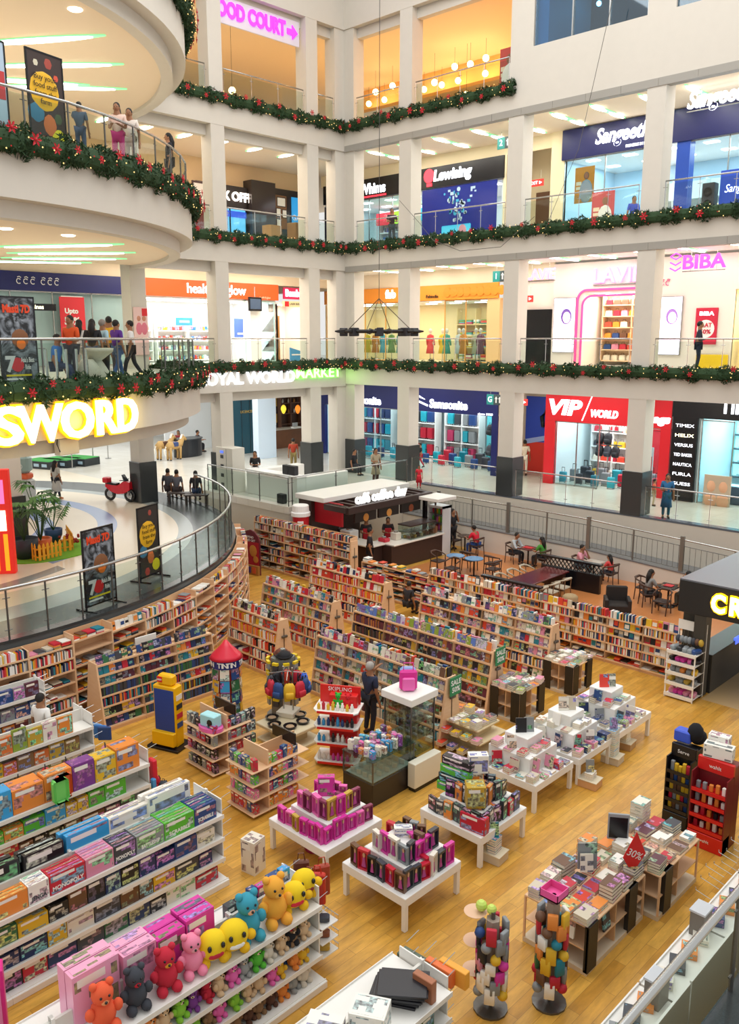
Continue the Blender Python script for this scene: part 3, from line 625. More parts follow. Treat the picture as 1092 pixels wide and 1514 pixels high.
mb = MB(); mb.rbox(-.55, .55, -.05, .05, 0, 1.25, .01); mb.build('panel', [M('#b9a58e', .5)], t)
for sx in (-.24, .26):
 mb = MB(); mb.ball(sx, -.03, .78, .2, sy=.35, sz=1.25); mb.build('face', [M('#d9a582', .6)], t, smooth=True); mb = MB(); mb.ball(sx, 0, .84, .27, sy=.2, sz=1.15); mb.build('hair', [M('#2b1d18', .7)], t, smooth=True); mb = MB(); mb.ball(sx, -.02, .2, .3, sy=.25, sz=1.1); mb.build('shoulders', [M('#d9a582', .6)], t, smooth=True)
t = FR.th('green_screen', 'green lit screen at the edge of the watch shop', 'screen', 18.7, .5, ZG+1.6); mb = MB(); mb.rbox(-.5, .5, -.03, .03, 0, 1.3, .01); mb.build('frame', [blk], t); mb = MB(); mb.box(-.46, .46, -.04, -.031, .04, 1.26); mb.build('picture', [EM('#7fd94a', 1.2)], t)
# ================= first upper level, right: boutique
s = board(FR, 'shop_sign', 'orange fascia over the boutique with dresses on the first upper level', -6, 6.3, 11.0, 11.75, orange)
word(s, 'fab', -.9, .4, .6, LW, .75, bold=.02); word(s, 'Fabindia', 2.0, .2, .22, M('#5a3a1c', .5), .8)
mb = MB()
for i in range(9): mb.lathe([(.1, 0), (.24, .008), (.24, .014), (.1, .02)], n=12, T=Matrix.Translation((3.0+i*.42, -.075, .38)) @ Matrix.Rotation(pi/2, 4, 'X'))
mb.build('carved_pattern', [M('#e88f22', .5)], s)
mb = MB(); mb.box(-26, 9.3, -.02, .1, 11.76, 12.5); FR.st('wall_above_sign', mb, [cream])
room(FR, -6, 5.8, ZF, 3.1, 4.2, '#f3dcae', 420, (1, .86, .6)); win(FR, -5.9, .3, ZF, 11.0, frames=4, fm=M('#e0a050', .4)); win(FR, 2.9, 5.6, ZF, 11.0, frames=2, fm=M('#e0a050', .4))
mb = MB(); mb.box(5.6, 6.35, -.06, .3, ZF, 11.02); mb.box(-.2, .9, -.06, .3, ZF, 11.02); FR.st('trim_11', mb, [M('#efc48c', .6)])
DRC = ['#d94a4a', '#e8c33a', '#4aa08a', '#e6e2d8', '#e58a3a', '#d8c8a0', '#8a4a5a', '#5ab0c0', '#e0e4e8', '#c85a7a', '#7a9a4a']
DRN = ['red', 'yellow', 'green', 'white', 'orange', 'beige', 'plum', 'turquoise', 'pale grey', 'rose', 'olive']
def mannequin(fr, x, y, z, col, cn, where, rz=0):
 t = fr.th('dressed_mannequin', 'mannequin in a %s dress %s' % (cn, where), 'mannequin', x, y, z, rz)
 mb = MB(); mb.cyl((0, 0, 0), (0, 0, .5), .02, n=6); mb.lathe([(.16, 0), (.16, .02), (.02, .03)], n=12); mb.build('stand', [steel], t)
 mb = MB(); mb.lathe([(.26, .42), (.2, .75), (.14, 1.0), (.17, 1.25), (.16, 1.36), (.06, 1.42)], n=12, sy=.65)
 for s_ in (-1, 1): mb.tube([(s_*.14, 0, 1.36), (s_*.23, 0, 1.1), (s_*.24, -.05, .85)], [.06, .055, .045], 6)
 mb.build('dress', [M(col, .8)], t, smooth=True)
 mb = MB(); mb.tube([(0, 0, 1.4), (0, 0, 1.5)], .045, 8); mb.ball(0, 0, 1.6, .1, sz=1.25); mb.build('body', [M('#e6d9c8', .5)], t, smooth=True)
for i in range(8):
 mannequin(FR, 1.5+i*.55, .55+(i % 2)*.35, ZF, DRC[i % 11], DRN[i % 11], 'in the boutique window, %s from the left' % ordn(i), pi)
for i in range(5):
 mannequin(FR, -3.2+i*.62, .6, ZF, DRC[(i*3+1) % 11], DRN[(i*3+1) % 11], 'behind the boutique corner window, %s from the left' % ordn(i), pi)
shelf_wall(FR, 1.0, 3.6, 3.4, ZF+.05, 4, .62, .5, 'pale shelves of folded clothes at the back of the boutique', M('#e8cf9c', .6))
for k in range(4):
 for i in range(5):
  mb = MB();
  for q in range(4): mb.rbox(-.19, .19, -.15, .15, q*.06, q*.06+.055, .015, c=srgb(rnd.choice(DRC)))
  o = mb.build('folded_clothes', [attr_mat(0, .8)], loc=FR.p(1.3+i*.5, 3.6, ZF+.12+k*.62)); tag(o, 'pile of folded clothes, %s on the %s shelf at the back of the boutique' % (ordn(i), ordn(3-k)), 'clothes', 'folded clothes in the boutique')
mb = MB(); mb.box(6.35, 9.3, .2, .3, ZF, 12.4); FR.st('wall_passage', mb, [M('#f4e9dc', .7)])
NDR = [0]
mb = MB(); mb.box(7.75, 9.15, .1, .2, ZF, 10.42); o = FR.st('door_1', mb, [blk])
mb = MB(); mb.box(9.3, 10.9, -.02, .12, ZF, 12.4); mb.box(10.9, 13.9, -.02, .12, 11.05, 12.4); mb.box(13.9, 17.6, -.02, .12, ZF, 12.4); FR.st('wall_shopfront', mb, [M('#efe4da', .6)])
room(FR, 10.7, 14.0, ZF, 3.2, 2.4, '#f6e3d2', 230, (1, .92, .84))
hot = EM('#ff4a90', .6)
def arch(y, ins):
 mb = MB(); x0, x1, z0, z1, r, w_ = 10.6+ins, 14.2, ZF, 11.2-ins, .45, .09
 pts = [(x0, z0)]+[(x0+r-r*cos(radians(a)), z1-r+r*sin(radians(a))) for a in range(0, 91, 15)]+[(x1, z1)]
 for a, b_ in zip(pts[:-1], pts[1:]):
  dx, dz = b_[0]-a[0], b_[1]-a[1]; l = hypot(dx, dz); nx, nz_ = dz/l*w_/2, -dx/l*w_/2
  mb.loft([[(a[0]-nx, y, a[1]-nz_), (a[0]+nx, y, a[1]+nz_), (a[0]+nx, y+.05, a[1]+nz_), (a[0]-nx, y+.05, a[1]-nz_)], [(b_[0]-nx, y, b_[1]-nz_), (b_[0]+nx, y, b_[1]+nz_), (b_[0]+nx, y+.05, b_[1]+nz_), (b_[0]-nx, y+.05, b_[1]-nz_)]])
 return mb
for i in range(2): FR.st('trim_%d' % (12+i), arch(-.09, i*.26), [hot])
shelf_wall(FR, 11.0, 13.9, 1.5, ZF+.15, 6, .5, .5, 'lit shelves of coloured handbags framed by the pink doorway', M('#f0c9a0', .5))
BGC = ['#d8452e', '#d7902c', '#c2243a', '#e8dcc8', '#e2b52c', '#24467f', '#d98aa4', '#6b4a34']
for k in range(6):
 for i in range(7):
  c = rnd.choice(BGC if k < 5 else ['#6b4a34', '#c2243a']); handbag(FR, 11.25+i*.39, 1.68, ZF+.22+k*.5, c, '%s handbag, %s on the %s shelf inside the pink doorway' % (CN[c], ordn(i), ordn(5-k)), 'handbags inside the pink doorway', 1.0)
def sign_letters(fr, label, s_, x, y, z, size, mat, width, bold=.02, rz=0, hang=0., name='shop_sign', **k):
 t = fr.th(name, label, 'sign', x, y, z, rz)
 text('lettering', s_, size, mat, t, (0, -.04, 0), width=width, bold=bold, extrude=.03, **k)
 mb = MB(); mb.box(-width/2, width/2, .0, .03, -size*.45, -size*.4);
 if hang: mb.cyl((-width*.3, 0, -.4*size), (-width*.3, 0, hang), .008, n=4); mb.cyl((width*.3, 0, -.4*size), (width*.3, 0, hang), .008, n=4)
 mb.build('mounting_rail', [steel], t)
 return t
PKW = EM('#ffa0f8', 1.0)
sign_letters(FR, 'hanging white lit letters in front of the bag shop', 'LAVIE', 9.6, -1.6, 11.85, .62, PKW, 1.5, hang=.5)
sign_letters(FR, 'large white lit letters on the wall above the pink doorway', 'LAVIE', 12.5, -.08, 11.75, .85, PKW, 2.3)
def lightbox(fr, x, z, w_, h, label, hair, skin, dress, y=-.06, bgc='#f1e6fb'):
 t = fr.th('light_box', label, 'poster', x, y, z)
 mb = MB(); mb.rbox(-w_/2, w_/2, -.04, .04, 0, h, .01); mb.build('frame', [steel], t); mb = MB(); mb.box(-w_/2+.03, w_/2-.03, -.05, -.042, .03, h-.03); mb.build('picture', [EM(bgc, 1.5)], t)
 s_ = w_/1.1
 mb = MB(); mb.ball(.1*s_, -.055, h*.66, .27*s_, sy=.06, sz=1.25); mb.build('hair', [EM(hair, .7)], t); mb = MB(); mb.ball(.13*s_, -.07, h*.64, .19*s_, sy=.06, sz=1.3); mb.build('face', [EM(skin, 1.3)], t)
 mb = MB(); mb.loft([[(-.35*s_, -.06, h*.1), (.3*s_, -.06, h*.1), (.4*s_, -.06, h*.42), (.1*s_, -.06, h*.52), (-.15*s_, -.06, h*.42)], [(-.35*s_, -.055, h*.1), (.3*s_, -.055, h*.1), (.4*s_, -.055, h*.42), (.1*s_, -.055, h*.52), (-.15*s_, -.055, h*.42)]]); mb.build('dress', [EM(dress, 1.3)], t)
lightbox(FR, 9.98, 8.45, 1.15, 2.45, 'bright light box with a dark-haired model beside the pink doorway', '#6a4a9a', '#f4d9d4', '#fbeaf6')
lightbox(FR, 15.0, 8.4, 1.05, 2.4, 'bright light box with a model in a pale gown behind the third column', '#9a70b8', '#f4dfe0', '#f3c8ee')
t = FR.th('sale_poster', 'crimson sale poster with a white disc beside the walking guard', 'poster', 16.55, -.06, 8.85)
mb = MB(); mb.rbox(-.45, .45, -.03, .03, 0, 1.45, .01); mb.build('panel', [M('#c8203f', .5)], t); mb = MB(); mb.lathe([(.36, 0), (.36, .01)], n=20, T=Matrix.Translation((0, -.035, .62)) @ Matrix.Rotation(pi/2, 4, 'X')); mb.build('disc', [wht], t)
text('lettering', 'BIBA', .22, LW, t, (0, -.04, 1.22), extrude=.004, bold=.006, width=.6); text('lettering', 'FLAT', .24, M('#c8203f', .5), t, (0, -.06, .76), extrude=.004, bold=.006, width=.5); text('lettering', '50%', .24, M('#c8203f', .5), t, (0, -.06, .5), extrude=.004, bold=.006, width=.45)
MG = EM('#f53ccf', 1.0)
t = sign_letters(FR, 'hanging magenta letters beyond the third column on the first upper level', 'BIBA', 16.75, -1.2, 12.0, .75, MG, 1.7, bold=.015, hang=.4)
mb = MB()
for k in range(3):
 z = .28-k*.22
 mb.tube([(-1.35, -.03, z), (-1.12, -.03, z-.12), (-.9, -.03, z)], .03, 5)
mb.tube([(-1.35, -.03, .28), (-1.12, -.03, .4), (-.9, -.03, .28)], .03, 5); mb.build('emblem', [MG], t)
def squiggle(fr, label, x, z, w_, h, mat, n, y=-.06):
 """round-looped Kannada style lettering drawn with strokes"""
 t = fr.th('shop_sign', label, 'sign', x, y, z)
 for i in range(n):
  cx = -w_/2+w_*(i+.5)/n; r = h*.32; mb = MB()
  mb.tube([(cx+r*cos(a)*.9, 0, r*sin(a)) for a in [radians(40+q*26) for q in range(11)]], h*.06, 5); mb.tube([(cx-r*.4, 0, h*.42), (cx+r*.2, 0, h*.5), (cx+r, 0, h*.42)], h*.06, 5)
  if i % 2: mb.tube([(cx, 0, -.1*h), (cx+.15*h, 0, -.3*h), (cx+.3*h, 0, -.1*h)], h*.05, 5)
  mb.build('lettering', [mat], t)
squiggle(FR, 'small pink Kannada lettering behind the third column', 14.55, 11.35, .75, .3, M('#e04a8a', .5), 3)
mb = MB(); mb.box(17.6, 22, -.02, .12, 11.0, 12.4); FR.st('wall_shopfront', mb, [M('#efe4da', .6)]); room(FR, 17.6, 22, ZF, 3.2, 2.6, '#fbe4b4', 250, (1, .88, .62))
for i in range(4): mannequin(FR, 17.95+i*.5, .7, ZF, DRC[(i*2+3) % 11], DRN[(i*2+3) % 11], 'in the last doorway of the first upper level, %s' % ordn(i), pi)
t = FR.th('floor_sign', 'yellow painted panel at floor height behind the guard', 'panel', 16.9, -.1, ZF+.02); mb = MB(); mb.rbox(-.65, .65, -.04, .04, 0, .55, .02); mb.build('panel', [M('#f0c81e', .4)], t)
# ================= second upper level, right
s = board(FR, 'shop_sign', 'black fascia with white and red lit lettering on the second upper level', -6, 6.4, 16.5, 17.5, blk)
word(s, 'Whims', -2.3, .45, .75, LW, 1.9, bold=.02); word(s, 'Lewising', 3.1, .55, .72, LW, 2.4, bold=.025, shear=.15)
mb = MB(); mb.lathe([(.2, 0), (.34, 0), (.34, .02), (.2, .02)], n=18, T=Matrix.Translation((1.65, -.07, .6)) @ Matrix.Rotation(pi/2, 4, 'X')); mb.box(1.5, 1.85, -.085, -.06, .1, .25); mb.build('red_emblem', [EM('#ff3a4a', 1.4)], s); mb = MB(); mb.box(-3.2, -1.3, -.085, -.06, -.02+.05, .12); mb.build('red_line', [EM('#ff3a4a', 1.2)], s)
mb = MB(); mb.box(-6.4, 9.4, .1, .2, 17.5, 18.1); FR.st('wall_above_sign', mb, [M('#f3e2bd', .7)])
room(FR, -6, 6.2, ZS, 3.0, 4.0, '#e4f1f4', 380, (.92, .98, 1)); win(FR, -5.9, .9, ZS, 16.5, frames=4)
shelf_wall(FR, -4.2, .6, 2.6, ZS+.05, 5, .5, .5, 'white shelves stocked with boxes behind the corner window of the phone shop')
for i, (x0, x1, c) in enumerate(((-4.2, -2.8, '#d8303c'), (-2.8, -1.2, '#a8d820'), (-1.2, .6, '#2ba5b8'), (.6, 1.4, '#d8303c'))):
 mb = MB(); mb.box(x0, x1, 2.35, 2.5, ZS+2.0, ZS+2.65); o = mb.build('header_panel', [EM(c, .7)], loc=FR.o); tag(o, '%s header panel over the shelves of the phone shop, %s' % (('red', 'lime', 'turquoise', 'red')[i], ordn(i)), 'panel')
BX = MB(); BX.rbox(-.07, .07, -.05, .05, 0, .26, .008); BXM = BX.mesh('packet', [tint_mat('box', .4)])
def packets(fr, x0, x1, y, z, n, cols_, lab, grp, sc=1.):
 for i in range(n):
  o = link('product_packet', BXM, None, fr.p(x0+(x1-x0)*(i+.5)/n, y, z), fr.rz, color=rnd.choice(cols_)); o.scale = (sc*rnd.uniform(.8, 1.3), sc, sc*rnd.uniform(.7, 1.15)); tag(o, lab, 'packet', grp)
for k in range(4): packets(FR, -4.1, .5, 2.8, ZS+.12+k*.5, 16, ['#3aa0c8', '#e8f0f4', '#c8dce8', '#2b6aa8', '#dfe6ea'], 'blue or white packet on the shelves behind the corner window of the phone shop', 'packets in the phone shop')
t = FR.th('window_graphic', 'deep blue window panel with a cloud of white icons on the second upper level', 'window panel', 3.9, -.06, ZS+.02)
mb = MB(); mb.box(-2.55, 2.1, -.02, .02, 0, 3.0); mb.build('panel', [M('#1f2f8f', .2)], t)
r2_ = random.Random(3)
for i in range(46):
 a = r2_.random(); zz = 1.35+a*1.5; xx = -.2+(r2_.random()-.5)*(.5+1.9*a); sz = r2_.uniform(.05, .11); mb = MB()
 if i % 3 == 0: mb.lathe([(sz*.6, 0), (sz, 0), (sz, .008), (sz*.6, .008)], n=10, T=Matrix.Translation((xx, -.024, zz)) @ Matrix.Rotation(pi/2, 4, 'X'))
 elif i % 3 == 1: mb.box(xx-sz, xx+sz, -.032, -.024, zz-sz*.7, zz+sz*.7)
 else: mb.box(xx-sz*.5, xx+sz*.5, -.032, -.024, zz-sz, zz+sz)
 mb.build('icon', [M('#bcd8ee' if i % 4 else '#48b0d8', .5)], t)
mb = MB(); mb.rbox(-1.2, .6, -.05, -.02, .62, 1.15, .05); mb.build('screen_picture', [EM('#4ab8d8', .6)], t); mb = MB(); mb.ball(.1, -.05, .85, .25, sy=.2, sz=1.2); mb.build('face_picture', [M('#d89aa8', .6)], t)
mb = MB(); mb.box(6.35, 6.5, -.05, 4, ZS, 17.5); mb.box(8.9, 9.6, -.02, .2, ZS, 18.1); mb.box(6.5, 8.9, 1.9, 2.0, ZS, 18.1); FR.st('wall_passage', mb, [M('#f3e2bd', .7)])
mb = MB(); mb.box(7.0, 8.9, 1.75, 1.88, ZS, ZS+2.5); FR.st('door_2', mb, [M('#6b4a34', .4)])
mb = MB(); mb.box(8.0, 8.7, 1.7, 1.76, ZS, ZS+2.3); FR.st('door_3', mb, [M('#2a2526', .3)])
s = board(FR, 'shop_sign', 'navy fascia with white lit script over the bright blue-white phone shop', 9.5, 22, 16.82, 18.06, M('#161c58', .35))
word(s, 'Sangeetha', -3.25, .7, .85, LW, 2.75, bold=.02, shear=.3); word(s, 'PIONEERS IN MOBILES', -2.5, .16, .16, LW, 1.3); word(s, 'Sangeetha', 3.0, .62, .85, LW, 2.75, bold=.02, shear=.3)
sign_letters(FR, 'hanging white lit script letters near the top right column', 'Sangeetha', 17.4, -2.2, 18.3-.6, .8, LW, 2.6, hang=.5, shear=.3)
room(FR, 9.6, 22, ZS, 3.4, 4.5, '#cfe9f8', 620, (.82, .94, 1)); win(FR, 9.6, 13.6, ZS, 16.82, frames=2); win(FR, 15.2, 22, ZS, 16.82, frames=4)
mb = MB(); mb.box(14.8, 15.35, -.05, .4, ZS, 16.85); FR.st('column_shop', mb, [M('#2a4fb0', .3)])
shelf_wall(FR, 11.5, 17.5, 3.6, ZS+.05, 4, .55, .5, 'white wall shelves at the back of the blue-white phone shop')
for k in range(3): packets(FR, 11.6, 17.4, 3.8, ZS+.12+k*.55, 18, ['#e8f0f4', '#c8dce8', '#5a8ab8'], 'pale packet on the back shelves of the blue-white phone shop', 'packets in the blue-white phone shop')
def man_poster(fr, x, z, w_, h, bgc, label, cloth, y=.06):
 t = fr.th('poster', label, 'poster', x, y, z); mb = MB(); mb.rbox(-w_/2, w_/2, -.02, .02, 0, h, .008); mb.build('panel', [M(bgc, .5)], t)
 mb = MB(); mb.ball(.1*w_, -.025, h*.75, h*.09, sy=.1, sz=1.2); mb.build('head', [M('#8a5a40', .6)], t); mb = MB(); mb.ball(.1*w_, -.022, h*.32, h*.22, sy=.08, sz=1.5); mb.build('shirt', [M(cloth, .6)], t)
 mb = MB(); mb.box(-w_*.42, -w_*.15, -.026, -.02, h*.5, h*.6); mb.box(-w_*.42, -w_*.18, -.026, -.02, h*.38, h*.46); mb.build('caption', [M('#f2d8b8', .5)], t)
man_poster(FR, 10.6, 14.95, .95, 1.5, '#e0882c', 'orange poster of a man behind the phone shop glass', '#8f959a'); man_poster(FR, 12.1, ZS+.15, 1.05, 1.55, '#c8484c', 'red poster of a man standing on the phone shop floor', '#e8e4de', y=-.9)
t = FR.th('sign_panel', 'blue standing panel with white script at the far right phone shop window', 'sign', 17.7, -.35, ZS); mb = MB(); mb.rbox(-.9, .9, -.03, .03, .1, 2.0, .02); mb.build('panel', [M('#2a4fc0', .4)], t); text('lettering', 'Sangeetha', .42, LW, t, (0, -.05, 1.3), extrude=.004, shear=.3, width=1.4)
t = FR.th('loudspeaker', 'dark loudspeaker tower beside the blue standing panel', 'speaker', 16.4, -.3, ZS); mb = MB(); mb.rbox(-.25, .25, -.2, .2, 0, 1.6, .03); mb.build('cabinet', [M('#3a3c42', .5)], t)
for k in range(3): mb = MB(); mb.lathe([(.15, 0), (.17, .03), (.08, .03), (.02, .01)], n=14, T=Matrix.Translation((0, -.2, .35+k*.45)) @ Matrix.Rotation(pi/2, 4, 'X')); mb.build('driver', [blk], t)
# ================= food court level, right
mb = MB(); mb.box(-8, 9.5, 8.5, 8.6, ZT, 23.45); mb.box(9.4, 9.55, .3-4.3+.3, 8.6, ZT, 23.45); FR.st('wall_foodcourt', mb, [M('#f5c078', .8)])
mb = MB(); mb.box(-8, 9.5, 4.0, 4.5, 22.4, 23.45); FR.st('trim_15', mb, [M('#f0b874', .8)])
mb = MB(); mb.box(6.6, 8.8, 5.2, 8.4, ZT, 22.9); FR.st('wall_foodcourt_block', mb, [M('#f7cf8c', .8)])
gl = MB(); gl.ball(0, 0, 0, .16, n=14, k=8); GLB = gl.mesh('globe', [EM('#ffe2a0', 12)], True); gc = MB(); gc.cyl((0, 0, .15), (0, 0, 3.2), .01, n=4); GLC = gc.mesh('cord', [blk])
GP = [(545, 120), (555, 136), (568, 143), (580, 127), (627, 99), (642, 122), (653, 107), (672, 86), (677, 114), (695, 95), (718, 72), (718, 85), (744, 82), (689, 140)]
for i, (px_, py_) in enumerate(GP):
 d = 3.5 if i % 2 else 5.5; x, y, z = aty(px_, py_, 4.3+d-2); z = min(z, 22.5); t = thing('globe_lamp', 'glowing globe lamp hanging in the food court, %s counted from the inner corner' % ordn(i), 'lamp', (x, y, z), 0, 'globe lamps in the food court'); link('globe', GLB, t); c = link('cord', GLC, t); c.scale.z = max(.05, (23.4-z)/3.2)
for (px_, py_) in ((306, 138), (343, 134), (510+2, 150)):
 x, y, z = atx(px_, py_, -2.5); t = thing('globe_lamp', 'glowing globe lamp in the food court above the left garland, near %s' % ('the rounded slab' if px_ < 320 else 'the wide bay' if px_ < 400 else 'the corner'), 'lamp', (x, y, z), 0, 'globe lamps in the food court'); link('globe', GLB, t); c = link('cord', GLC, t); c.scale.z = (23.4-z)/3.2
man_poster(Fr((0, .9, 0), 0), 8.8, ZT+.1, .8, 1.75, '#b8483c', 'tall red picture panel at the end of the food court railing', '#efe9e0', y=0)
for x in (-4, 0, 2.5, 5, 8): arealight('foodcourt_lamp', (x, 5.5, 23.3), 2.5, 4, 150, (1, .62, .25))
for y in (-3, -8): arealight('foodcourt_lamp', (-6, y, 23.3), 3, 3, 200, (1, .62, .25))
arealight('foodcourt_lamp', (-10, -16, 23.3), 5, 5, 250, (1, .62, .25))
mb = MB(); mb.box(10.62, 15.4, .1, .14, 20.33, 26); o = struct('window_90', mb, [glass_mat('#9fd4ea', .5)])
f = MB();
for x in (10.62, 12.3, 13.85, 15.38): f.box(x-.03, x+.03, .06, .18, 20.33, 26)
f.build('window_frame', [steel], o)
mb = MB(); mb.box(10.5, 22, 3.5, 3.6, 20, 26); struct('wall_dark_room', mb, [M('#25303a', .7)]); mb = MB(); mb.box(10.62, 11.1, .3, 3.4, 20.0, 26); struct('trim_16', mb, [M('#9cc9e0', .5)])
mb = MB(); mb.box(10.62, 22, .3, 3.5, 19.9, 20.2); struct('floor_dark_room', mb, [M('#c9b27a', .6)])
mb = MB(); mb.box(16.45, 22, .1, .14, 20.33, 26); struct('window_91', mb, [glass_mat('#9fd4ea', .5)])
for i, (px_, py_) in enumerate(((811, 26), (885, 5))):
 x, y, z = aty(px_, py_, 2.5); mb = MB(); mb.ball(0, 0, 0, .1); o = mb.build('globe_lamp', [EM('#e8f6ff', 15)], loc=(x, y, z)); tag(o, 'small white lamp behind the high dark window, %s' % ('left' if i == 0 else 'right'), 'lamp')
t = thing('window_counter', 'grey ledge behind the glass of the high window', 'counter', (11.4, 2.4, 20.2)); mb = MB(); mb.rbox(-.9, .9, -.3, .3, .75, .85, .02); mb.build('top', [M('#8a9aa6', .3)], t); [MB().box(a, a+.1, -.25, .25, 0, .75).build('leg', [steel], t) for a in (-.8, .7)]
# ================= left side, second upper level: box office
XB = -6.5
def LP2(px, py, X=XB):
 p = atx(px, py, X); return p[1], p[2]
def lbox(name, px0, px1, py0, py1, mat, X=XB, d=.15, z0=None, z1=None):
 """a block on the wall plane x = X between two picture columns"""
 y0, za = LP2(px0, py1, X); y1, zb = LP2(px1, py0, X)
 mb = MB(); mb.box(-d, 0, 0, y1-y0, 0, (z1 or zb)-(z0 if z0 is not None else za))
 return mb.build(name, [mat], loc=(X, y0, z0 if z0 is not None else za))
mb = MB(); mb.box(XB-.5, XB-.4, -14, -1.9, ZS, 18.1); mb.box(XB-.5, XB-.4, -1.9, 3.9, ZS, 18.1); struct('wall_box_office', mb, [M('#e9c79a', .7)])
y0, _ = LP2(367, 300); y1, _ = LP2(400, 300)
mb = MB(); mb.box(XB-.4, XB+.3, y0, y1+.1, ZS, 17.3); mb.box(XB-.4, XB+.1, y1+.1, y1+2.6, ZS, 17.1); struct('wall_granite', mb, [M('#3a3230', .15, noise=.2, nscale=30)])
s = thing('shop_sign', 'dark sign with white lit letters over the box office windows', 'sign', (XB, y0-1.6, 16.05), pi/2)
mb = MB(); mb.rbox(-1.7, 1.55, .0, .3, -.25, .85, .02); mb.build('sign_board', [M('#2a211e', .3)], s)
text('lettering', 'BOX OFFICE', .62, EM('#fff2e4', 4), s, (.75, -.04, .3), bold=.02, width=3.4)
w_ = thing('box_office_window', 'blue-lit ticket window beneath the dark sign', 'ticket window', (XB, y0-1.6, ZS), pi/2)
mb = MB(); mb.rbox(-1.7, 1.5, .0, .3, 0, 1.0, .02); mb.build('counter', [M('#4a5666', .3)], w_); mb = MB(); mb.box(-1.7, 1.5, .1, .2, 1.0, 2.3); mb.build('lit_panel', [EM('#5ab4e8', .8)], w_)
for k in range(4): mb = MB(); mb.box(-1.7+k*1.06-.03, -1.7+k*1.06+.03, .05, .22, 1.0, 2.3); mb.build('mullion', [blk], w_)
mb = MB(); mb.box(-1.7, 1.5, .05, .09, 1.9, 2.2); mb.build('show_board', [EM('#2a50c8', 1.)], w_)
t = thing('notice_board', 'brown board with framed certificates on the dark granite wall', 'notice board', (XB+.16, LP2(412, 300)[0], 15.0), pi/2)
mb = MB(); mb.rbox(-.4, .4, -.03, .03, 0, 1.75, .02); mb.build('board', [M('#7a5230', .6)], t)
for k, (x, z, a, h_) in enumerate(((.0, 1.15, .62, .5), (-.2, .62, .34, .45), (.22, .58, .34, .45), (-.2, .1, .34, .42))):
 mb = MB(); mb.box(x-a/2, x+a/2, -.05, -.03, z, z+h_); f = mb.build('certificate', [M('#2a221e', .5)], t); mb = MB(); mb.box(x-a/2+.04, x+a/2-.04, -.055, -.05, z+.04, z+h_-.04); mb.build('paper', [M('#e8e4da', .6)], f)
yb = LP2(434, 300)[0]; t = thing('blue_banner', 'bright blue panel with white letters behind the second left column', 'banner', (XB+.16, yb, ZS+.6), pi/2); mb = MB(); mb.rbox(-.3, .9, -.03, .03, 0, 2.7, .01); mb.build('panel', [EM('#2a94d8', .5)], t)
text('lettering', 'GAME\nFOR', .42, wht, t, (.25, -.04, 1.4), extrude=.004)
mb = MB(); mb.box(XB-.4, XB+.1, yb+.9, 4.0, 15.9, 17.2); struct('wall_fascia_dark', mb, [M('#221f22', .3)])
t = thing('black_poster_stand', 'black standing poster beside the left railing near the inner corner', 'poster stand', (-1.6, LP2(488, 350, -1.6)[0], ZS), pi/2)
mb = MB(); mb.rbox(-.36, .36, -.03, .03, .05, 2.1, .01); mb.build('panel', [blk], t); mb = MB(); mb.box(-.36, .36, -.25, .25, 0, .05); mb.build('foot', [blk], t)
mb = MB(); mb.ball(.05, -.04, 1.35, .14, sy=.2); mb.tube([(.05, -.04, 1.2), (0, -.04, .9), (.15, -.04, .55)], [.14, .1, .05], 6); mb.tube([(0, -.04, .9), (-.15, -.04, .6)], [.08, .04], 6); mb.build('figure', [M('#8a5a48', .6)], t)
mb = MB(); mb.box(-.28, .2, -.036, -.03, 1.85, 1.9); mb.box(-.28, .1, -.036, -.03, 1.76, 1.8); mb.box(-.2, .2, -.036, -.03, .35, .4); mb.build('caption', [wht], t)
for i, (px, py, w1, h1) in enumerate(((402, 345, .75, 1.0), (421, 349, .9, .45), (436, 348, .5, 1.25))):
 y, z = LP2(px, py, -2.2); mb = MB(); mb.rbox(-.3, .3, -w1/2, w1/2, 0, h1, .015); o = mb.build('cardboard_panel', [M(('#a5835c', '#cfcac0', '#8a6a48')[i], .8)], loc=(-2.2, y, ZS)); o.rotation_euler = (0, .0, .1); tag(o, ('leaning brown carton behind the left railing on the second upper level', 'white flat carton behind the left railing beside the brown one', 'narrow brown carton leaning near the second left column')[i], 'carton')
t = thing('picture_board', 'framed pale poster just behind the rounded balcony on the second upper level', 'poster', (-2.5, LP2(297, 275, -2.5)[0], ZS+.4), pi/2)
mb = MB(); mb.rbox(-.5, .5, -.03, .03, 0, 2.2, .02); mb.build('frame', [M('#4a2f28', .5)], t); mb = MB(); mb.box(-.42, .42, -.04, -.03, 1.2, 2.1); mb.build('upper_sheet', [M('#e8ded4', .6)], t); mb = MB(); mb.box(-.42, .42, -.04, -.03, .1, 1.1); mb.build('lower_sheet', [M('#7a3a32', .6)], t)
# ================= left side, first upper level
XL = -4.6
mb = MB(); mb.box(XL-.3, XL-.2, -38, -8.9, ZF, 13.4); struct('wall_left_shop', mb, [M('#eadfd2', .7)])
s = board(FL, 'shop_sign', 'navy fascia with white Kannada lettering behind the rounded balcony', -24, -9.35, 11.05, 11.82, navy)
sx = LP2(48, 418, XL)[0]; squ = FL
t = squiggle(FL, 'white Kannada lettering', 0, 0, 1.1, .36, wht, 4) if False else None
sc_ = -(24+9.35)/2
for w0, n in ((sx-.3, 3), (sx+.75, 3)):
 for i in range(n):
  cx = w0-sc_-.35+i*.3; r = .1; mb = MB()
  mb.tube([(cx+r*cos(a)*.95, -.07, .37+r*sin(a)) for a in [radians(40+q*27) for q in range(11)]], .02, 5); mb.tube([(cx-r*.5, -.07, .53), (cx+r*.3, -.07, .56), (cx+r, -.07, .51)], .02, 5)
  mb.build('lettering', [wht], s)
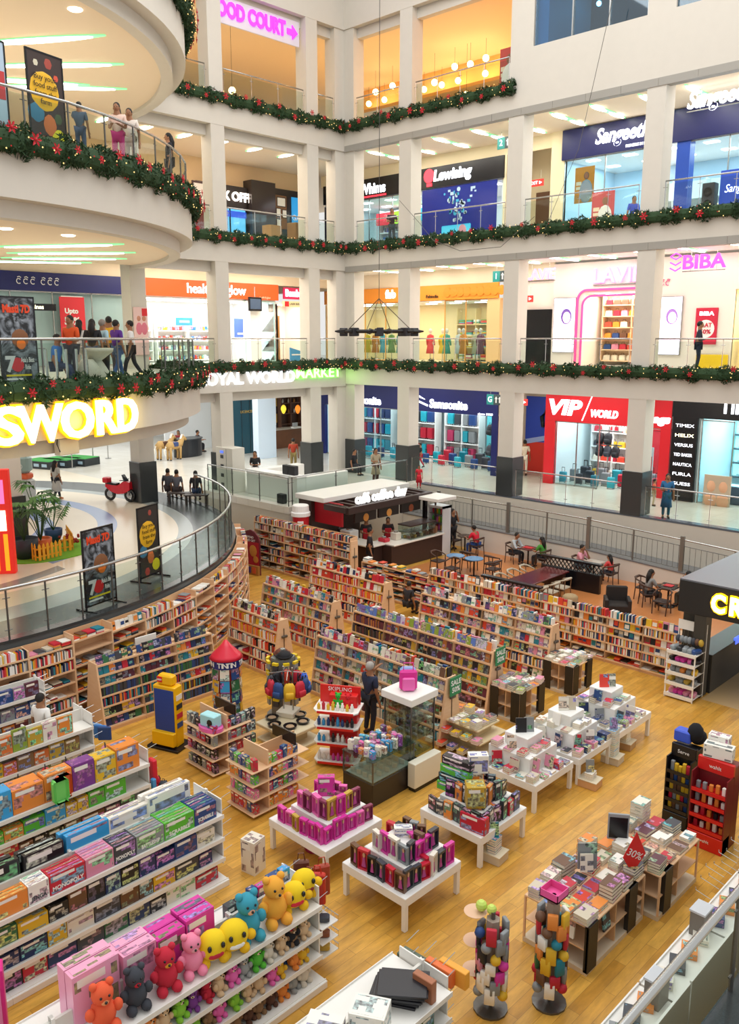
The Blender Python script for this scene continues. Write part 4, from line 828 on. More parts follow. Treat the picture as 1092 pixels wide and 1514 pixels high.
win(FL, -24, -9.4, ZF, 11.05, frames=8)
room(FL, -24, -9.0, ZF, 3.2, 3.6, '#e8e2da', 620, (1, .95, .88))
b0, b1 = LP2(85, 441, XL)[0], LP2(122, 441, XL)[0]
t = thing('sale_banner', 'tall red sale banner hanging in the shop window behind the walking people', 'banner', (XL+.12, (b0+b1)/2, 8.9), pi/2)
mb = MB(); mb.rbox(-(b1-b0)/2, (b1-b0)/2, -.01, .01, 0, 1.95, .005); mb.build('cloth', [M('#e0303c', .6)], t)
text('lettering', 'Upto', .3, wht, t, (-.05, -.02, 1.35), extrude=.004, bold=.012); text('lettering', '50%', .42, wht, t, (-.05, -.02, .92), extrude=.004, bold=.018); mb = MB(); mb.box(-.5, .5, -.03, .03, 1.95, 1.99); mb.build('hanging_bar', [wht], t)
sign_letters(Fr((XL-1.2, 0, 0), pi/2), 'pink lit lettering deep inside the shop behind the red banner', 'Michael', LP2(140, 443, XL-1.2)[0], 0, LP2(140, 443, XL-1.2)[1], .42, EM('#e89af0', 1.6), 1.5)
t = FL.th('black_sign_board', 'black ledge sign with golden script behind the dinosaur poster', 'sign', LP2(50, 456, XL+1)[0], -1.0, LP2(50, 459, XL+1)[1]); mb = MB(); mb.rbox(-1.1, .95, -.04, .04, 0, .28, .01); mb.build('panel', [blk], t); text('lettering', 'Silver Shines', .24, LY, t, (-.2, -.05, .14), extrude=.004)
mb = MB(); mb.box(-26, 4, -.02, .1, 11.83, 12.5); FL.st('wall_above_sign', mb, [cream])
s = board(FL, 'shop_sign', 'orange fascia with white letters over the bright pharmacy', -9.2, -.55, 11.05, 11.85, M('#f0581e', .4))
word(s, 'health & glow', .35, .4, .66, LW, 3.55, bold=.006); word(s, 'health & glow', 3.4, .12, .14, M('#f7c8a8', .5), .7)
room(FL, -9.0, -.6, ZF, 3.1, 3.8, '#f8f8f6', 640, (1, .99, .95)); win(FL, -2.7, -.75, ZF, 11.0, frames=2, fm=M('#b9d8cf', .3))
for j, (x0, x1) in enumerate(((-8.6, -6.4), (-6.1, -4.3), (-4.2, -2.4))):
 shelf_wall(FL, x0, x1, 2.9, ZF+.05, 4, .5, .4, 'white pharmacy shelving of small packets, %s from the left' % ordn(j))
 for k in range(4): packets(FL, x0+.1, x1-.1, 3.05, ZF+.12+k*.5, 11, ['#e0483c', '#e8f0f4', '#e6a23a', '#c8dce8', '#3a78c0', '#f4f0e6', '#d88aa0'], 'small packet on the %s pharmacy shelving, %s shelf' % (ordn(j), ordn(3-k)), 'packets on pharmacy shelving %d %d' % (j, k), .85)
for i, (px, w1, c) in enumerate(((272, 1.0, '#3a8ac8'), (356, .9, '#5a78d0'))):
 y, z = LP2(px, 474 if i == 0 else 485, XL-2.2); t = FL.th('aisle_sign', ('blue aisle sign over the pharmacy shelves', 'blue poster panel beside the pharmacy entrance pillar')[i], 'sign', y, 2.2, z-.25*(i+1)); mb = MB(); mb.rbox(-w1/2, w1/2, -.03, .03, 0, .4+.6*i, .01); mb.build('panel', [M(c, .5)], t); mb = MB(); mb.box(-w1*.3, w1*.3, -.04, -.03, .15, .25); mb.build('caption', [wht], t)
y, z = LP2(377, 460, XL+.6); t = FL.th('wall_screen', 'black screen hung before the pharmacy pillar', 'screen', y, -.6, z); mb = MB(); mb.rbox(-.42, .42, -.05, .05, 0, .7, .02); mb.build('casing', [blk], t); mb = MB(); mb.box(-.34, .34, -.06, -.05, .1, .6); mb.build('display', [EM('#3a4a60', .6)], t); mb = MB(); mb.cyl((0, 0, .7), (0, 0, 1.2), .02, n=5); mb.build('bracket', [steel], t)
y0, _ = LP2(370, 500, XL+.3); mb = MB(); mb.box(-.3, .3, -.35, .35, 0, 3.1); o = mb.build('column_shop', [M('#f4f4f0', .5)], loc=(XL+.1, y0+.3, ZF)); o['kind'] = 'structure'
t = FL.th('ad_poster', 'pale poster of two models on the third left column', 'poster', -11.1, -4.3+.0, ZF+.6); t.location = (.06-.0, -11.65, ZF+.55); mb = MB(); mb.rbox(-.32, .32, -.02, .02, 0, 1.9, .005); mb.build('panel', [M('#eac6c0', .5)], t)
for q in (-.1, .14): mb = MB(); mb.ball(q, -.02, 1.45, .09, sy=.3, sz=1.2); mb.build('face', [M('#c88a70', .6)], t); mb = MB(); mb.ball(q, -.015, 1.05, .15, sy=.2, sz=1.7); mb.build('dress', [M('#d8788a', .6)], t)
mb = MB(); mb.rbox(.05, .3, -.03, -.02, 1.55, 1.85, .005); mb.build('red_tag', [red], t)
y0, y1 = LP2(417, 430, XL)[0], .6
s = board(FL, 'shop_sign', 'crimson fascia with pink-white lit letters beside the orange fascia', y0, 1.9, 11.15, 11.75, M('#d81f5a', .4)); word(s, 'Bombay', -.3, .3, .5, LW, 1.3, bold=.02)
s = FL.th('small_sign', 'small cream sign with a red square beneath the crimson fascia', 'sign', y0+.6, -.05, 10.75); mb = MB(); mb.rbox(-.65, .65, -.03, .03, 0, .3, .01); mb.build('panel', [M('#f7e8b8', .5)], s); mb = MB(); mb.box(-.5, -.22, -.04, -.03, .02, .28); mb.build('red_square', [red], s); text('lettering', 'LASER SKIN', .16, M('#5a4a3a', .5), s, (.2, -.04, .15), extrude=.003, width=.7)
room(FL, -.5, 2.2, ZF, 3.0, 2.6, '#fbeade', 150, (1, .86, .74))
mb = MB(); mb.box(XL-1.2, XL-1.1, y0+.1, y0+.7, ZF, 10.3); o = struct('door_4', mb, [M('#9a6a34', .5)]); mb = MB(); mb.cyl((XL-1.05, y0+.6, 8.9), (XL-1.05, y0+.6, 9.1), .02); mb.build('door_handle', [steel], o)
t = FL.th('blue_floor_panel', 'small blue display panel standing low behind the left railing', 'panel', LP2(437, 520, XL+2)[0], -2., ZF); mb = MB(); mb.loft([[(-.4, -.03, 0), (.4, -.03, 0), (.4, .03, 0), (-.4, .03, 0)], [(-.4, -.03, .75), (.4, -.03, .55), (.4, .03, .55), (-.4, .03, .75)]]); mb.build('panel', [M('#4a9ad0', .5)], t); mb = MB(); mb.box(-.3, .3, -.04, -.03, .35, .42); mb.build('caption', [wht], t)
t = thing('shop_sign', 'white and green lit letters of the market sign on the left fascia', 'sign', (.06, -6.0, 7.32), pi/2)
ya = LP2(305, 567, 0)[0]; yb = LP2(430, 560, 0)[0]; yc, yd = LP2(435, 556, 0)[0], LP2(501, 545, 0)[0]
text('lettering', 'LOYAL WORLD', .72, EM('#f4f8ff', 1.5), t, ((ya+yb)/2+6.0-.15, -.05, -.02), bold=.025, width=yb-ya+.6, label='white lit letters'); text('lettering', 'MARKET', .66, EM('#d8ffb0', 1.8), t, ((yc+yd)/2+6.0, -.05, .1), bold=.004, width=yd-yc, label='green-white lit letters')
text('lettering', 'MARKET', .66, LG_, t, ((yc+yd)/2+6.0, -.02, .1), bold=.035, width=yd-yc+.1, label='green halo outline drawn behind the letters')  # enlarged green copy imitates the glow round the letters
l = bpy.data.lights.new('sign_glow', 'AREA'); l.energy = 9; l.color = (.45, 1, .2); l.size = 2.0; l.shape = 'RECTANGLE'; l.size_y = .3; o = bpy.data.objects.new('sign_glow', l); COL.objects.link(o); o.location = (.5, -.9, 7.3); o.rotation_euler = (pi/2, 0, -pi*.25)
# ================= ground level, left hall
XH = -13.5
mb = MB(); mb.box(XH-8, XH-7.9, -38, 14, ZG, 7.1); mb.box(XH, XH+.1, -2.2, 1.2, ZG, 7.0); struct('wall_hall', mb, [M('#eef1f2', .6)])
y0, y1 = LP2(349, 600, -9.5)[0], LP2(374, 600, -9.5)[0]
t = thing('teal_partition', 'tall dark teal glazed partition with gold lettering in the market entrance', 'partition', (-9.5, (y0+y1)/2, ZG), pi/2); h_ = (y1-y0)/2
mb = MB(); mb.box(-h_-.3, h_, -.05, .05, 0, 4.2); mb.build('panel', [M('#2f5563', .2)], t); text('lettering', 'LICENCED', .22, M('#d8b24a', .4), t, (h_*.2, -.07, 2.5), extrude=.004, width=1.)
mb = MB()
for k in range(3): mb.box(-h_-.3+k*h_-.02, -h_-.3+k*h_+.02, -.07, .07, 0, 4.2)
mb.build('frame', [M('#26363c', .4)], t)
for i, (p0, p1) in enumerate(((376, 392), (408, 422))):
 y0, y1 = LP2(p0, 600, XH)[0], LP2(p1, 600, XH)[0]; t = thing('striped_panel', 'panel of green, yellow and brown stripes in the market entrance, %s of the pale pillar' % ('left' if i == 0 else 'right'), 'panel', (XH+.12, (y0+y1)/2, ZG), pi/2); h_ = (y1-y0)/2+.1
 for k, (c, z0, z1) in enumerate((('#3a2a22', 0, 1.2), ('#e8b03a', 1.2, 1.8), ('#4a3426', 1.8, 2.3), ('#f0c050', 2.3, 3.0), ('#3a2a22', 3.0, 3.4), ('#58c838', 3.4, 4.3))): mb = MB(); mb.box(-h_, h_, -.03, .03, z0, z1); mb.build('stripe', [M(c, .5)], t)
y0, y1 = LP2(381, 600, -6.9)[0], LP2(407, 600, -6.9)[0]; mb = MB(); mb.box(-7.4, -6.9, y0, y1, ZG, 7.0); struct('column_hall', mb, [M('#d4e4f4', .5)])
y0, y1 = LP2(408, 650, -9.8)[0], LP2(447, 650, -9.8)[0]
t = thing('wooden_counter', 'long brown wooden counter with pale top in the market entrance', 'counter', (-9.8, (y0+y1)/2, ZG), pi/2); h_ = (y1-y0)/2+.2
mb = MB(); mb.rbox(-h_, h_, 0, .7, 0, 1.15, .02); mb.build('front', [wood_mat('#8a5a3c', '#6f4730', (1, 8, 1))], t); mb = MB(); mb.rbox(-h_-.05, h_+.05, -.06, .75, 1.15, 1.22, .02); mb.build('top', [M('#c9c2b8', .3)], t)
t = thing('dark_shelving', 'tall dark wooden shelving behind the wooden counter', 'shelves', (-12.6, (LP2(424, 600, -12.6)[0]+LP2(450, 600, -12.6)[0])/2, ZG), pi/2)
mb = MB(); mb.box(-1.3, 1.3, .3, .4, 0, 4.2); mb.build('back_panel', [M('#4a2e20', .6)], t)
for k in range(6): mb = MB(); mb.box(-1.3, 1.3, 0, .3, .4+k*.7, .45+k*.7); mb.build('shelf', [M('#6a4430', .6)], t)
for k in range(4): mb = MB(); mb.box(-1.3+k*.867-.03, -1.3+k*.867+.03, 0, .32, 0, 4.2); mb.build('upright', [M('#6a4430', .6)], t)
for k in range(10):
 mb = MB(); mb.lathe([(.05, 0), (.07, .05), (.06, .16), (.03, .2), (.03, .26)], n=8); o = mb.build('jar', [M(('#d8d2c0', '#b8803a', '#e8e4da')[k % 3], .4)], loc=(-12.78, t.location.y-1.0+(k % 5)*.5, ZG+1.15+.7*(1+k//5))); tag(o, 'jar %s along the %s row of the dark shelving' % (ordn(k % 5), 'lower' if k < 5 else 'upper'), 'jar', 'jars on the dark shelving')
for i, (px, py, c) in enumerate(((419, 607, '#f0d840'), (440, 607, '#f08a2a'))):
 y, z = LP2(px, py, -9.6); t = thing('pendant_lamp', '%s pendant lamp over the wooden counter' % ('yellow' if i == 0 else 'orange'), 'lamp', (-9.6, y, z)); mb = MB(); mb.lathe([(.05, .35), (.14, .25), (.18, .1), (.1, -.12), (.03, -.2)][::-1], n=12); mb.build('shade', [EM(c, .9)], t, smooth=True); mb = MB(); mb.cyl((0, 0, .35), (0, 0, 7.0-z), .01, n=4); mb.build('cord', [blk], t)
t = thing('cash_register', 'white weighing tray on the wooden counter', 'register', (-9.45, LP2(438, 632, -9.45)[0], ZG+1.22), pi/2); mb = MB(); mb.rbox(-.3, .3, -.15, .2, 0, .1, .02); mb.build('base', [wht], t); mb = MB(); mb.rbox(-.2, .2, .1, .16, .1, .35, .01); mb.build('display', [M('#b8bcc0', .4)], t)
mb = MB(); mb.box(XH-1.0, XH-.9, 3.3, 5.5, ZG, 7.0); struct('wall_hall_side', mb, [M('#e8ecee', .6)])
for i in range(3):
 x, y, z = at(309, 655-i*5, ZG); t = thing('shopping_trolley', 'nested wire shopping trolley beside the hall entrance, %s in the row' % ordn(i), 'trolley', (x-i*.5, y+.35*i, ZG), .4, 'nested trolleys')
 mb = MB()
 for k in range(6): z_ = .5+k*.09; mb.tube([(-.25, -.4, z_), (.25, -.4, z_), (.3, .4, z_+.03), (-.3, .4, z_+.03), (-.25, -.4, z_)], .007, 4)
 for k in range(6): xx = -.25+k*.1; mb.cyl((xx, -.4, .5), (xx*1.1, -.42, 1.0), .006, n=4); mb.cyl((xx*1.2, .4, .5), (xx*1.2, .42, 1.0), .006, n=4)
 mb.build('basket', [M('#8a8f94', .3, metal=.7)], t); mb = MB(); mb.tube([(-.25, -.4, .12), (-.28, .4, .12), (-.28, .45, 1.05), (.28, .45, 1.05), (.28, .4, .12), (.25, -.4, .12)], .014, 5); mb.build('frame', [steel], t)
 for sx in (-.24, .24):
  for sy in (-.36, .36): mb = MB(); mb.cyl((sx-.02, sy, .06), (sx+.02, sy, .06), .06, n=8); mb.build('wheel', [blk], t)
x, y, z = at(278, 674, ZG)
t = thing('black_desk', 'curved black reception desk far back in the white hall', 'desk', (x, y, ZG), pi/2+.2); mb = MB(); mb.lathe([(1.0, 0), (1.0, 1.0), (.9, 1.0)], n=24, sy=.6); mb.build('base', [M('#26282c', .3)], t); mb = MB(); mb.lathe([(1.08, 1.0), (1.08, 1.06), (.1, 1.06)], n=24, sy=.62); mb.build('top', [M('#3a3c40', .3)], t)
horse = M('#c09a60', .8); hwhite = M('#f0e8dc', .8)
for i, (px, py) in enumerate(((243, 679), (258, 680))):
 x, y, z = at(px, py, ZG); t = thing('ride_on_horse', 'plush ride-on toy horse in the white hall, %s one' % ('left' if i == 0 else 'right'), 'toy horse', (x, y, ZG), pi*.55, None)
 mb = MB(); mb.tube([(-.5, 0, .75), (-.3, 0, .85), (.2, 0, .82), (.45, 0, .88), (.62, 0, 1.1), (.7, 0, 1.25)], [.16, .24, .22, .2, .13, .1], 10); mb.tube([(.66, 0, 1.25), (.8, 0, 1.18), (.92, 0, 1.08)], [.11, .1, .07], 8)
 for sx, sy in ((-.38, -.13), (-.38, .13), (.35, -.12), (.35, .12)): mb.tube([(sx, sy, .75), (sx+.02, sy, .4), (sx, sy, .06)], [.1, .06, .07], 7)
 for sy in (-.06, .06): mb.cyl((.66, sy, 1.3), (.64, sy*1.3, 1.42), .03, .01, 5)
 mb.build('body', [horse], t, smooth=True); mb = MB(); mb.tube([(-.6, 0, .8), (-.72, 0, .6), (-.7, 0, .35)], [.05, .06, .02], 6); mb.build('tail', [hwhite], t); mb = MB(); mb.tube([(.5, 0, 1.15), (.62, 0, 1.36), (.75, 0, 1.36)], [.06, .07, .04], 6); mb.build('mane', [hwhite], t)
 mb = MB(); mb.rbox(-.2, .15, -.26, .26, .78, 1.04, .05); mb.build('saddle', [M('#3a4a7a' if i else '#5a3a2a', .6)], t)
 for sx, sy in ((-.38, -.13), (-.38, .13), (.35, -.12), (.35, .12)): mb = MB(); mb.cyl((sx, sy-.03, .05), (sx, sy+.03, .05), .05, n=8); mb.build('wheel', [blk], t)
for i in range(3):
 x, y, z = at(66+i*26, 691-i*2.2, ZG); t = thing('turf_platform', 'low black box platform topped with green turf in the hall, %s of three' % ordn(i), 'platform', (x, y, ZG), .35); mb = MB(); mb.rbox(-.9, .9, -.6, .6, 0, .4, .02); mb.build('box', [M('#23282c', .5)], t); mb = MB(); mb.box(-.88, .88, -.58, .58, .4, .43); mb.build('turf', [M('#3f9a48', .9, noise=.3, nscale=40)], t)
 for k in range(3): mb = MB(); mb.box(-.7+k*.55, -.35+k*.55, -.61, -.6, .12, .28); mb.build('window_cutout', [M('#9fb8c8', .4)], t)
for i, (px, py) in enumerate(((107, 692), (138, 683), (160, 678))):
 x, y, z = at(px, py, ZG); t = thing('barrier_post', 'steel barrier post on the white hall floor, %s from the turf boxes' % ordn(i), 'post', (x, y, ZG)); mb = MB(); mb.lathe([(.18, 0), (.18, .03), (.03, .05)], n=14); mb.build('base', [steel], t); mb = MB(); mb.cyl((0, 0, .03), (0, 0, 1.0), .03, n=8); mb.build('pole', [steel], t)
x, y, z = at(178, 741, ZG); t = thing('toy_motorbike', 'red ride-on toy motorbike parked beside the dark clad column', 'motorbike', (x, y, ZG), radians(20)); rd = M('#d8182c', .25); t.scale = (.95,)*3
for sx in (-.55, .55):
 mb = MB(); n = 18; R_, r_ = .24, .07
 mb.loft([[(sx+(R_+r_*cos(2*pi*k/8))*cos(2*pi*i/n), r_*sin(2*pi*k/8), .3+(R_+r_*cos(2*pi*k/8))*sin(2*pi*i/n)) for k in range(8)] for i in range(n+1)], cap0=False, cap1=False); wl = mb.build('wheel', [blk], t, smooth=True); mb = MB(); mb.cyl((sx, -.05, .3), (sx, .05, .3), .15, n=12); mb.build('hub', [steel], wl)
mb = MB(); mb.loft([[(a, s_*w1, z_) for s_, z_ in ((-1, z0), (1, z0), (.8, z1), (-.8, z1))] for a, w1, z0, z1 in ((-.75, .08, .62, .8), (-.4, .16, .45, .75), (0, .18, .35, .72), (.35, .2, .4, .95), (.62, .12, .55, .9))]); mb.build('fairing', [rd], t)
mb = MB(); mb.loft([[(a, s_*w1, z_) for s_, z_ in ((-1, z0), (1, z0), (1, z1), (-1, z1))] for a, w1, z0, z1 in ((-.72, .12, .78, .84), (-.1, .14, .7, .82))]); mb.build('seat', [blk], t); mb = MB(); mb.rbox(-.85, -.55, -.16, .16, .8, 1.05, .05); mb.build('top_case', [rd], t)
mb = MB(); mb.loft([[(.38, -.16, .92), (.38, .16, .92), (.42, .14, .95), (.42, -.14, .95)], [(.22, -.1, 1.22), (.22, .1, 1.22), (.24, .1, 1.22), (.24, -.1, 1.22)]]); mb.build('windscreen', [M('#3a3f46', .1)], t); mb = MB(); mb.tube([(.28, -.32, 1.0), (.36, -.1, .98), (.36, .1, .98), (.28, .32, 1.0)], .02, 6); mb.build('handlebar', [blk], t); mb = MB(); mb.cyl((.5, -.1, .85), (.55, -.1, .3), .03, n=6); mb.cyl((.5, .1, .85), (.55, .1, .3), .03, n=6); mb.build('fork', [steel], t)
x, y, z = at(14, 808, ZG); column('column_promenade', x-.45, x+.35, y-.3, y+.45, ZG, 6.4, True)
x, y, z = at(2, 848, ZG); t = thing('red_stall', 'tall red and yellow lit stall panel at the edge of the promenade', 'stall', (x-.15, y-.1, ZG), .9)
mb = MB(); mb.rbox(-.75, .6, -.12, .12, 0, 3.1, .03); mb.build('panel', [EM('#d8281c', .5)], t);
for k in range(4): mb = MB(); mb.box(-.5+k*.28, -.38+k*.28, -.14, -.12, .1, 1.2); mb.build('yellow_stripe', [EM('#f4a01e', .8)], t)
mb = MB(); mb.box(-.6, .45, -.14, -.12, 1.3, 1.9); mb.build('lit_panel', [EM('#fff4d0', 3)], t); mb = MB(); mb.box(-.6, .45, -.14, -.12, 2.1, 2.8); mb.build('picture', [EM('#e87ac0', .8)], t)
x, y, z = at(36, 742, ZG); t = thing('ride_machine', 'grey and white coin ride machine behind the potted palms', 'ride', (x, y, ZG), .5); mb = MB(); mb.rbox(-.45, .45, -.3, .3, 0, 1.0, .12); mb.build('body', [M('#c8ccca', .4)], t); mb = MB(); mb.rbox(-.4, .4, -.25, .25, 1.0, 1.25, .08); mb.build('orange_band', [M('#e8683a', .4)], t); mb = MB(); mb.rbox(-.42, .42, -.28, .28, 1.25, 2.0, .18); mb.build('head', [M('#9ab0aa', .4)], t); text('lettering', 'NANO', .26, wht, t, (0, -.32, 1.55), extrude=.004, width=.55)
mb = MB(); mb.box(-5.5, -4.9, -17.5, -14.9, ZG, 6.3); struct('wall_white_block', mb, [M('#f2f0ee', .6)])
tx, ty, _ = at(68, 815, ZG); tx += .1; ty += .1
mb = MB(); mb.lathe([(1.75, 0), (1.75, .03), (.05, .03)], n=36, sx=.72, sy=1.0); o = mb.build('turf_mat', [M('#76b32e', .95, noise=.3, nscale=60)], loc=(tx, ty, ZG), rz=.25); tag(o, 'oval green turf mat beneath the potted palms', 'mat')
fence = M('#f2a81e', .5)
def pick(name, label, pts):
 t = thing(name, label, 'fence', (*pts[0], ZG+.03)); ox, oy = pts[0]
 for i in range(len(pts)-1):
  (ax, ay), (bx, by) = pts[i], pts[i+1]; n = max(2, int(hypot(bx-ax, by-ay)/.13)); a = atan2(by-ay, bx-ax)
  mb = MB(); T = Matrix.Translation((ax-ox, ay-oy, 0)) @ Matrix.Rotation(a, 4, 'Z'); l = hypot(bx-ax, by-ay)
  mb.box(0, l, -.012, .012, .12, .16, T=T); mb.box(0, l, -.012, .012, .36, .4, T=T); mb.build('rail', [fence], t)
  for k in range(n):
   mb = MB(); x = l*(k+.5)/n; q = [(x-.045, .02), (x+.045, .02), (x+.045, .48), (x, .56), (x-.045, .48)]; mb.loft([[(u, -.03, v) for u, v in q], [(u, -.012, v) for u, v in q]], T=T); mb.build('picket', [fence], t)
P1 = [at(*q, ZG)[:2] for q in ((48, 829), (56, 832), (92, 823))]; P2 = [at(*q, ZG)[:2] for q in ((92, 818), (108, 815), (98, 800))]
pick('picket_fence', 'low yellow picket fence in front of the orange palm pot', P1); pick('picket_fence', 'low yellow picket fence section at the corner of the turf mat', P2)
leafm = M('#4c7d34', .6, noise=.25, nscale=6); leafd = M('#365c2a', .6, noise=.25, nscale=6)
def palm(px, py, potc, label, h, nleaf, potr, fan=True, cn='palm'):
 x, y, _ = at(px, py, ZG); t = thing('potted_palm', label, 'plant', (x, y, ZG+.03)); r2 = random.Random(int(px))
 mb = MB(); mb.lathe([(potr*.6, 0), (potr*.95, potr*.8), (potr, potr*1.5), (potr*.88, potr*1.5), (potr*.8, potr*1.3)], n=18); mb.build('pot', [M(potc, .5)], t, smooth=True)
 for k in range(nleaf):
  a = 2*pi*k/nleaf+r2.uniform(-.3, .3); hh = h*r2.uniform(.6, 1.0); sp = r2.uniform(.25, .6); b0 = (0, 0, potr*1.3); b1 = (sp*.5*cos(a), sp*.5*sin(a), hh*.7); b2 = (sp*cos(a), sp*sin(a), hh)
  mb = MB(); mb.tube([b0, b1, b2], [.018, .014, .01], 5); st = mb.build('stem', [leafd], t)
  mb = MB(); nb = 9 if fan else 12
  for j in range(nb):
   if fan:
    aa = a-1.5+3.0*j/(nb-1); l = r2.uniform(.38, .5); e = (b2[0]+l*cos(aa), b2[1]+l*sin(aa), b2[2]-.06-.12*abs(j-4)/4); wv = (-sin(aa)*.07, cos(aa)*.07, .0); mid = [(b2[i]+e[i])/2 for i in range(3)]; mid[2] += .09
    mb.add([b2, [mid[i]+wv[i] for i in range(3)], e, [mid[i]-wv[i] for i in range(3)]], [(0,1,2,3)])
   else:
    u = (j+1)/nb; c = [b1[i]+(b2[i]-b1[i])*u for i in range(3)]; sgn = 1 if j % 2 else -1; aa = a+sgn*1.1; l = .3*(1.1-.5*u); e = (c[0]+l*cos(aa), c[1]+l*sin(aa), c[2]-.1); wv = (cos(a)*.025, sin(a)*.025, .01)
    mb.add([c, [(c[i]+e[i])/2+wv[i] for i in range(3)], e, [(c[i]+e[i])/2-wv[i] for i in range(3)]], [(0,1,2,3)])
  mb.build('leaf', [leafm if k % 3 else leafd], st)
palm(38, 826, '#2e3a46', 'tall fan-leaved palm in the dark slate pot on the turf mat', 2.0, 9, .42)
palm(62, 820, '#e86a2a', 'fan palm in the orange bowl behind the yellow picket fence', 2.35, 11, .34)
palm(80, 802, '#2a4a7a', 'feathery palm in the blue pot behind the picket fence corner', 1.6, 9, .3, False)
mb = MB()
for k in range(40):
 a = rnd.random()*6.3; r = rnd.random()*.35; mb.ball(r*cos(a), r*sin(a), .15+rnd.random()*.25, .05, n=5, k=3)
o = mb.build('red_flowers', [M('#a8322a', .7)], loc=(*at(103, 810, ZG)[:2], ZG+.03)); tag(o, 'clump of reddish bedding plants inside the picket fence corner', 'flowers', kind='stuff')
def standee(pa, pb, ptop, label, face):
 (ax, ay, _), (bx, by, _) = at(*pa, ZG), at(*pb, ZG); a = atan2(by-ay, bx-ax); w1 = hypot(bx-ax, by-ay); t = thing('poster_stand', label, 'poster stand', ((ax+bx)/2, (ay+by)/2, ZG), a); h_ = w1/2
 z1 = ptop; mb = MB()
 for sx in (-h_, h_): mb.box(sx-.02, sx+.02, -.02, .02, 0, z1); mb.box(sx-.02, sx+.02, -.35, .35, 0, .04)
 mb.box(-h_, h_, -.02, .02, z1-.04, z1); mb.box(-h_, h_, -.02, .02, .1, .14); mb.build('frame', [blk], t); mb = MB(); mb.box(-h_+.02, h_-.02, -.012, .012, .14, z1-.04); mb.build('panel', [face], t)
 return t, h_, z1
m_sw, nt, b = newmat('poster_grey_swirl'); N, L = nt.nodes.new, nt.links.new
tc = N('ShaderNodeTexCoord'); wv = N('ShaderNodeTexNoise'); wv.inputs['Scale'].default_value = 2.6; wv.inputs['Detail'].default_value = 6; wv.inputs['Distortion'].default_value = 2.5
cr = N('ShaderNodeValToRGB'); cr.color_ramp.elements[0].position = .42; cr.color_ramp.elements[0].color = (*srgb('#1b1f24'), 1); cr.color_ramp.elements[1].position = .66; cr.color_ramp.elements[1].color = (*srgb('#9aa2ac'), 1)
L(tc.outputs['Object'], wv.inputs['Vector']); L(wv.outputs['Fac'], cr.inputs[0]); L(cr.outputs[0], b.inputs['Base Color'])
def ride_poster(t, h_, z1):
 text('lettering', 'Masti 7D', .26*h_*2, M('#e8481e', .5), t, (0, -.02, z1-.3), extrude=.006, bold=.012, width=h_*1.5)
 text('lettering', '7', .5, M('#d8d8d8', .5), t, (-h_*.55, -.02, z1*.27), extrude=.006, bold=.02); mb = MB(); mb.lathe([(.17, 0), (.17, .01)], n=16, T=Matrix.Translation((-h_*.15, -.012, z1*.27)) @ Matrix.Rotation(pi/2, 4, 'X')); mb.build('red_disc', [red], t)
 text('lettering', "Asia's Best\nRide", .17, wht, t, (h_*.42, -.02, z1*.28), extrude=.006, width=h_*.75); mb = MB(); mb.box(-h_*.8, h_*.6, -.02, -.012, z1*.145, z1*.165); mb.build('yellow_caption', [M('#e8d020', .5)], t); mb = MB(); mb.box(-h_*.8, h_*.1, -.02, -.012, z1*.105, z1*.125); mb.build('white_caption', [wht], t)
 mb = MB(); mb.ball(h_*.1, -.02, z1*.55, .3*h_*1.6, sy=.06); mb.build('mask_picture', [M('#8a5a38', .6)], t); mb = MB(); mb.ball(h_*.1, -.045, z1*.49, .16*h_*1.6, sy=.06); mb.build('orange_picture', [M('#e8781e', .6)], t)
ride_poster(*standee((128, 905), (172, 889), 2.1, 'dark grey standing poster with red title on the promenade behind the railing', m_sw))
def veg_poster(t, h_, z1):
 mb = MB(); mb.ball(-h_*.1, -.01, z1*.62, h_*.85, sy=.05); mb.build('yellow_disc', [M('#f0b81e', .5)], t)
 text('lettering', 'Buy your\nfood stuff\nfrom the\nfarm', h_*.34, blk, t, (-h_*.1, -.055, z1*.63), extrude=.002)
 for k, (x, z, r, c) in enumerate(((-.5, .88, .3, '#d8d0b8'), (.2, .9, .35, '#a8483a'), (-.6, .4, .5, '#3a7a9a'), (.1, .3, .45, '#d8743a'), (.6, .38, .35, '#4a5a3a'), (.6, .18, .5, '#e8d81e'), (-.3, .12, .4, '#b83a2a'), (.6, .78, .3, '#d8543a'))): mb = MB(); mb.ball(x*h_, -.004, z*z1, r*h_, sy=.06, sz=1.3 if k == 3 else 1); mb.build('produce_picture', [M(c, .6)], t)
veg_poster(*standee((208, 862), (237, 850), 2.15, 'standing poster with a yellow disc on the promenade near the granite border', M('#2f2a26', .5)))
def bal_standee(px0, px1, pyb, z, ztop, label, face, r=RU-.55):
 d0, d1 = ray(px0, pyb), ray(px1, pyb)
 def hit(d):
  ox, oy = CAM.x-C0[0], CAM.y-C0[1]; A = d[0]**2+d[1]**2; B = 2*(ox*d[0]+oy*d[1]); Cc = ox*ox+oy*oy-r*r; q = B*B-4*A*Cc; k = (-B-math.sqrt(max(q, 0)))/(2*A); return CAM.x+k*d[0], CAM.y+k*d[1]
 (ax, ay), (bx, by) = hit(d0), hit(d1); a = atan2(by-ay, bx-ax); w1 = hypot(bx-ax, by-ay); t = thing('poster_stand', label, 'poster stand', ((ax+bx)/2, (ay+by)/2, z), a); h_ = w1/2
 mb = MB()
 for sx in (-h_, h_): mb.box(sx-.02, sx+.02, -.02, .02, 0, ztop); mb.box(sx-.02, sx+.02, -.3, .3, 0, .04)
 mb.box(-h_, h_, -.02, .02, ztop-.04, ztop); mb.build('frame', [blk], t); mb = MB(); mb.box(-h_+.02, h_-.02, -.012, .012, .1, ztop-.04); mb.build('panel', [face], t); return t, h_, ztop
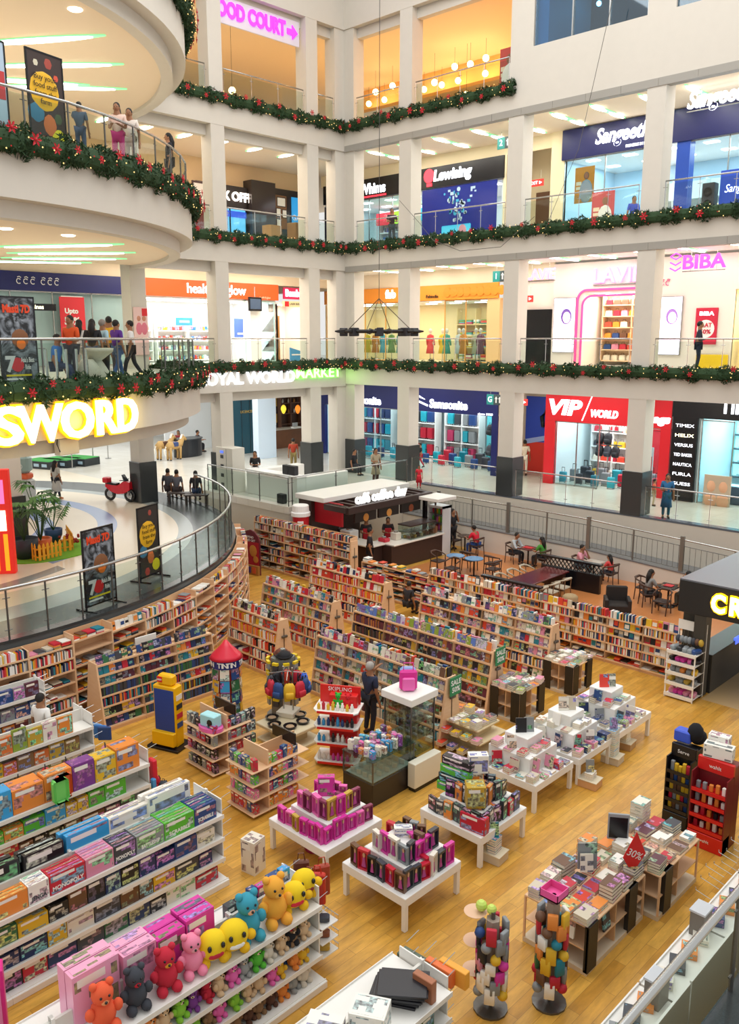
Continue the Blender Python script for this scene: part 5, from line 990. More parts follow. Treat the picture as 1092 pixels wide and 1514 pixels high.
veg_poster(*bal_standee(47, 98, 210, ZS, 2.3, 'vegetable poster stand behind the upper rounded balcony railing', M('#3a2a26', .5)))
t, h_, z1 = bal_standee(-34, 15, 200, ZS, 2.25, 'pale blue poster stand at the edge of the upper rounded balcony', M('#b8cde0', .5))
text('lettering', 'TABLE\nFOR', .2, M('#7a3a3a', .5), t, (h_*.35, -.03, .35), extrude=.004); mb = MB(); mb.box(h_*.3, h_*.9, -.02, -.012, 1.0, 1.6); mb.build('red_mark', [M('#c83a3a', .5)], t)
ride_poster(*bal_standee(5, 58, 570, ZF, 2.2, 'dinosaur ride poster stand on the lower rounded balcony', m_sw))
s = thing('shop_sign', 'huge yellow-haloed white letters on the lower rounded balcony front', 'sign', (C0[0], C0[1], 6.75))
def ang_at(px, py):
 d = ray(px, py); ox, oy = CAM.x-C0[0], CAM.y-C0[1]; r = RU+.12; A = d[0]**2+d[1]**2; B = 2*(ox*d[0]+oy*d[1]); Cc = ox*ox+oy*oy-r*r; k = (-B-math.sqrt(B*B-4*A*Cc))/(2*A); return atan2(CAM.y+k*d[1]-C0[1], CAM.x+k*d[0]-C0[0])
angs = [ang_at(p, 625) for p in (8, 58, 112, 153, 185)]
dA = angs[0]-angs[1]
wd = [None, None, None, None, None]
for ch, a, cw in [('C', angs[0]-3.75*abs(dA), .8), ('R', angs[0]-2.9*abs(dA), .8), ('O', angs[0]-1.95*abs(dA), 1.0), ('S', angs[0]-.85*abs(dA), .72)]+list(zip('SWORD', angs, (.74, 1.22, 1.0, .74, .8))):
 r = RU+.2; p = (r*cos(a), r*sin(a), .3)
 text('lettering', ch, 1.22, EM('#fff8dc', 1.5), s, p, (pi/2, 0, a+pi/2), bold=.03, extrude=.05, width=cw)
 p = ((r-.06)*cos(a), (r-.06)*sin(a), .3); text('letter_halo', ch, 1.22, EM('#ffbe00', 1.0), s, p, (pi/2, 0, a+pi/2), bold=.075, extrude=.03, width=cw*1.16)  # larger emissive outline imitates the yellow halo round each letter
a_ = (angs[1]+angs[3])/2
for a2 in (angs[0], angs[2], angs[4]):
 l = bpy.data.lights.new('letter_glow', 'AREA'); l.energy = 9; l.color = (1, .72, .05); l.size = 1.2; l.shape = 'RECTANGLE'; l.size_y = .8; o = bpy.data.objects.new('letter_glow', l); COL.objects.link(o); o.location = (C0[0]+(RU+.55)*cos(a2), C0[1]+(RU+.55)*sin(a2), 7.1); o.rotation_euler = (pi/2, 0, a2-pi/2+pi)
t = thing('junction_box', 'small white junction box under the huge yellow letters', 'box', (*pol(RU-.18, ang_at(110, 660), 0)[:2], 6.22), ang_at(110, 660)); mb = MB(); mb.rbox(-.1, .12, -.3, .3, 0, .42, .02); mb.build('case', [plaster], t); mb = MB(); mb.tube([(.12, -.3, .1), (.15, -.4, .3), (.2, -.38, .7)], .015, 5); mb.build('cable', [blk], t)
ya, yb = LP2(326, 25, .0)[0], LP2(444, 45, .0)[0]
t = thing('shop_sign', 'white board with purple lit food court letters and arrow', 'sign', (-.35, (ya+yb)/2-.1, 22.05), pi/2); h_ = (yb-ya)/2+.3
mb = MB(); mb.rbox(-h_, h_, -.04, .04, 0, 1.05, .02); mb.build('sign_board', [M('#e8e0ea', .5)], t)
text('lettering', 'FOOD COURT', .85, EM('#d63cff', 1.05), t, (-.35, -.06, .55), bold=.035, extrude=.04, width=h_*1.6)
mb = MB(); mb.loft([[(h_-.75+u, -.1+d, .5+v) for u, v in ((0, -.1), (.3, -.1), (.3, -.28), (.62, .02), (.3, .32), (.3, .14), (0, .14))] for d in (0, .06)]); mb.build('arrow', [EM('#d63cff', 1.05)], t)
t = thing('loudspeaker', 'dark wall loudspeaker high on the pillar beside the food court opening', 'speaker', (9.15, -.2, 22.5)); mb = MB(); mb.rbox(-.25, .2, -.15, .15, 0, .35, .03); mb.build('cabinet', [blk], t); mb = MB(); mb.box(.2, .26, -.05, .05, .1, .25); mb.build('bracket', [steel], t)
# ================= ceiling lamps of the corridors
def lens(n=9, l=1.3, w_=.17):
 mb = MB(); a = []; b_ = []
 for i in range(n):
  u = i/(n-1); x = -l/2+l*u; h_ = w_/2*(sin(pi*u)**.6 if 0 < u < 1 else .12)+.01; a.append((x, -h_)); b_.append((x, h_))
 mb.prism(a+b_[::-1], -.03, 0); return mb
LENSM = lens(9, 1.15, .24).mesh('lamp_face', [EM('#fffaf0', 9)]); LENSL = lens(11, 3.6, .34).mesh('lamp_face_long', [EM('#fffaf0', 9)]); LENSLB = lens(11, 4.4, .38).mesh('lamp_surround_long', [EM('#8af0a8', .9)])
def lens_lamp(x, y, z, rz, label, grp, long=False):
 t = thing('ceiling_lamp', label, 'lamp', (x, y, z), rz, grp); o = link('lamp_surround', LENSLB, t, (0, 0, -.005)); o.scale = (1, 1, 1) if long else (.66, .6, 1)
 for u in ((0,) if long else (-.72, .72)): link('lamp_face', LENSL if long else LENSM, t, (u, 0, -.03))
CZ = {ZG: 7.05, ZF: 12.5, ZS: 18.1}
for z in (ZF, ZS):
 for i, x in enumerate((.35, 2.4, 4.5, 6.7, 8.75, 10.75, 12.55, 14.6, 16.4, 18.4)): lens_lamp(x, 2.6, CZ[z]-.005, pi/2, 'double white strip lamp, %s from the inner corner, right corridor ceiling, %s' % (ordn(i), LN[z]), 'right corridor ceiling lamps')
 for i in range(6): lens_lamp(-2.5, -.9-i*2.0, CZ[z]-.005, 0, 'double white strip lamp, %s from the inner corner, left corridor ceiling, %s' % (ordn(i), LN[z]), 'left corridor ceiling lamps')
for k, z in enumerate((ZS, ZT)):
 for i, (px, py) in enumerate((((85, 362), (105, 373), (95, 381), (45, 386)) if k == 0 else ((50, 58), (80, 95), (90, 128), (30, 118)))):
  zz = z-1.505; x, y, _ = at(px, py, zz); lens_lamp(x, y, zz, radians(46+8*i-12), 'long white lamp in the ceiling beneath the rounded balcony, %s level, %s from the rim' % ('lower' if k == 0 else 'upper', ordn(i)), None, True)
 for i, (px, py) in enumerate((((8, 338), (101, 348)) if k == 0 else ((111, 14),))):
  zz = z-1.505; x, y, _ = at(px, py, zz); mb = MB(); mb.lathe([(.02, -.03), (.16, -.02), (.19, 0)], n=16); t = thing('downlight', 'round white downlight beneath the rounded balcony, %s' % ('upper level' if k else ('lower level left' if i == 0 else 'lower level right')), 'lamp', (x, y, zz)); mb.build('lens', [EM('#fff6e6', 12)], t)
for z, p_, c in ((ZG, 110, (1, .95, .88)), (ZF, 115, (1, .87, .72)), (ZS, 125, (1, .84, .66))):
 for x in (2, 7, 12, 17.5): arealight('corridor_light', (x, 2.2, CZ[z]-.06), 4.2, 2.6, p_, (1, .94, .87))
 for y in (-2.5, -8): arealight('corridor_light', (-2.4, y, CZ[z]-.06), 2.6, 4.2, p_*(1.6 if z != ZG else 1), c)
for y in (-4, -14):
 for x in (-7, -15): arealight('hall_light', (x, y, 7.0), 6, 7, 330, (.93, .97, 1))
for z, p_ in ((6.2, 210), (11.85, 330), (17.4, 420)):
 arealight('balcony_light', (3.5, -20, z), 8, 8, p_, (1, .87, .7) if z > 7 else (1, .96, .9))
# ================= christmas garlands along the slab edges
gneed = M('#24401f', .8, noise=.4, nscale=25); gbow = M('#c2182a', .6); ggold = EM('#ffd98a', 1.2)
_b = MB()
for k in range(6):
 a = 2*pi*k/6; _b.add([(0, 0, 0), (.09*cos(a-.35), .03, .09*sin(a-.35)), (.15*cos(a), .015, .15*sin(a)), (.09*cos(a+.35), .03, .09*sin(a+.35))], [(0,1,2,3)])
_b.ball(0, .02, 0, .035, n=6, k=4); BOWM = _b.mesh('red_bow', [gbow])
def garland(pts, label, dens=420, bows=.9, r=.22):
 pts = [Vector(p) for p in pts]; t = thing('garland', label, 'garland', pts[0]); O = pts[0]; r2 = random.Random(len(label)*7+3); mb = MB(); gm = MB(); acc = 0; nb = 0
 for i in range(len(pts)-1):
  A, B = pts[i], pts[i+1]; d = B-A; l = d.length; d.normalize(); nrm = Vector((0, 0, 1)).cross(d)
  n = int(l*dens)
  for k in range(n):
   u = r2.random()*l; a = r2.random()*6.283; w = .9+.25*sin((acc+u)*5.1)+.15*sin((acc+u)*11.7); rr = r*w*(.35+.65*r2.random()**.5); c = A+d*u+nrm*(rr*cos(a)*.8+.12)+Vector((0, 0, rr*sin(a)*1.25-.06))-O
   q = Vector((r2.uniform(-1, 1), r2.uniform(-1, 1), r2.uniform(-1, 1))).normalized(); s_ = q.cross(Vector((r2.uniform(-1, 1), .3, r2.uniform(-1, 1)))).normalized()*.022; q *= r2.uniform(.07, .13)
   mb.add([c-q, c+s_, c+q, c-s_], [(0,1,2,3)])
  for k in range(int(l*7)):
   u = r2.random()*l; a = r2.uniform(-1.2, 1.2); c = A+d*u+nrm*(r*1.0*cos(a)+.12)+Vector((0, 0, r*1.2*sin(a)-.06))-O; gm.ball(c.x, c.y, c.z, .022, n=4, k=2, m=0 if r2.random() < .65 else 1)
  nn = max(1, round(l/bows)) if l > .8 else (1 if (acc/bows) % 1 + l/bows >= 1 else 0)
  for k in range(nn):
   if nb >= 98: break
   u = l*(k+r2.uniform(.2, .8))/nn; c = A+d*u+nrm*(r+.16)+Vector((0, 0, r2.uniform(-.22, .16)))-O; b_ = link('red_bow', BOWM, t, c, atan2(nrm.y, nrm.x)-pi/2); b_.scale = (r2.uniform(.7, 1.15),)*3; nb += 1
  mb.loft([[tuple(Q-O+nrm*(.12+r*.62*cos(a)*w)+Vector((0, 0, r*.85*sin(a)*w-.06))) for a in [2*pi*k/8 for k in range(8)]] for Q, w in ((A, 1), ((A+B)/2, 1.12), (B, 1))], cap0=False, cap1=False)
  acc += l
 mb.build('foliage', [gneed], t)['kind'] = 'stuff'; o = gm.build('fairy_lights', [ggold, M('#d8202a', .4)], t); o['kind'] = 'stuff'
for z, x1, nm in ((ZF, 22, 'first'), (ZS, 22, 'second'), (ZT, 9.9, 'third')):
 garland([(x1-(x1-.1)*i/10, 0, z+.02) for i in range(11)], 'christmas garland with red bows along the right slab edge, %s floor up from ground' % nm)
 garland([(0, -.15-11.2*i/6, z+.02) for i in range(7)], 'christmas garland with red bows along the left slab edge, %s floor up from ground' % nm)
for z, nm in ((ZF, 'lower rounded balcony above the huge yellow letters'), (ZS, 'middle rounded balcony'), (ZT, 'topmost rounded balcony')):
 garland([pol(RU, radians(a), z+.05) for a in range(86, -14 if z < ZT else 30, -3)], 'thick christmas garland with fairy lights round the %s' % nm, 560, .6, .27)
x, y, z = at(560, 492, 9.3); d_ = ray(560, 490); k_ = 26/(hypot(d_[0], d_[1])); x, y, z = CAM.x+d_[0]*k_, CAM.y+d_[1]*k_, CAM.z+d_[2]*k_
t = thing('hanging_ring', 'dark spiky ring hung on a long cable in the middle of the atrium', 'hanging ring', (x, y, z)); mb = MB(); R_ = 1.05
for k in range(12):
 a, b_ = 2*pi*k/12, 2*pi*(k+1)/12; mb.tube([(R_*cos(a), R_*sin(a), 0), (R_*cos(b_), R_*sin(b_), 0)], .05, 5); mb.cyl((R_*cos(a), R_*sin(a), 0), ((R_+.3)*cos(a), (R_+.3)*sin(a), .0), .09, .02, 5)
mb.build('ring', [M('#1e1c1c', .6)], t)
for k in range(8): a = 2*pi*k/8; mb = MB(); mb.rbox(-.12, .12, -.1, .1, -.14, .1, .02, T=Matrix.Translation((R_*cos(a), R_*sin(a), 0)) @ Matrix.Rotation(a, 4, 'Z')); mb.build('lamp_case', [M('#26242a', .5)], t)
for k in range(4): a = 2*pi*k/4+.4; mb = MB(); mb.cyl((R_*cos(a), R_*sin(a), 0), (0, 0, .95), .012, n=4); mb.build('stay', [M('#4a3a2a', .5)], t)
mb = MB(); mb.cyl((0, 0, .95), (0, 0, 18), .012, n=4); mb.build('cable', [M('#3a3632', .5)], t)
def cable(pts, lab): mb = MB(); p0 = Vector(pts[0]); mb.tube([Vector(p)-p0 for p in pts], .012, 4); tag(mb.build('cable', [M('#5a5650', .6)], loc=p0), lab, 'cable')
A, B = aty(905, 0, -.5), aty(855, 220, -.5); cable([A, [(A[i]+B[i])/2 for i in range(3)], B, aty(805, 340, -.4)], 'thin cable crossing the right facade diagonally before the high wall')
cable([aty(590, 296, -.4), aty(620, 330, -.5), aty(640, 355, -.6), aty(680, 371, -.6), aty(740, 365, -.5), aty(790, 320, -.4)], 'thin cable sagging below the second upper level garland')
# ================= bookshop
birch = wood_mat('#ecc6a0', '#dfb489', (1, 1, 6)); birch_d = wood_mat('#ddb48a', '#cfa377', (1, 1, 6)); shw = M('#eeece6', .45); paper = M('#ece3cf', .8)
cover = tint_mat('cover', .4); boxm = tint_mat('box', .35)
PAL = ['#d8452e', '#c2243a', '#20325e', '#e2b52c', '#e8e2d4', '#1c1d22', '#6b4a34', '#f2efe6', '#24467f', '#8a8f92', '#e58a3a', '#f2efe6', '#d8452e', '#1d7f92', '#d98aa4', '#cfc4ae', '#e8e2d4', '#f4f1ea', '#3d4048', '#cfc4ae', '#e58a3a', '#f4f1ea']
PN = dict(CN); PN.update({'#e8e2d4': 'cream', '#e58a3a': 'orange', '#f2efe6': 'white', '#5a2a3a': 'maroon', '#cfc4ae': 'beige', '#7a3a8a': 'purple', '#f4f1ea': 'white', '#b8a888': 'tan', '#c2a03a': 'gold', '#e8483c': 'scarlet', '#58b838': 'green', '#d838a0': 'magenta', '#e86ab0': 'pink', '#3aa0d8': 'sky blue', '#f0a8c8': 'pale pink'})
def book_mesh(w, t, h):
 """closed book lying: x width, y thickness, z height, two boards, spine and page block"""
 m = MB(); m.box(-w/2, w/2, -t/2, -t/2+.003, 0, h); m.box(-w/2, w/2, t/2-.003, t/2, 0, h); m.box(-w/2, -w/2+.003, -t/2+.003, t/2-.003, 0, h); m.box(-w/2+.003, w/2-.004, -t/2+.003, t/2-.003, .004, h-.004, m=1)
 return m.mesh('book', [cover, paper])
BK = [book_mesh(.145, .03, .215), book_mesh(.16, .04, .235), book_mesh(.13, .025, .195)]
BKF = []   # lying flat, built with thickness on z
for w, t_, h in ((.15, .035, .22), (.17, .045, .24), (.135, .03, .2)):
 m = MB(); m.box(-w/2, w/2, -h/2, h/2, 0, .003); m.box(-w/2, w/2, -h/2, h/2, t_-.003, t_); m.box(-w/2, -w/2+.003, -h/2, h/2, .003, t_-.003); m.box(-w/2+.003, w/2-.004, -h/2+.004, h/2-.004, .003, t_-.003, m=1); BKF.append((m.mesh('flat_book', [cover, paper]), t_))
STUFF = MB()
def sbox(T, x0, x1, y0, y1, z0, z1, c): STUFF.box(x0, x1, y0, y1, z0, z1, c=srgb(c), T=T)
CASEM = {}
def case_meshes(w, H, n, slant, depth, base):
 key = (round(w, 2), H, n, slant, depth, base)
 if key in CASEM: return CASEM[key]
 yo = lambda z: slant*z/H; up = .2 if slant == .03 else 0
 s = MB(); s.loft([[(x, 0, 0), (x, depth, 0), (x, depth, H+up), (x, yo(H), H+up*.85)] for x in (-.012, .012)][::-1]); side = s.mesh('side_panel', [birch])
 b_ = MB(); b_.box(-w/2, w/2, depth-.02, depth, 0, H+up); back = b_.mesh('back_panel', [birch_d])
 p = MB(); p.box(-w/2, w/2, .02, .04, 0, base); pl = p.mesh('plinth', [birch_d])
 sh = []
 for k in range(n+1):
  z = base+(H-base)*k/n; q = MB(); q.box(-w/2+.012, w/2-.012, yo(z), depth-.02, z-.022, z); q.box(-w/2+.012, w/2-.012, yo(z)-.004, yo(z)+.014, z-.03, z+.012); sh.append((q.mesh('shelf', [birch]), z, yo(z)))
 CASEM[key] = (side, back, pl, sh); return CASEM[key]
NPB = {'n': 0}
SIGNM = MB(); SIGNM.rbox(-.33, .33, -.012, .012, 0, .11, .004); SIGNM.box(-.2, .2, -.014, -.012, .035, .06, m=1); SIGNMM = SIGNM.mesh('category_sign', [blk, M('#c8b070', .5)])
def bookcase(x, y, rz, w, H, n, slant, depth, label, fill, base=.1, sign=False, pal=PAL, iname=None, where='', grp=None, seed=0):
 t = thing('bookcase', label, 'bookcase', (x, y, 0), rz, grp); side, back, pl, sh = case_meshes(w, H, n, slant, depth, base); r2 = random.Random(seed*31+int(x*100)); T0 = Matrix.Translation((x, y, 0)) @ Matrix.Rotation(rz, 4, 'Z')
 for sx in (-w/2, w/2): link('side_panel', side, t, (sx, 0, 0))
 link('back_panel', back, t); link('plinth', pl, t)
 for k, (m, z, yo) in enumerate(sh):
  link('shelf', m, t, (0, 0, 0))
  mode = fill if isinstance(fill, str) else fill[k] if k < len(fill) else fill[-1]
  if mode == '-': continue
  gap = (H-base)/n; u = -w/2+.035; i = 0; pc = pal[k % len(pal)] if pal and isinstance(pal[0], (list, tuple)) else pal; lean = .1+.1*(slant > .1)
  first = z
  while u < w/2-.05:
   c = r2.choice(pc)
   if mode == 'f':       # cover facing out
    ww = r2.choice((.13, .145, .16)); hh = min(r2.uniform(.19, .235), gap*.82) if k < n else r2.uniform(.19, .23)
    if u+ww > w/2-.03: break
    yb = yo+.07
    if iname and NPB.get(iname, 0) < 298:
     o = link(iname, BK[0], None, T0 @ Vector((u+ww/2, yb+.02, z+.002))); o.rotation_euler = (-lean, 0, rz); o.scale = (ww/.145, 1.2, hh/.215); o.color = (*srgb(c), 1); NPB[iname] = NPB.get(iname, 0)+1  # object name varies by row only; one book mesh, binding not modelled
     tag(o, '%s %s, %s from left, shelf %s from top, %s' % (PN.get(c, 'pale'), iname.replace('_', ' '), ordn(i), ordn(n-k), where), 'book', 'books on ' + where)
    else:
     T = T0 @ Matrix.Translation((u+ww/2, yb, z)) @ Matrix.Rotation(-lean, 4, 'X'); sbox(T, -ww/2, ww/2, 0, .045, 0, hh, c);
     if r2.random() < .8: c2 = r2.choice(pal if not isinstance(pal[0], (list, tuple)) else pal[(k+1) % len(pal)]); sbox(T, -ww*.4, ww*.4, -.003, 0, hh*r2.uniform(.1, .5), hh*r2.uniform(.6, .95), c2)
    u += ww+.012
   elif mode == 's':     # spines out
    ww = r2.uniform(.018, .045); hh = min(r2.uniform(.17, .24), gap*.85); T = T0 @ Matrix.Translation((u, yo+.03, z)); sbox(T, 0, ww, 0, .15, 0, hh, c); u += ww+.001+(.03 if r2.random() < .04 else 0)
   elif mode == 'p':     # flat piles
    ww = r2.uniform(.15, .24)
    if u+ww > w/2-.03: break
    zz = z
    for q in range(r2.randint(1, 5)):
     th = r2.uniform(.015, .04)
     if zz+th > z+gap*.85: break
     j = r2.uniform(-.015, .015); sbox(T0, u+j, u+ww+j, yo+.04+j, yo+.3+j, zz, zz+th, r2.choice(pc)); zz += th
    u += ww+.03
   i += 1
 if sign: link('category_sign', SIGNMM, t, (r2.uniform(-.1, .2), slant+.2, H+.04))
 return t
def endpanel(x, y, rz, depth, H, slant, label):
 t = thing('bookcase_end', label, 'panel', (x, y, 0), rz); mb = MB(); mb.loft([[(xx, 0, 0), (xx, depth, 0), (xx, depth-slant, H), (xx, slant, H)] for xx in (0, .04)][::-1]); mb.build('panel', [birch], t)
 mb = MB(); mb.box(.04, .05, depth/2-.012, depth/2+.012, .15, H-.25); mb.build('slot', [M('#5a4028', .6)], t); mb = MB(); mb.rbox(.04, .1, depth/2-.09, depth/2+.09, H*.68, H*.72, .01); mb.build('bracket', [darksteel], t); return t
def row(x0, x1, yf, n, H, sh, slant, depth, nm, fills, pal=PAL, iname=None, back=True, ends=True, seed=0, signs=True):
 w = (x1-x0)/n
 for i in range(n):
  f = fills[i % len(fills)]
  bookcase(x0+w*(i+.5), yf, 0, w, H, sh, slant, depth, 'birch bookcase bay, %s from left in the %s' % (ordn(i), nm), f, sign=signs and i % 2 == seed % 2, pal=pal, iname=iname, where='%s bay, %s' % (ordn(i), nm), seed=seed+i)
 if ends: endpanel(x1+.014, yf, 0, depth*2 if back else depth, H+.06, slant, 'sloping birch end panel closing the %s' % nm)
 if back:   # back-to-back half seen from above: sloped rear carcase with a row of books on top
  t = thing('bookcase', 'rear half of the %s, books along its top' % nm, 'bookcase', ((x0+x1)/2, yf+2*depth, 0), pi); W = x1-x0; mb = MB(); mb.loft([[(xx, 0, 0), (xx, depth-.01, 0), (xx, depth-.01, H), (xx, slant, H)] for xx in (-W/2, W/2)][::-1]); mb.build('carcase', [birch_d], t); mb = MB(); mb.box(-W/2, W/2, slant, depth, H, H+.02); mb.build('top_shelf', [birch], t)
  T0 = Matrix.Translation(((x0+x1)/2, yf+2*depth, 0)) @ Matrix.Rotation(pi, 4, 'Z'); u = -W/2+.05; r2 = random.Random(seed+99)
  while u < W/2-.1:
   if r2.random() < .8:
    ww = r2.choice((.13, .15, .05, .04)); sbox(T0, u, u+ww, slant+.03, slant+(.08 if ww > .1 else .17), H+.02, H+.02+r2.uniform(.17, .23), r2.choice(PAL))
    u += ww+.008
   else: u += .15
S_ = ['p', 's', 's', 'f', 's', 'f']
GREY_PURP = [['#3d3a4a', '#5a2a3a', '#1c1d22', '#6b4a34'], ['#6b2f45', '#5a2a3a', '#4a3a38', '#d8452e'], ['#3d4048', '#e2b52c', '#8a9a3a', '#5a2a3a'], ['#1c1d22', '#3d4048', '#5a2a3a', '#c2a03a'], ['#5a2a3a', '#6b2f45', '#b8743a', '#4a3a58'], ['#7a6ab0', '#5a78c0', '#c8c0d8', '#e0783a', '#8aa03a']]
ORG = [['#e8e2d4', '#d8452e', '#1c1d22', '#f2efe6', '#c2243a'], ['#e58a3a', '#e8e2d4', '#f2efe6', '#c2243a', '#20325e'], ['#f2efe6', '#d8452e', '#1c1d22', '#e8e2d4'], ['#e58a3a', '#d98aa4', '#e8483c', '#f2efe6', '#e2b52c'], ['#d8452e', '#f4f1ea', '#e2b52c', '#c2243a']]
row(15.7, 20.0, -16.75, 4, 1.53, 5, .27, .42, 'row of the grey-haired man', [['s', 'f', 'f', 'f', 'f', 'f']], [['#cfc4ae', '#1d7f92', '#e8e2d4', '#5a2a3a', '#8a8f92'], ['#e8e2d4', '#cfc4ae', '#1c1d22', '#6b4a34', '#c2243a'], ['#5a2a3a', '#6b4a34', '#1d7f92', '#f2efe6'], ['#cfc4ae', '#f2efe6', '#d8452e', '#8a8f92']], 'shelf_book', seed=1)
row(14.95, 19.75, -14.65, 4, 1.53, 5, .27, .42, 'upper sale-sign row', [['f', 's', 'f', 's', 's', 'f'], ['f', 'f', 's', 'f', 'f', 'f'], ['f', 'f', 'f', 'f', 'f', 'f'], ['f', 'f', 'f', 'f', 'f', 'f']], GREY_PURP, 'bay_book', seed=2)
row(15.2, 19.75, -12.0, 4, 1.53, 5, .27, .42, 'tall row before the cafe', [['s', 's', 'f', 'f', 'f', 'f'], ['f', 's', 'f', 'f', 'f', 'f']], PAL, 'bay_book', seed=3)
row(12.1, 14.2, -16.8, 2, 1.53, 5, .27, .42, 'short row behind the backpacks', [['p', 'p', 's', 's', 's', 'f'], ['s', 's', 's', 's', 'f', 'f']], ORG, 'shelf_book', seed=4)
row(10.9, 14.05, -14.65, 3, 1.53, 5, .27, .42, 'row behind the backpack row', [['s', 's', 's', 'f', 'f', 'f'], ['s', 'f', 'f', 's', 'f', 'f']], PAL, 'shelf_book', seed=5)
row(10.4, 13.8, -12.15, 3, 1.53, 5, .27, .42, 'row nearest the coffee kiosk', [['s', 's', 's', 's', 'f', 'f'], ['f', 's', 's', 's', 's', 'f']], ORG, None, seed=6)
row(10.4, 13.5, -9.45, 3, 1.2, 5, .02, .4, 'low run before the coffee counter', [['p', 'p', 'p', 'p', 'p', 'p']], PAL, None, back=False, seed=7, ends=False, signs=False)
row(13.5, 22.3, -9.4, 8, 1.33, 5, .04, .42, 'long run along the cafe floor', [['p', 's', 's', 'f', 'f', 's'], ['p', 's', 'f', 'f', 's', 'f'], ['p', 'f', 's', 's', 'f', 's']], [PAL]*6, None, back=False, seed=8)
row(4.6, 10.1, -9.75, 6, 1.87, 6, .03, .4, 'tall run by the giant paper cup', [['p', 'p', 'p', 's', 'p', 's', 's'], ['p', 's', 's', 'p', 's', 'f', 's']], PAL, None, back=False, seed=9, signs=False)
DK = [['#20325e', '#1c1d22', '#3d4048', '#24467f', '#2f6a44'], ['#1c1d22', '#3d4048', '#5a2a3a', '#e2b52c', '#1d7f92'], ['#20325e', '#1c1d22', '#1d7f92', '#c2243a', '#e58a3a']]
for i in range(3):
 yy = -21.05+1.08*i; bookcase(13.95, yy, pi/2, 1.08, 1.57, 6, .27, .45, 'birch bookcase bay of dark comics, %s from the end panel' % ordn(i), [['f', 'f', 's', 's', 'f', 'f', 'f'], ['s', 'f', 's', 's', 'f', 'f', 'f'], ['s', 's', 'f', 's', 'f', 'f', 'f']][i], pal=DK, iname='comic_book', where='%s bay, dark comics bookcase' % ordn(i), sign=i > 0, seed=11+i)
endpanel(13.95, -21.62, pi/2, .9, 1.63, .27, 'sloping birch end panel with a brown tag beside the dark comics')
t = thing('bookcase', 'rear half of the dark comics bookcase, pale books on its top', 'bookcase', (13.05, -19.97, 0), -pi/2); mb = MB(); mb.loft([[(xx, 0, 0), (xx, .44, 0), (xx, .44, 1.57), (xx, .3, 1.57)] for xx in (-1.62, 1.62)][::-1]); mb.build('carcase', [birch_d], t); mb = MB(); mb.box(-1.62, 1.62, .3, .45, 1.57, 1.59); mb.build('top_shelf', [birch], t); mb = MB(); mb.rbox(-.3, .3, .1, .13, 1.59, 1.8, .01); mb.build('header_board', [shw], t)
cuts = [at(px, py, 2.12)[:2] for px, py in ((-30, 985), (25, 955), (85, 925), (135, 915), (180, 890), (217, 870), (252, 850), (276, 835), (300, 815), (322, 797), (336, 776))]
RA = [atan2(y-C0[1], x-C0[0]) for x, y in cuts]
step = .083; a = radians(-8); i = 0
rr = RG+.44
while a < radians(62):
 am = a+step/2; x, y = C0[0]+rr*cos(am), C0[1]+rr*sin(am); fl = [['p', 'p', 'p', '-', 'p', 'p', 'f'], ['p', 'p', 's', 'p', 'p', 's', 's'], ['p', 's', 'p', 'p', 's', 's', 'p'], ['-', 'p', 'p', 'p', 'p', '-', 'p']][i % 4]
 hh = 1.92 if i != 3 else 1.99
 bookcase(x, y, am+pi/2, 2*rr*math.tan(step/2)-.02, hh, 6, .03, .4, 'birch bookcase under the promenade edge, %s along the ring' % ordn(i), fl, pal=PAL, seed=20+i); a += step; i += 1
t = thing('promo_standee', 'brown and red festive cardboard standee at the end of the ring of bookcases', 'standee', (*at(372, 848, 0)[:2], 0), .15)
mb = MB(); P_ = [(-.48, 0), (.48, 0), (.48, 1.35), (.4, 1.55), (.2, 1.72), (0, 1.78), (-.2, 1.72), (-.4, 1.55), (-.48, 1.35)]; mb.loft([[(u, d, v) for u, v in P_] for d in (-.03, .03)]); mb.build('board', [M('#6a2430', .6)], t); mb = MB(); mb.box(-.44, .44, -.04, -.03, .3, 1.3); mb.build('red_field', [M('#b0202e', .6)], t); mb = MB(); mb.rbox(-.48, .48, -.14, -.03, 0, .38, .01); mb.build('book_pocket', [M('#a8763a', .6)], t)
for k in range(3): mb = MB(); mb.box(-.35+k*.26, -.17+k*.26, -.155, -.14, .08, .32); mb.build('book_picture', [M(('#3a2a4a', '#4a3a8a', '#d8603a')[k], .5)], t)
text('lettering', 'SPEND\nAND GET', .13, wht, t, (0, -.05, 1.42), extrude=.003); mb = MB(); mb.ball(.15, -.05, .95, .2, sy=.1, sz=1.2); mb.ball(.28, -.05, .62, .14, sy=.1); mb.ball(-.25, -.05, .8, .14, sy=.1, sz=.8); mb.build('picture', [M('#c8883a', .6)], t)
t = thing('electrical_locker', 'tall cream steel control cabinet behind the promenade railing end', 'cabinet', (*at(345, 770, ZG)[:2], 0), 0); t.location = (.4, -7.55, ZG);
mb = MB(); mb.rbox(-.75, .45, -.35, .35, 0, 2.0, .02); mb.build('body', [M('#d8d4c8', .5)], t)
for k in range(4): mb = MB(); mb.box(-.4, -.2, -.37, -.35, .25+k*.42, .4+k*.42); mb.build('vent', [M('#3a3a3c', .5)], t)
mb = MB(); mb.box(.0, .02, -.36, -.35, .05, 1.95); mb.build('door_seam', [M('#8a8a86', .5)], t); mb = MB(); mb.box(-.4, -.2, -.37, -.35, 1.75, 1.85); mb.build('indicator_lamps', [EM('#4a6aff', 1.2)], t)
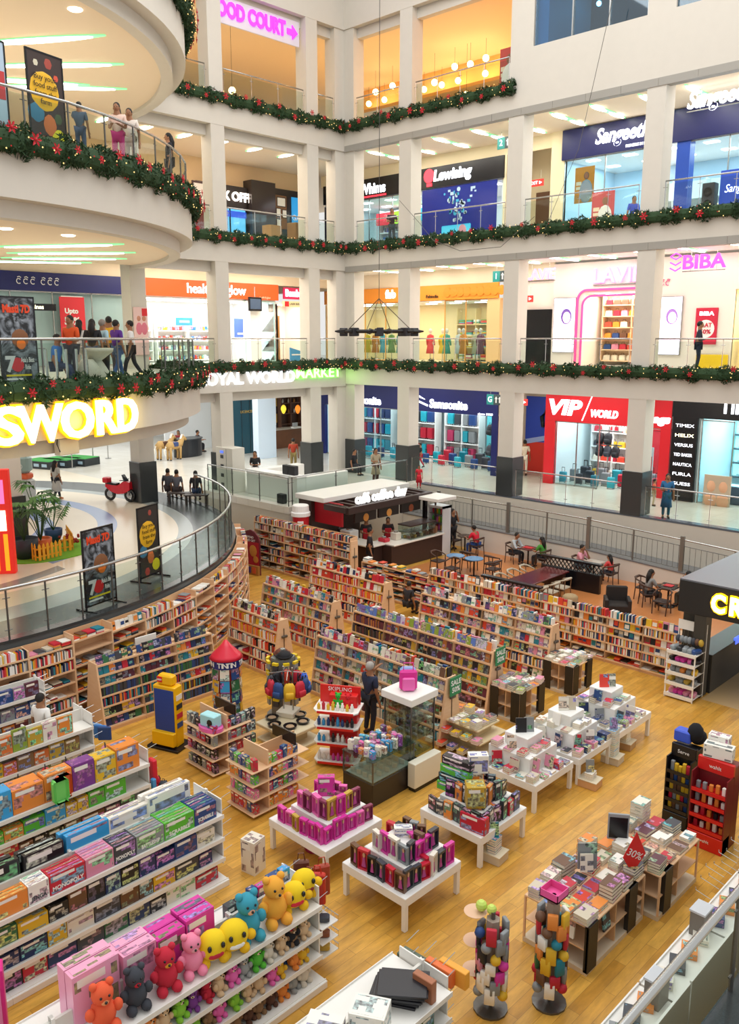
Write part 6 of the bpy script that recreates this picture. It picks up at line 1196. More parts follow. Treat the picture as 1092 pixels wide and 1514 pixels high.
for i, (px, py, w1, h1, c) in enumerate(((395, 790, 1.2, 1.1, '#5a3a2a'), (345, 800, 1.0, 1.25, '#d8d2c8'))):
 x, y, _ = at(px, py, 1.2); t = thing('storage_box', ('dark brown cabinet with flat top beside the tall bookcase run', 'pale cabinet with brown end beside the ring of bookcases')[i], 'cabinet', (x, y+.2, 0)); mb = MB(); mb.rbox(-w1/2, w1/2, -.3, .3, 0, h1, .02); mb.build('body', [M(c, .6)], t); mb = MB(); mb.box(-w1/2-.05, w1/2+.05, -.35, .35, h1, h1+.05); mb.build('top', [M('#6a4a38', .5)], t)
NB = [0]
def pile(x, y, z, n, c, label_, rz=0, kind=0, name='book', limit=298, sc=1.0):
 """n copies of one book, each its own object"""
 me, th = BKF[kind]
 for q in range(n):
  if NPB.get(name, 0) >= limit:
   T = Matrix.Translation((x, y, z+q*th)) @ Matrix.Rotation(rz, 4, 'Z'); STUFF.box(-.075, .075, -.11, .11, 0, th*.95, c=srgb(c), T=T); continue
  o = link(name, me, None, (x+rnd.uniform(-.006, .006), y+rnd.uniform(-.006, .006), z+q*th*sc), rz+rnd.uniform(-.05, .05), color=c); o.scale = (sc,)*3; NPB[name] = NPB.get(name, 0)+1
  tag(o, '%s book, %s, %s' % (PN.get(c, 'pale'), label_, 'top one' if q == n-1 else '%s from top' % ordn(n-1-q)), 'book', 'books on display tables')
 return z+n*th*sc
blk_panel = M('#211f1e', .45)
def wood_table(x0, x1, y0, y1, H, nm, openings, rail=True):
 """open birch display unit with two shelves; black upright strips on the long face (+x)"""
 t = thing('display_unit', nm, 'display table', ((x0+x1)/2, (y0+y1)/2, 0)); w, d = x1-x0, y1-y0; hx, hy = w/2, d/2
 mb = MB(); mb.rbox(-hx, hx, -hy, hy, H-.035, H, .01); mb.build('top', [birch], t); mb = MB(); mb.box(-hx, hx, -hy, hy, 0, .08); mb.build('base', [M('#d8c8ae', .6)], t); mb = MB(); mb.box(-hx+.02, hx-.02, -hy+.02, hy-.02, H*.47, H*.47+.02); mb.build('shelf', [birch], t); mb = MB(); mb.box(-.012, .012, -hy+.03, hy-.03, .08, H-.03); mb.build('divider', [birch_d], t)
 mb = MB(); mb.box(-hx+.03, hx-.03, -.012, .012, .08, H-.03); mb.build('divider', [birch_d], t)
 for yy in openings: mb = MB(); mb.box(hx-.06, hx+.012, yy-.13-(y0+y1)/2, yy+.13-(y0+y1)/2, .04, H); mb.build('black_panel', [blk_panel], t, label='black upright panel')
 for sx, sy in ((-1, -1), (1, -1), (-1, 1), (1, 1)): mb = MB(); mb.box(sx*hx-.03*(sx > 0), sx*hx+.03*(sx < 0), sy*hy-.03*(sy > 0), sy*hy+.03*(sy < 0), .08, H-.03); mb.build('corner_post', [birch], t)
 return t
TP = ['#e8e2d4', '#f2efe6', '#1c1d22', '#c2243a', '#e58a3a', '#3d4048', '#d8452e', '#f4f1ea', '#8a8f92', '#5a2a3a', '#cfc4ae', '#6b4a34']
for nm, x0, x1, y0, y1, ops in (('near birch book table', 25.0, 26.1, -20.75, -19.0, (-20.62, -19.4)), ('far birch book table', 25.15, 26.3, -18.9, -17.45, (-18.6,))):
 wood_table(x0, x1, y0, y1, .8, 'birch display unit with black uprights under book piles, nearer the %s' % ('card spinners' if 'near' in nm else 'red accessory stand'), ops)
 nx, ny = 4, int((y1-y0)/.3)
 for i in range(nx):
  for j in range(ny):
   c = rnd.choice(TP); n = rnd.choice((1, 2, 2, 3, 4)) if not (i == 0 and j == ny-1) else 6; x = x0+.14+i*(x1-x0-.28)/(nx-1); y = y0+.15+j*(y1-y0-.3)/(ny-1)
   pile(x, y, .8, n, c, 'row %s pile %s on %s' % (ordn(i), ordn(j), nm), rnd.uniform(-.08, .08), rnd.randint(0, 2), sc=1.35)
def upright(x, y, z, w, h, c, label, rz=0, name='display_book', lean=.18, th=.03):
 o = link(name, BK[1], None, (x, y, z), 0, color=c); o.rotation_euler = (-lean, 0, rz); o.scale = (w/.16, th/.04, h/.235); tag(o, label, 'book'); return o
LK = radians(46)   # towards the picture-taker's side
upright(25.52, -19.82, 1.03, .3, .42, '#8a8f92', 'grey framed panel standing on the near birch book table', LK, lean=.1); upright(25.56, -19.9, 1.03, .2, .28, '#e8e2d4', 'cream book propped on the teal pile of the near birch table', LK)
t = thing('display_tablet', 'black framed screen standing among the piles of the far birch table', 'screen', (25.45, -18.72, 1.0), LK-.2); mb = MB(); mb.rbox(-.17, .17, -.02, .02, 0, .46, .01); mb.build('frame', [M('#9a9ca0', .4)], t); mb = MB(); mb.box(-.145, .145, -.024, -.02, .03, .4); mb.build('black_face', [blk], t)
t = thing('sale_sign', 'red diamond sale card standing at the edge of the near birch table', 'sign', (25.98, -19.22, .86), LK+.15); mb = MB(); mb.loft([[(0, d, 0), (.2, d, .34), (.03, d, .72), (-.18, d, .3)] for d in (-.006, .006)]); mb.build('card', [M('#d8201e', .4)], t); text('lettering', '30%', .17, wht, t, (.01, -.012, .34), (pi/2, .5, 0), extrude=.002)
for i, (x, y, z, c) in enumerate(((25.3, -20.72, .47, '#f2efe6'), (25.75, -20.72, .47, '#f2efe6'), (25.4, -20.72, .1, '#8a8f92'), (26.05, -20.1, .4, '#3d4048'))): upright(x, y, z, .2, .28, c, ('left white book with a red spiral on the near birch table end', 'right white book with a red spiral on the near birch table end', 'grey portrait book on the bottom end shelf of the near birch table', 'dark book inside the near birch table')[i], 0 if i < 3 else pi/2)
for nm, x0, x1, y0, y1, H in (('far sale unit', 19.85, 20.75, -12.2, -11.25, .8), ('middle sale unit', 19.85, 20.7, -14.55, -13.45, .8)):
 wood_table(x0, x1, y0, y1, H, 'birch box unit with black corner panels and magazine piles, %s' % ('near the long cafe bookcases' if 'far' in nm else 'under the upper green sale sign'), (y0+.14, y1-.14))
 mb = MB(); mb.box(x0-.0, x0+.24, y0-.012, y0, .04, H); mb.box(x1-.24, x1, y0-.012, y0, .04, H); o = mb.build('corner_cladding', [blk_panel]); tag(o, 'black corner cladding on the front of the %s' % nm, 'panel')
 for i in range(4):
  for j in range(4): pile(x0+.12+i*.22, y0+.13+j*.27, H, rnd.randint(1, 3), rnd.choice(['#d98aa4', '#e8e2d4', '#8a8f92', '#e58a3a', '#c2243a', '#3d4048', '#f2efe6', '#8aa03a']), 'row %s pile %s on %s' % (ordn(i), ordn(j), nm), rnd.uniform(-.3, .3), 1, 'magazine')
t = thing('tiered_stand', 'low cream stepped stand with magazine piles below the lower green sale sign', 'stand', (20.4, -16.1, 0));
for k, (a_, z) in enumerate(((.75, .1), (.68, .38), (.55, .62))): mb = MB(); mb.rbox(-a_, a_, -a_*.75, a_*.75, z-.05, z, .02); mb.build('tier', [M('#d8c49c', .5)], t)
mb = MB(); mb.box(-.4, .4, -.28, .28, 0, .6); mb.build('core', [M('#d2bc92', .5)], t)
for i in range(4):
 for j in range(3): pile(19.95+i*.29, -16.42+j*.27, .625, rnd.randint(1, 4), rnd.choice(['#e58a3a', '#e8e2d4', '#3d4048', '#c2243a', '#e2b52c', '#f2efe6', '#5a2a3a']), '%s row, %s pile on the stepped stand' % (ordn(i), ordn(j)), rnd.uniform(-.3, .3), 1, 'magazine')
for i in range(5): pile(19.85+i*.28, -16.58, .385, 2, rnd.choice(PAL), 'pile %s on the middle step of the stepped stand' % ordn(i), .1, 1, 'magazine'); pile(19.8+i*.3, -16.72, .105, 2, rnd.choice(PAL), 'pile %s on the lowest step of the stepped stand' % ordn(i), .1, 1, 'magazine')
for i, (px, py, z) in enumerate(((743, 965, 1.45), (668, 1010, 1.38))):
 x, y = ((19.84, -14.2), (20.09, -16.28))[i]; t = thing('sale_sign', ('upper', 'lower')[i]+' green square sale sign on a birch end panel', 'sign', (x+.03, y, z), pi/2); mb = MB(); mb.rbox(-.2, .2, -.01, .01, -.22, .22, .005); mb.build('card', [M('#2f8a5a', .5)], t); text('lettering', 'SALE\n50%', .17, wht, t, (0, -.014, 0), extrude=.002, bold=.004)
wtab = M('#efeeea', .35)
def white_table(x0, x1, y0, y1, nm, tiers=()):
 t = thing('display_table', nm, 'display table', ((x0+x1)/2, (y0+y1)/2, 0)); hx, hy = (x1-x0)/2, (y1-y0)/2
 mb = MB(); mb.rbox(-hx, hx, -hy, hy, .44, .6, .012); mb.build('top', [wtab], t)
 for sx in (-1, 1):
  for sy in (-1, 1): mb = MB(); mb.rbox(sx*(hx-.05)-.04, sx*(hx-.05)+.04, sy*(hy-.05)-.04, sy*(hy-.05)+.04, 0, .44, .008); mb.build('leg', [wtab], t)
 for (a_, b_, z0, z1, ox, oy) in tiers: mb = MB(); mb.rbox(ox-a_, ox+a_, oy-b_, oy+b_, z0, z1, .012); mb.build('riser', [wtab], t)
 return t
WT = [(21.72, 23.15, -17.6, -16.2, 'front white table of the three in a line, black screen on its riser'), (21.8, 23.2, -16.05, -14.7, 'middle white table of the three in a line'), (21.8, 23.2, -14.4, -12.85, 'back white table of the three in a line, red sign on its riser')]
BT = ['#e8e2d4', '#f2efe6', '#c2243a', '#20325e', '#3d4048', '#24467f', '#8a8f92', '#f4f1ea', '#cfc4ae', '#d98aa4']
for k, (x0, x1, y0, y1, nm) in enumerate(WT):
 white_table(x0, x1, y0, y1, 'white display table, %s' % nm.replace(' white table', ''), ((.5, .5, .6, .95, -.1, .05), (.28, .28, .95, 1.2, -.12, .1))); cx, cy = (x0+x1)/2, (y0+y1)/2
 sh_ = ('front', 'middle', 'back')[k]+' white table'
 for i in range(5): pile(x0+.2+i*.27, y0+.13, .6, rnd.randint(1, 3), rnd.choice(BT), 'front edge pile %s, %s' % (ordn(i), sh_), rnd.uniform(-.15, .15), 1)
 for i in range(4): pile(x1-.13, y0+.4+i*.27, .6, rnd.randint(1, 3), rnd.choice(BT), 'right edge pile %s, %s' % (ordn(i), sh_), pi/2, 1)
 for i, (dx, dy) in enumerate(((-.45, -.35), (-.15, -.35), (.18, -.35), (.28, -.05), (.28, .25))): pile(cx+dx, cy+dy, .95, rnd.randint(1, 3), rnd.choice(BT if k else ['#c2243a', '#d98aa4', '#cfc4ae']), 'riser pile %s, %s' % (ordn(i), sh_), rnd.uniform(-.2, .2), 1)
 for i, (dx, dy, z) in enumerate(((-.3, -.56, .66), (.1, -.56, .66), (.45, -.35, .66), (.55, .0, .66), (-.05, -.42, 1.03))): upright(cx+dx, cy+dy, z, rnd.uniform(.17, .22), rnd.uniform(.24, .3), rnd.choice(BT), '%s propped book on the %s' % (ordn(i), sh_), rnd.choice((0, LK)))
 upright(cx-.12, cy+.0, 1.2, .22, .3, ('#1c1d22', '#e8e2d4', '#e8483c')[k], ('black propped book on top of the front white table', 'cream propped book on top of the middle white table', 'scarlet propped book on top of the back white table')[k], LK); upright(cx-.02, cy+.14, 1.2, .2, .3, ('#8a8f92', '#cfc4ae', '#f2efe6')[k], ('grey', 'beige', 'white')[k]+' propped book behind the first one on top of the %s' % sh_, LK)
for i, (px, py, c, n, w1) in enumerate(((735, 1276, '#1d7f92', 6, '#cfc4ae'), (877, 1166, '#e8e2d4', 3, '#d8a878'), (910, 1130, '#8ab8d0', 13, '#cfc4ae'), (928, 1108, '#e8e2d4', 5, '#b8956a'))):
 x, y, _ = at(px, py, 0); nm = ('teal and orange pile on a box beside the robot toys', 'cream pile with a grey book beside the middle white table', 'pale blue pile beside the back white table', 'cream pile behind the pale blue pile')[i]; x -= .12; y += .06
 t = thing('book_plinth', 'low box carrying the %s' % nm, 'box', (x, y, 0), .1); mb = MB(); mb.rbox(-.2, .2, -.17, .17, 0, .16, .01); mb.build('box', [M(w1, .6)], t); mb = MB(); mb.box(-.21, .21, -.18, .18, .16, .175); mb.build('lid', [M('#d8cbb0', .6)], t)
 z = pile(x, y, .176, n, c, nm, .1, 1); upright(x, y-.02, z+.005, .17, .26, c if i != 1 else '#8a8f92', 'propped book on the '+nm, LK)
# ================= toy shelving, tables and stands
def item(name, me, p, rz, sc, c, label, cat, grp=None, parts=()):
 if parts:
  t = thing(name, label, cat, p, rz, grp); t.scale = sc if isinstance(sc, tuple) else (sc,)*3; link(parts[0][0], me, t, color=c)
  for n_, m_, c_ in parts[1:]: link(n_, m_, t, color=c_ or c)
  return t
 o = link(name, me, None, p, rz, color=c); o.scale = sc if isinstance(sc, tuple) else (sc,)*3; return tag(o, label, cat, grp)
m = MB(); m.box(-.5, .5, -.5, .5, 0, 1); m.box(-.46, .46, -.508, -.5, .05, .95, m=1); m.box(.5, .508, -.44, .44, .08, .92, m=1); m.box(-.4, .2, -.512, -.508, .74, .9, m=2); m.box(-.44, .44, -.42, .42, 1, 1.006, m=1); BOXM = m.mesh('printed_box', [tint_mat('plain', .35), boxm, M('#efece4', .4)])
m = MB(); m.box(-.5, .5, .1, .5, 0, 1); m.box(-.5, -.42, -.5, .1, 0, 1); m.box(.42, .5, -.5, .1, 0, 1); m.box(-.42, .42, -.5, .1, 0, .1); m.box(-.42, .42, -.5, .1, .88, 1)
m.ball(0, -.1, .7, .13, 1, n=8, k=5); m.lathe([(.24, .14), (.14, .4), (.12, .58), (.03, .62)], y=-.1, n=8, m=2, sy=.8); m.ball(0, -.02, .73, .15, 3, n=8, k=5); DOLLM = m.mesh('doll_box', [tint_mat('plain', .3), M('#d8a884', .5), M('#b84a90', .6), M('#6a4428', .6)])
m = MB(); m.ball(0, 0, .32, .26, sz=1.1); m.ball(0, -.02, .74, .22);
for s in (-1, 1): m.ball(s*.16, 0, .93, .08); m.ball(s*.27, -.08, .42, .1, sz=1.3); m.ball(s*.16, -.2, .1, .12, sy=1.3)
PLM = m.mesh('plush_body', [tint_mat('plain', .9)], True); m = MB()
for s in (-1, 1): m.ball(s*.08, -.21, .79, .028, n=6, k=4)
m.ball(0, -.26, .7, .03, n=6, k=4); PLE = m.mesh('plush_eyes', [blk]); m = MB(); m.ball(0, -.17, .68, .09, sy=.8); PLZ = m.mesh('plush_muzzle', [tint_mat('plain', .9)], True)
def plush(x, y, z, rz, s, c, label, mz='#f0dcc0'): return item('plush_toy', PLM, (x, y, z), rz, s, c, label, 'plush toy', None, (('body',), ('eyes', PLE, None), ('muzzle', PLZ, mz)))
def gbay(x, y, lab, H=1.45, zs=(.1, .46, .83), top=1.25, W=1.2, d=.5):
 """one bay of a white double-sided gondola, long side along y, front to +x; x is the front edge of the top shelf"""
 t = thing('gondola_shelving', lab, 'shelves', (x-d, y, 0), pi/2)
 key = ('g', H, top, W, d)
 if key not in CASEM:
  r = {}; q = MB(); q.rbox(-W/2, W/2, -d-.1, d+.1, 0, .11, .01); r['base'] = q.mesh('base', [shw]); q = MB(); q.box(-W/2, W/2, -.02, .02, .11, H); r['back_panel'] = q.mesh('back_panel', [M('#dcdad2', .5)]); q = MB(); q.box(-W/2-.02, -W/2+.02, -.05, .05, 0, H+.05)
  r['post'] = q.mesh('post', [shw]); q = MB()
  for k in range(22): q.box(W/2+.014, W/2+.021, -.012, .012, .12+k*.06, .15+k*.06)
  q.box(W/2-.02, W/2+.02, -.03, .03, 0, H+.05, m=1); r['slotted_post'] = q.mesh('slotted_post', [blk, shw])
  for s in (-1, 1):
   for k, z in enumerate((*zs, top)):
    dd = d+.06 if k == 0 else d; q = MB(); q.box(-W/2, W/2, min(s*.02, s*dd), max(s*.02, s*dd), z-.03, z); q.box(-W/2, W/2, s*dd-.006, s*dd+.006, z-.045, z+.025); r['shelf %d %d' % (s, k)] = q.mesh('shelf', [shw])
  CASEM[key] = r
 for n_, me in CASEM[key].items(): link(n_.split()[0], me, t)
 return t
GN = {}
for nm, x, y1, nb, H in (('plush-toy gondola', 23.45, -23.5, 4, 1.5), ('board-game gondola', 20.55, -23.05, 4, 1.5), ('puzzle gondola', 18.1, -22.95, 4, 1.5), ('picture-book gondola', 15.9, -22.9, 3, 1.5), ('rearmost gondola', 13.55, -22.8, 2, 1.5), ('nearest low gondola', 25.75, -23.45, 3, 1.35)):
 for i in range(nb): gbay(x, y1-.62-1.24*i, 'white steel shelving bay, %s from the aisle end of the %s' % (ordn(i), nm), H, top=1.25 if H > 1.4 else 1.2, W=1.24)
 t = thing('end_hooks', 'wire hooks and small trays on the aisle end of the %s' % nm, 'hooks', (x-.5, y1+.02, 0), pi/2)
 for k in range(5):
  for j in range(3): q = MB(); xx = .03; q.cyl((xx, -.3+j*.3, .45+k*.25), (xx+.24, -.3+j*.3, .49+k*.25), .006, n=4); q.build('hook', [steel], t)
 q = MB(); q.box(.0, .02, -.4, .4, .3, H); q.build('end_panel', [shw], t)
TOYC = ['#c2243a', '#24467f', '#e2b52c', '#1c1d22', '#e8e2d4', '#58b838', '#3aa0d8', '#e58a3a', '#7a3a8a', '#f2efe6']
def brow(nm, x, y0, y1, z, wr, hr, dr, cols, name, what, back=0., cap=999, gap=.01, lean=0):
 """boxes side by side along y, fronts to +x"""
 y = y0; i = 0
 while i < cap:
  w = rnd.uniform(*wr)
  if y+w > y1: break
  c = cols[i % len(cols)] if isinstance(cols, tuple) else rnd.choice(cols); h, d = rnd.uniform(*hr), rnd.uniform(*dr)
  item(name, BOXM, (x-d/2-.02-back, y+w/2, z+.002), pi/2, (w, d, h), c, '%s %s, %s from far left, %s' % (PN.get(c, 'pale'), what, ordn(i), nm), what.split()[-1] if ' ' in what else what)
  y += w+gap; i += 1
for i, (y, w, c, h, n) in enumerate(((-26.68, .6, '#f0a8c8', .66, 2), (-26.1, .46, '#f0a8c8', .56, 2), (-25.66, .42, '#d838a0', .52, 2), (-25.22, .44, '#d838a0', .56, 2))):
 for k in range(n): item('toy_box', BOXM, (22.92-k*.19, y, 1.26), pi/2, (w-.01, .17, h), c, '%s toy box, %s on top of the plush gondola, stack %s' % (PN[c], ('front', 'rear')[k], ordn(i)), 'box')
brow('the far top of the plush gondola', 22.93, -24.72, -23.6, 1.26, (.12, .22), (.3, .42), (.08, .14), ['#24467f', '#3aa0d8', '#d838a0', '#1c1d22', '#3d4048'], 'toy_box', 'toy box')
for i, (y, s, c, lb, mz) in enumerate(((-26.72, .6, '#e8603a', 'orange plush in a bag at the near end of the top shelf', '#f0a070'), (-26.3, .55, '#3d4048', 'dark grey and red wrapped plush beside the orange one', '#c2243a'), (-25.88, .58, '#c2243a', 'red plush cushion toy with yellow muzzle', '#e8a030'), (-25.5, .56, '#f08aa8', 'pink plush toy on the top shelf', '#f0a8b8'), (-24.16, .7, '#eea93a', 'large honey-coloured plush toy on the top shelf', '#f4bc5a'), (-24.62, .68, '#3a9ab0', 'large blue and black plush toy on the top shelf', '#f0b89a'))):
 plush(23.2, y, 1.26, pi/2-.2, s, c, lb, mz)
def smiley(x, y, z, r, lb, mouth):
 t = thing('smiley_plush', lb, 'plush toy', (x, y, z), pi/2-.25); q = MB(); q.ball(0, 0, r+.05, r, sy=.8, n=14, k=9); q.build('face', [M('#f2cf1e', .9)], t, smooth=True)
 q = MB()
 for s in (-1, 1): q.ball(s*.09, -r*.74, r*1.3+.05, .03, sz=1.4, n=7, k=5)
 q.build('eyes', [blk], t); q = MB(); q.ball(0, -r*.69, r*.66+.05, .085, sx=1.25, sy=.28, sz=.5); q.build('mouth', [mouth], t)
 for s in (-1, 1): MB().ball(s*.13, -.06, .06, .075).build('foot', [M('#eebd1a', .9)], t, smooth=True); MB().ball(s*(r+.03), -.02, r*.9, .07).build('hand', [M('#eebd1a', .9)], t, smooth=True)
smiley(23.25, -25.22, 1.26, .2, 'yellow smiley plush with red marks beside the toothy one', M('#c2243a', .6)); smiley(23.3, -24.93, 1.26, .21, 'yellow smiley plush with a wide white toothy grin', M('#f4f4f0', .6)); smiley(23.22, -23.83, 1.26, .19, 'yellow smiley plush with a red heart mouth near the aisle end', M('#d8283a', .6)); smiley(23.15, -23.58, 1.3, .19, 'yellow open-mouthed smiley plush at the aisle end', M('#8a2a2a', .6))
PC = ['#e86ab0', '#8ac83a', '#c2243a', '#8a6a4a', '#3a6ab0', '#d8b890', '#7a3a8a', '#e2b52c', '#58b838', '#d8d0c0', '#e58a3a', '#9a9c9a', '#5a3a2a']
for k, z in enumerate((.83, .46, .1)):
 for i in range(13):
  for j in range(2):
   c = rnd.choice(PC); y = -26.2+i*.205+rnd.uniform(-.03, .03); cn = {'#8ac83a': 'lime', '#8a6a4a': 'brown', '#3a6ab0': 'blue', '#d8b890': 'fawn', '#d8d0c0': 'pale', '#9a9c9a': 'grey', '#5a3a2a': 'dark brown'}.get(c) or PN.get(c, 'pale')
   plush(23.3-j*.2, y, z+.003, pi/2+rnd.uniform(-.7, .7), rnd.uniform(.3, .37), c, '%s little plush, place %s, %s row, lower tier %s' % (cn, ordn(i), 'front' if j == 0 else 'rear', ordn(k)))
plush(23.28, -23.95, .84, pi/2-.4, .38, '#1c1d22', 'black and red plush lying on the tier below the honey-coloured toy', '#c2243a')
TOYD = ['#1c1d22', '#24467f', '#3d4048', '#c2243a', '#6b4a34', '#20325e', '#e8e2d4', '#2f6a44', '#e2b52c']
y = -26.87
for i, (c, n, w, txt, tc) in enumerate((('#e58a3a', 3, .5, '', 0), ('#f2efe6', 4, .31, 'JENGA', '#3d4048'), ('#c2243a', 4, .56, 'MONOPOLY', '#f2efe6'), ('#d98aa4', 5, .46, '', 0), ('#3d4048', 5, .38, 'MONOPOLY', '#f2efe6'), ('#8a8f92', 5, .5, 'BATTLESHIP', '#f2efe6'), ('#58b838', 6, .57, 'SCRABBLE', '#f2efe6'), ('#24467f', 6, .44, 'SCRABBLE', '#f2efe6'))):
 for k in reversed(range(n)): o = item('board_game', BOXM, (20.5-.04-k*.07, y+w/2, 1.255), pi/2, (w-.01, .06, .3), c, '%s board game box, set %s, %s behind the front on the board-game gondola' % (PN[c], ordn(i), ordn(k)), 'board game')
 if txt: text('lettering', txt, .3, M(tc, .5), o, (0, -.56, .27), extrude=.03, bold=.008).scale.x = 4.1/len(txt)
 y += w
for i, (y, c, w, h) in enumerate(((-26.75, '#1c1d22', .75, .5), (-26.0, '#1c1d22', .6, .48), (-25.3, '#3aa0d8', .7, .5), (-24.6, '#e8e2d4', .7, .48), (-23.85, '#f2efe6', .8, .55))): item('track_set_box', BOXM, (19.98, y+.1, 1.255), pi/2, (w, .1, h), c, '%s track set box behind the board games, %s from the far left' % (PN[c], ordn(i)), 'box'); item('track_set_box', BOXM, (19.85, y+.05, 1.255), pi/2, (w, .1, h), c, 'second %s track set box behind the board games, %s from the far left' % (PN[c], ordn(i)), 'box')
for k, z in enumerate((.83, .46, .1)): brow('tier %s of the board-game gondola' % ordn(k), 20.5, -27, -23.1, z, (.24, .46), (.22, .33), (.15, .3), TOYD, 'game_box', 'boxed game')
brow('the top of the puzzle gondola', 18.05, -26.4, -23.1, 1.255, (.35, .55), (.36, .5), (.2, .4), ['#58b838', '#e58a3a', '#3aa0d8', '#7a3a8a', '#e2b52c', '#e8e2d4'], 'puzzle_box', 'puzzle box')
for k, z in enumerate((.83, .46, .1)): brow('tier %s of the puzzle gondola' % ordn(k), 18.05, -26.8, -23.1, z, (.2, .45), (.2, .32), (.12, .28), TOYD if k else ['#58b838', '#e2b52c', '#e58a3a', '#3aa0d8'], 'puzzle_box', 'puzzle box')
t = thing('play_racket', 'orange and green foam bats leaning on the puzzle boxes', 'toy', (18.1, -24.62, 1.26), pi/2);
for dx, c in ((0, '#f4683a'), (-.12, '#7ad86a')): q = MB(); q.rbox(dx-.14, dx+.14, .02+dx, .05+dx, .0, .42, .06); q.build('bat', [M(c, .5)], t)
for k, z in enumerate((1.255, .83, .46)): brow('the %s of the picture-book gondola' % ('top', 'second tier', 'third tier')[k], 15.85, -26.2, -23.0, z, (.26, .38), (.24, .33) if k else (.34, .46), (.05, .1), ['#e8e2d4', '#d8743a', '#8a6a4a' if k else '#e58a3a', '#c2a03a', '#e2b52c', '#8aa03a'], 'picture_book', 'picture book')
for k, z in enumerate((1.255, .83, .46)): brow('the %s of the rearmost gondola' % ('top', 'second tier', 'third tier')[k], 13.5, -25.0, -22.9, z, (.24, .34), (.24, .33), (.06, .1), ['#6b4a34', '#c2243a', '#8a8f92', '#5a2a3a', '#24467f', '#e58a3a'], 'picture_book', 'picture book')
for i, (y, c) in enumerate(((-25.4, '#7a3a8a'), (-25.0, '#1c1d22'), (-24.5, '#c2243a'), (-24.1, '#5a2a3a'), (-23.3, '#d98aa4'))): backpack((17.1, y, .9), -.4, c, '%s school bag behind the puzzle boxes, %s from the far left' % (PN[c], ordn(i)), None, 1.05)
t = thing('toy_clapper', 'red and blue hanging toys on the aisle end of the puzzle gondola', 'toy', (17.95, -22.8, .55), 0); q = MB(); q.rbox(-.1, .1, -.05, .05, .2, .7, .03); q.build('red_toy', [M('#d8203a', .4)], t); q = MB(); q.rbox(.05, .15, -.1, -.02, 0, .35, .02); q.build('blue_toy', [M('#4a9ad8', .4)], t)
for i in range(7): q = MB(); q.rbox(-.3, .3, -.22, .22, 0, .03, .008); o = q.build('black_folder', [M('#26262c', .35)], loc=(25.25+.02*i, -23.95+.03*(i % 3), 1.2+i*.032), rz=.5+.03*i); tag(o, 'black slip folder, %s from the bottom of the pile on the nearest gondola' % ordn(i), 'folder', 'black folders')
item('toy_box', BOXM, (25.45, -24.6, 1.2), .5, (.42, .34, .36), '#f2efe6', 'large white and blue printed box on the nearest gondola', 'box'); item('toy_box', BOXM, (25.2, -25.1, 1.2), .5, (.42, .34, .3), '#f2efe6', 'second white printed box at the picture edge on the nearest gondola', 'box')
for i, (x, y, w, d, h, c) in enumerate(((25.0, -23.3, .45, .18, .2, '#5a6a5a'), (25.35, -23.2, .42, .1, .22, '#e8743a'), (25.5, -23.1, .42, .1, .24, '#f0a83a'), (25.55, -23.75, .3, .1, .3, '#a86a4a'))): q = MB(); q.rbox(-w/2, w/2, -d/2, d/2, 0, h, .01); o = q.build('file_box', [M(c, .5)], loc=(x, y, 1.2 if i == 3 else 1.0), rz=0.05); tag(o, ('grey-green', 'orange', 'amber', 'brown')[i]+' file box at the aisle end of the nearest low gondola', 'box')
for k, z in enumerate((.83, .46)): brow('tier %s of the nearest low gondola' % ordn(k), 25.7, -26, -23.5, z, (.2, .4), (.2, .3), (.1, .2), TOYD, 'game_box', 'boxed game')
item('toy_box', BOXM, (20.6, -22.5, 0), .2, (.3, .3, .62), '#e8e2d4', 'tall white and blue printed carton standing at the board-game gondola end', 'box')
t = thing('doll_carton', 'tall magenta doll carton at the left picture edge', 'box', (21.5, -27.4, 0), pi/2-.4); q = MB(); q.rbox(-.22, .22, -.12, .12, 0, 1.45, .02); q.build('carton', [M('#e0208a', .35)], t); q = MB(); q.box(-.17, .17, -.13, -.12, .3, 1.2); q.build('window', [M('#f08ac0', .2)], t)
def crowd(cx, cy, z, hx, hy, n, cols, name, what, nm, me, hr=(.2, .3), wr=(.1, .18), fall='box', dr=(.06, .09)):
 k = 0
 for e in range(3):
  for i in range(n):
   u = -1+2*(i+.5)/n; x, y = (cx+u*hx, cy-hy) if e == 0 else (cx+hx, cy+u*hy) if e == 1 else (cx+u*hx, cy)
   if e == 2 and abs(u) < .0: continue
   c = rnd.choice(cols); item(name, me, (x+rnd.uniform(-.02, .02), y+rnd.uniform(-.02, .02), z+.002), (0 if e != 1 else pi/2)+rnd.uniform(-.25, .25), (rnd.uniform(*wr), rnd.uniform(*dr), rnd.uniform(*hr)), c, '%s %s, %s, %s, %s' % (PN.get(c, 'pale'), what, ordn(i), ('front edge', 'right edge', 'middle line')[e], nm), fall)
DT = [(20.3, 21.8, -21.9, -20.5, 'white table of pink doll boxes'), (22.2, 23.6, -21.9, -20.5, 'white table of action figures'), (22.05, 23.45, -19.75, -18.35, 'white table of robot and vehicle toys')]
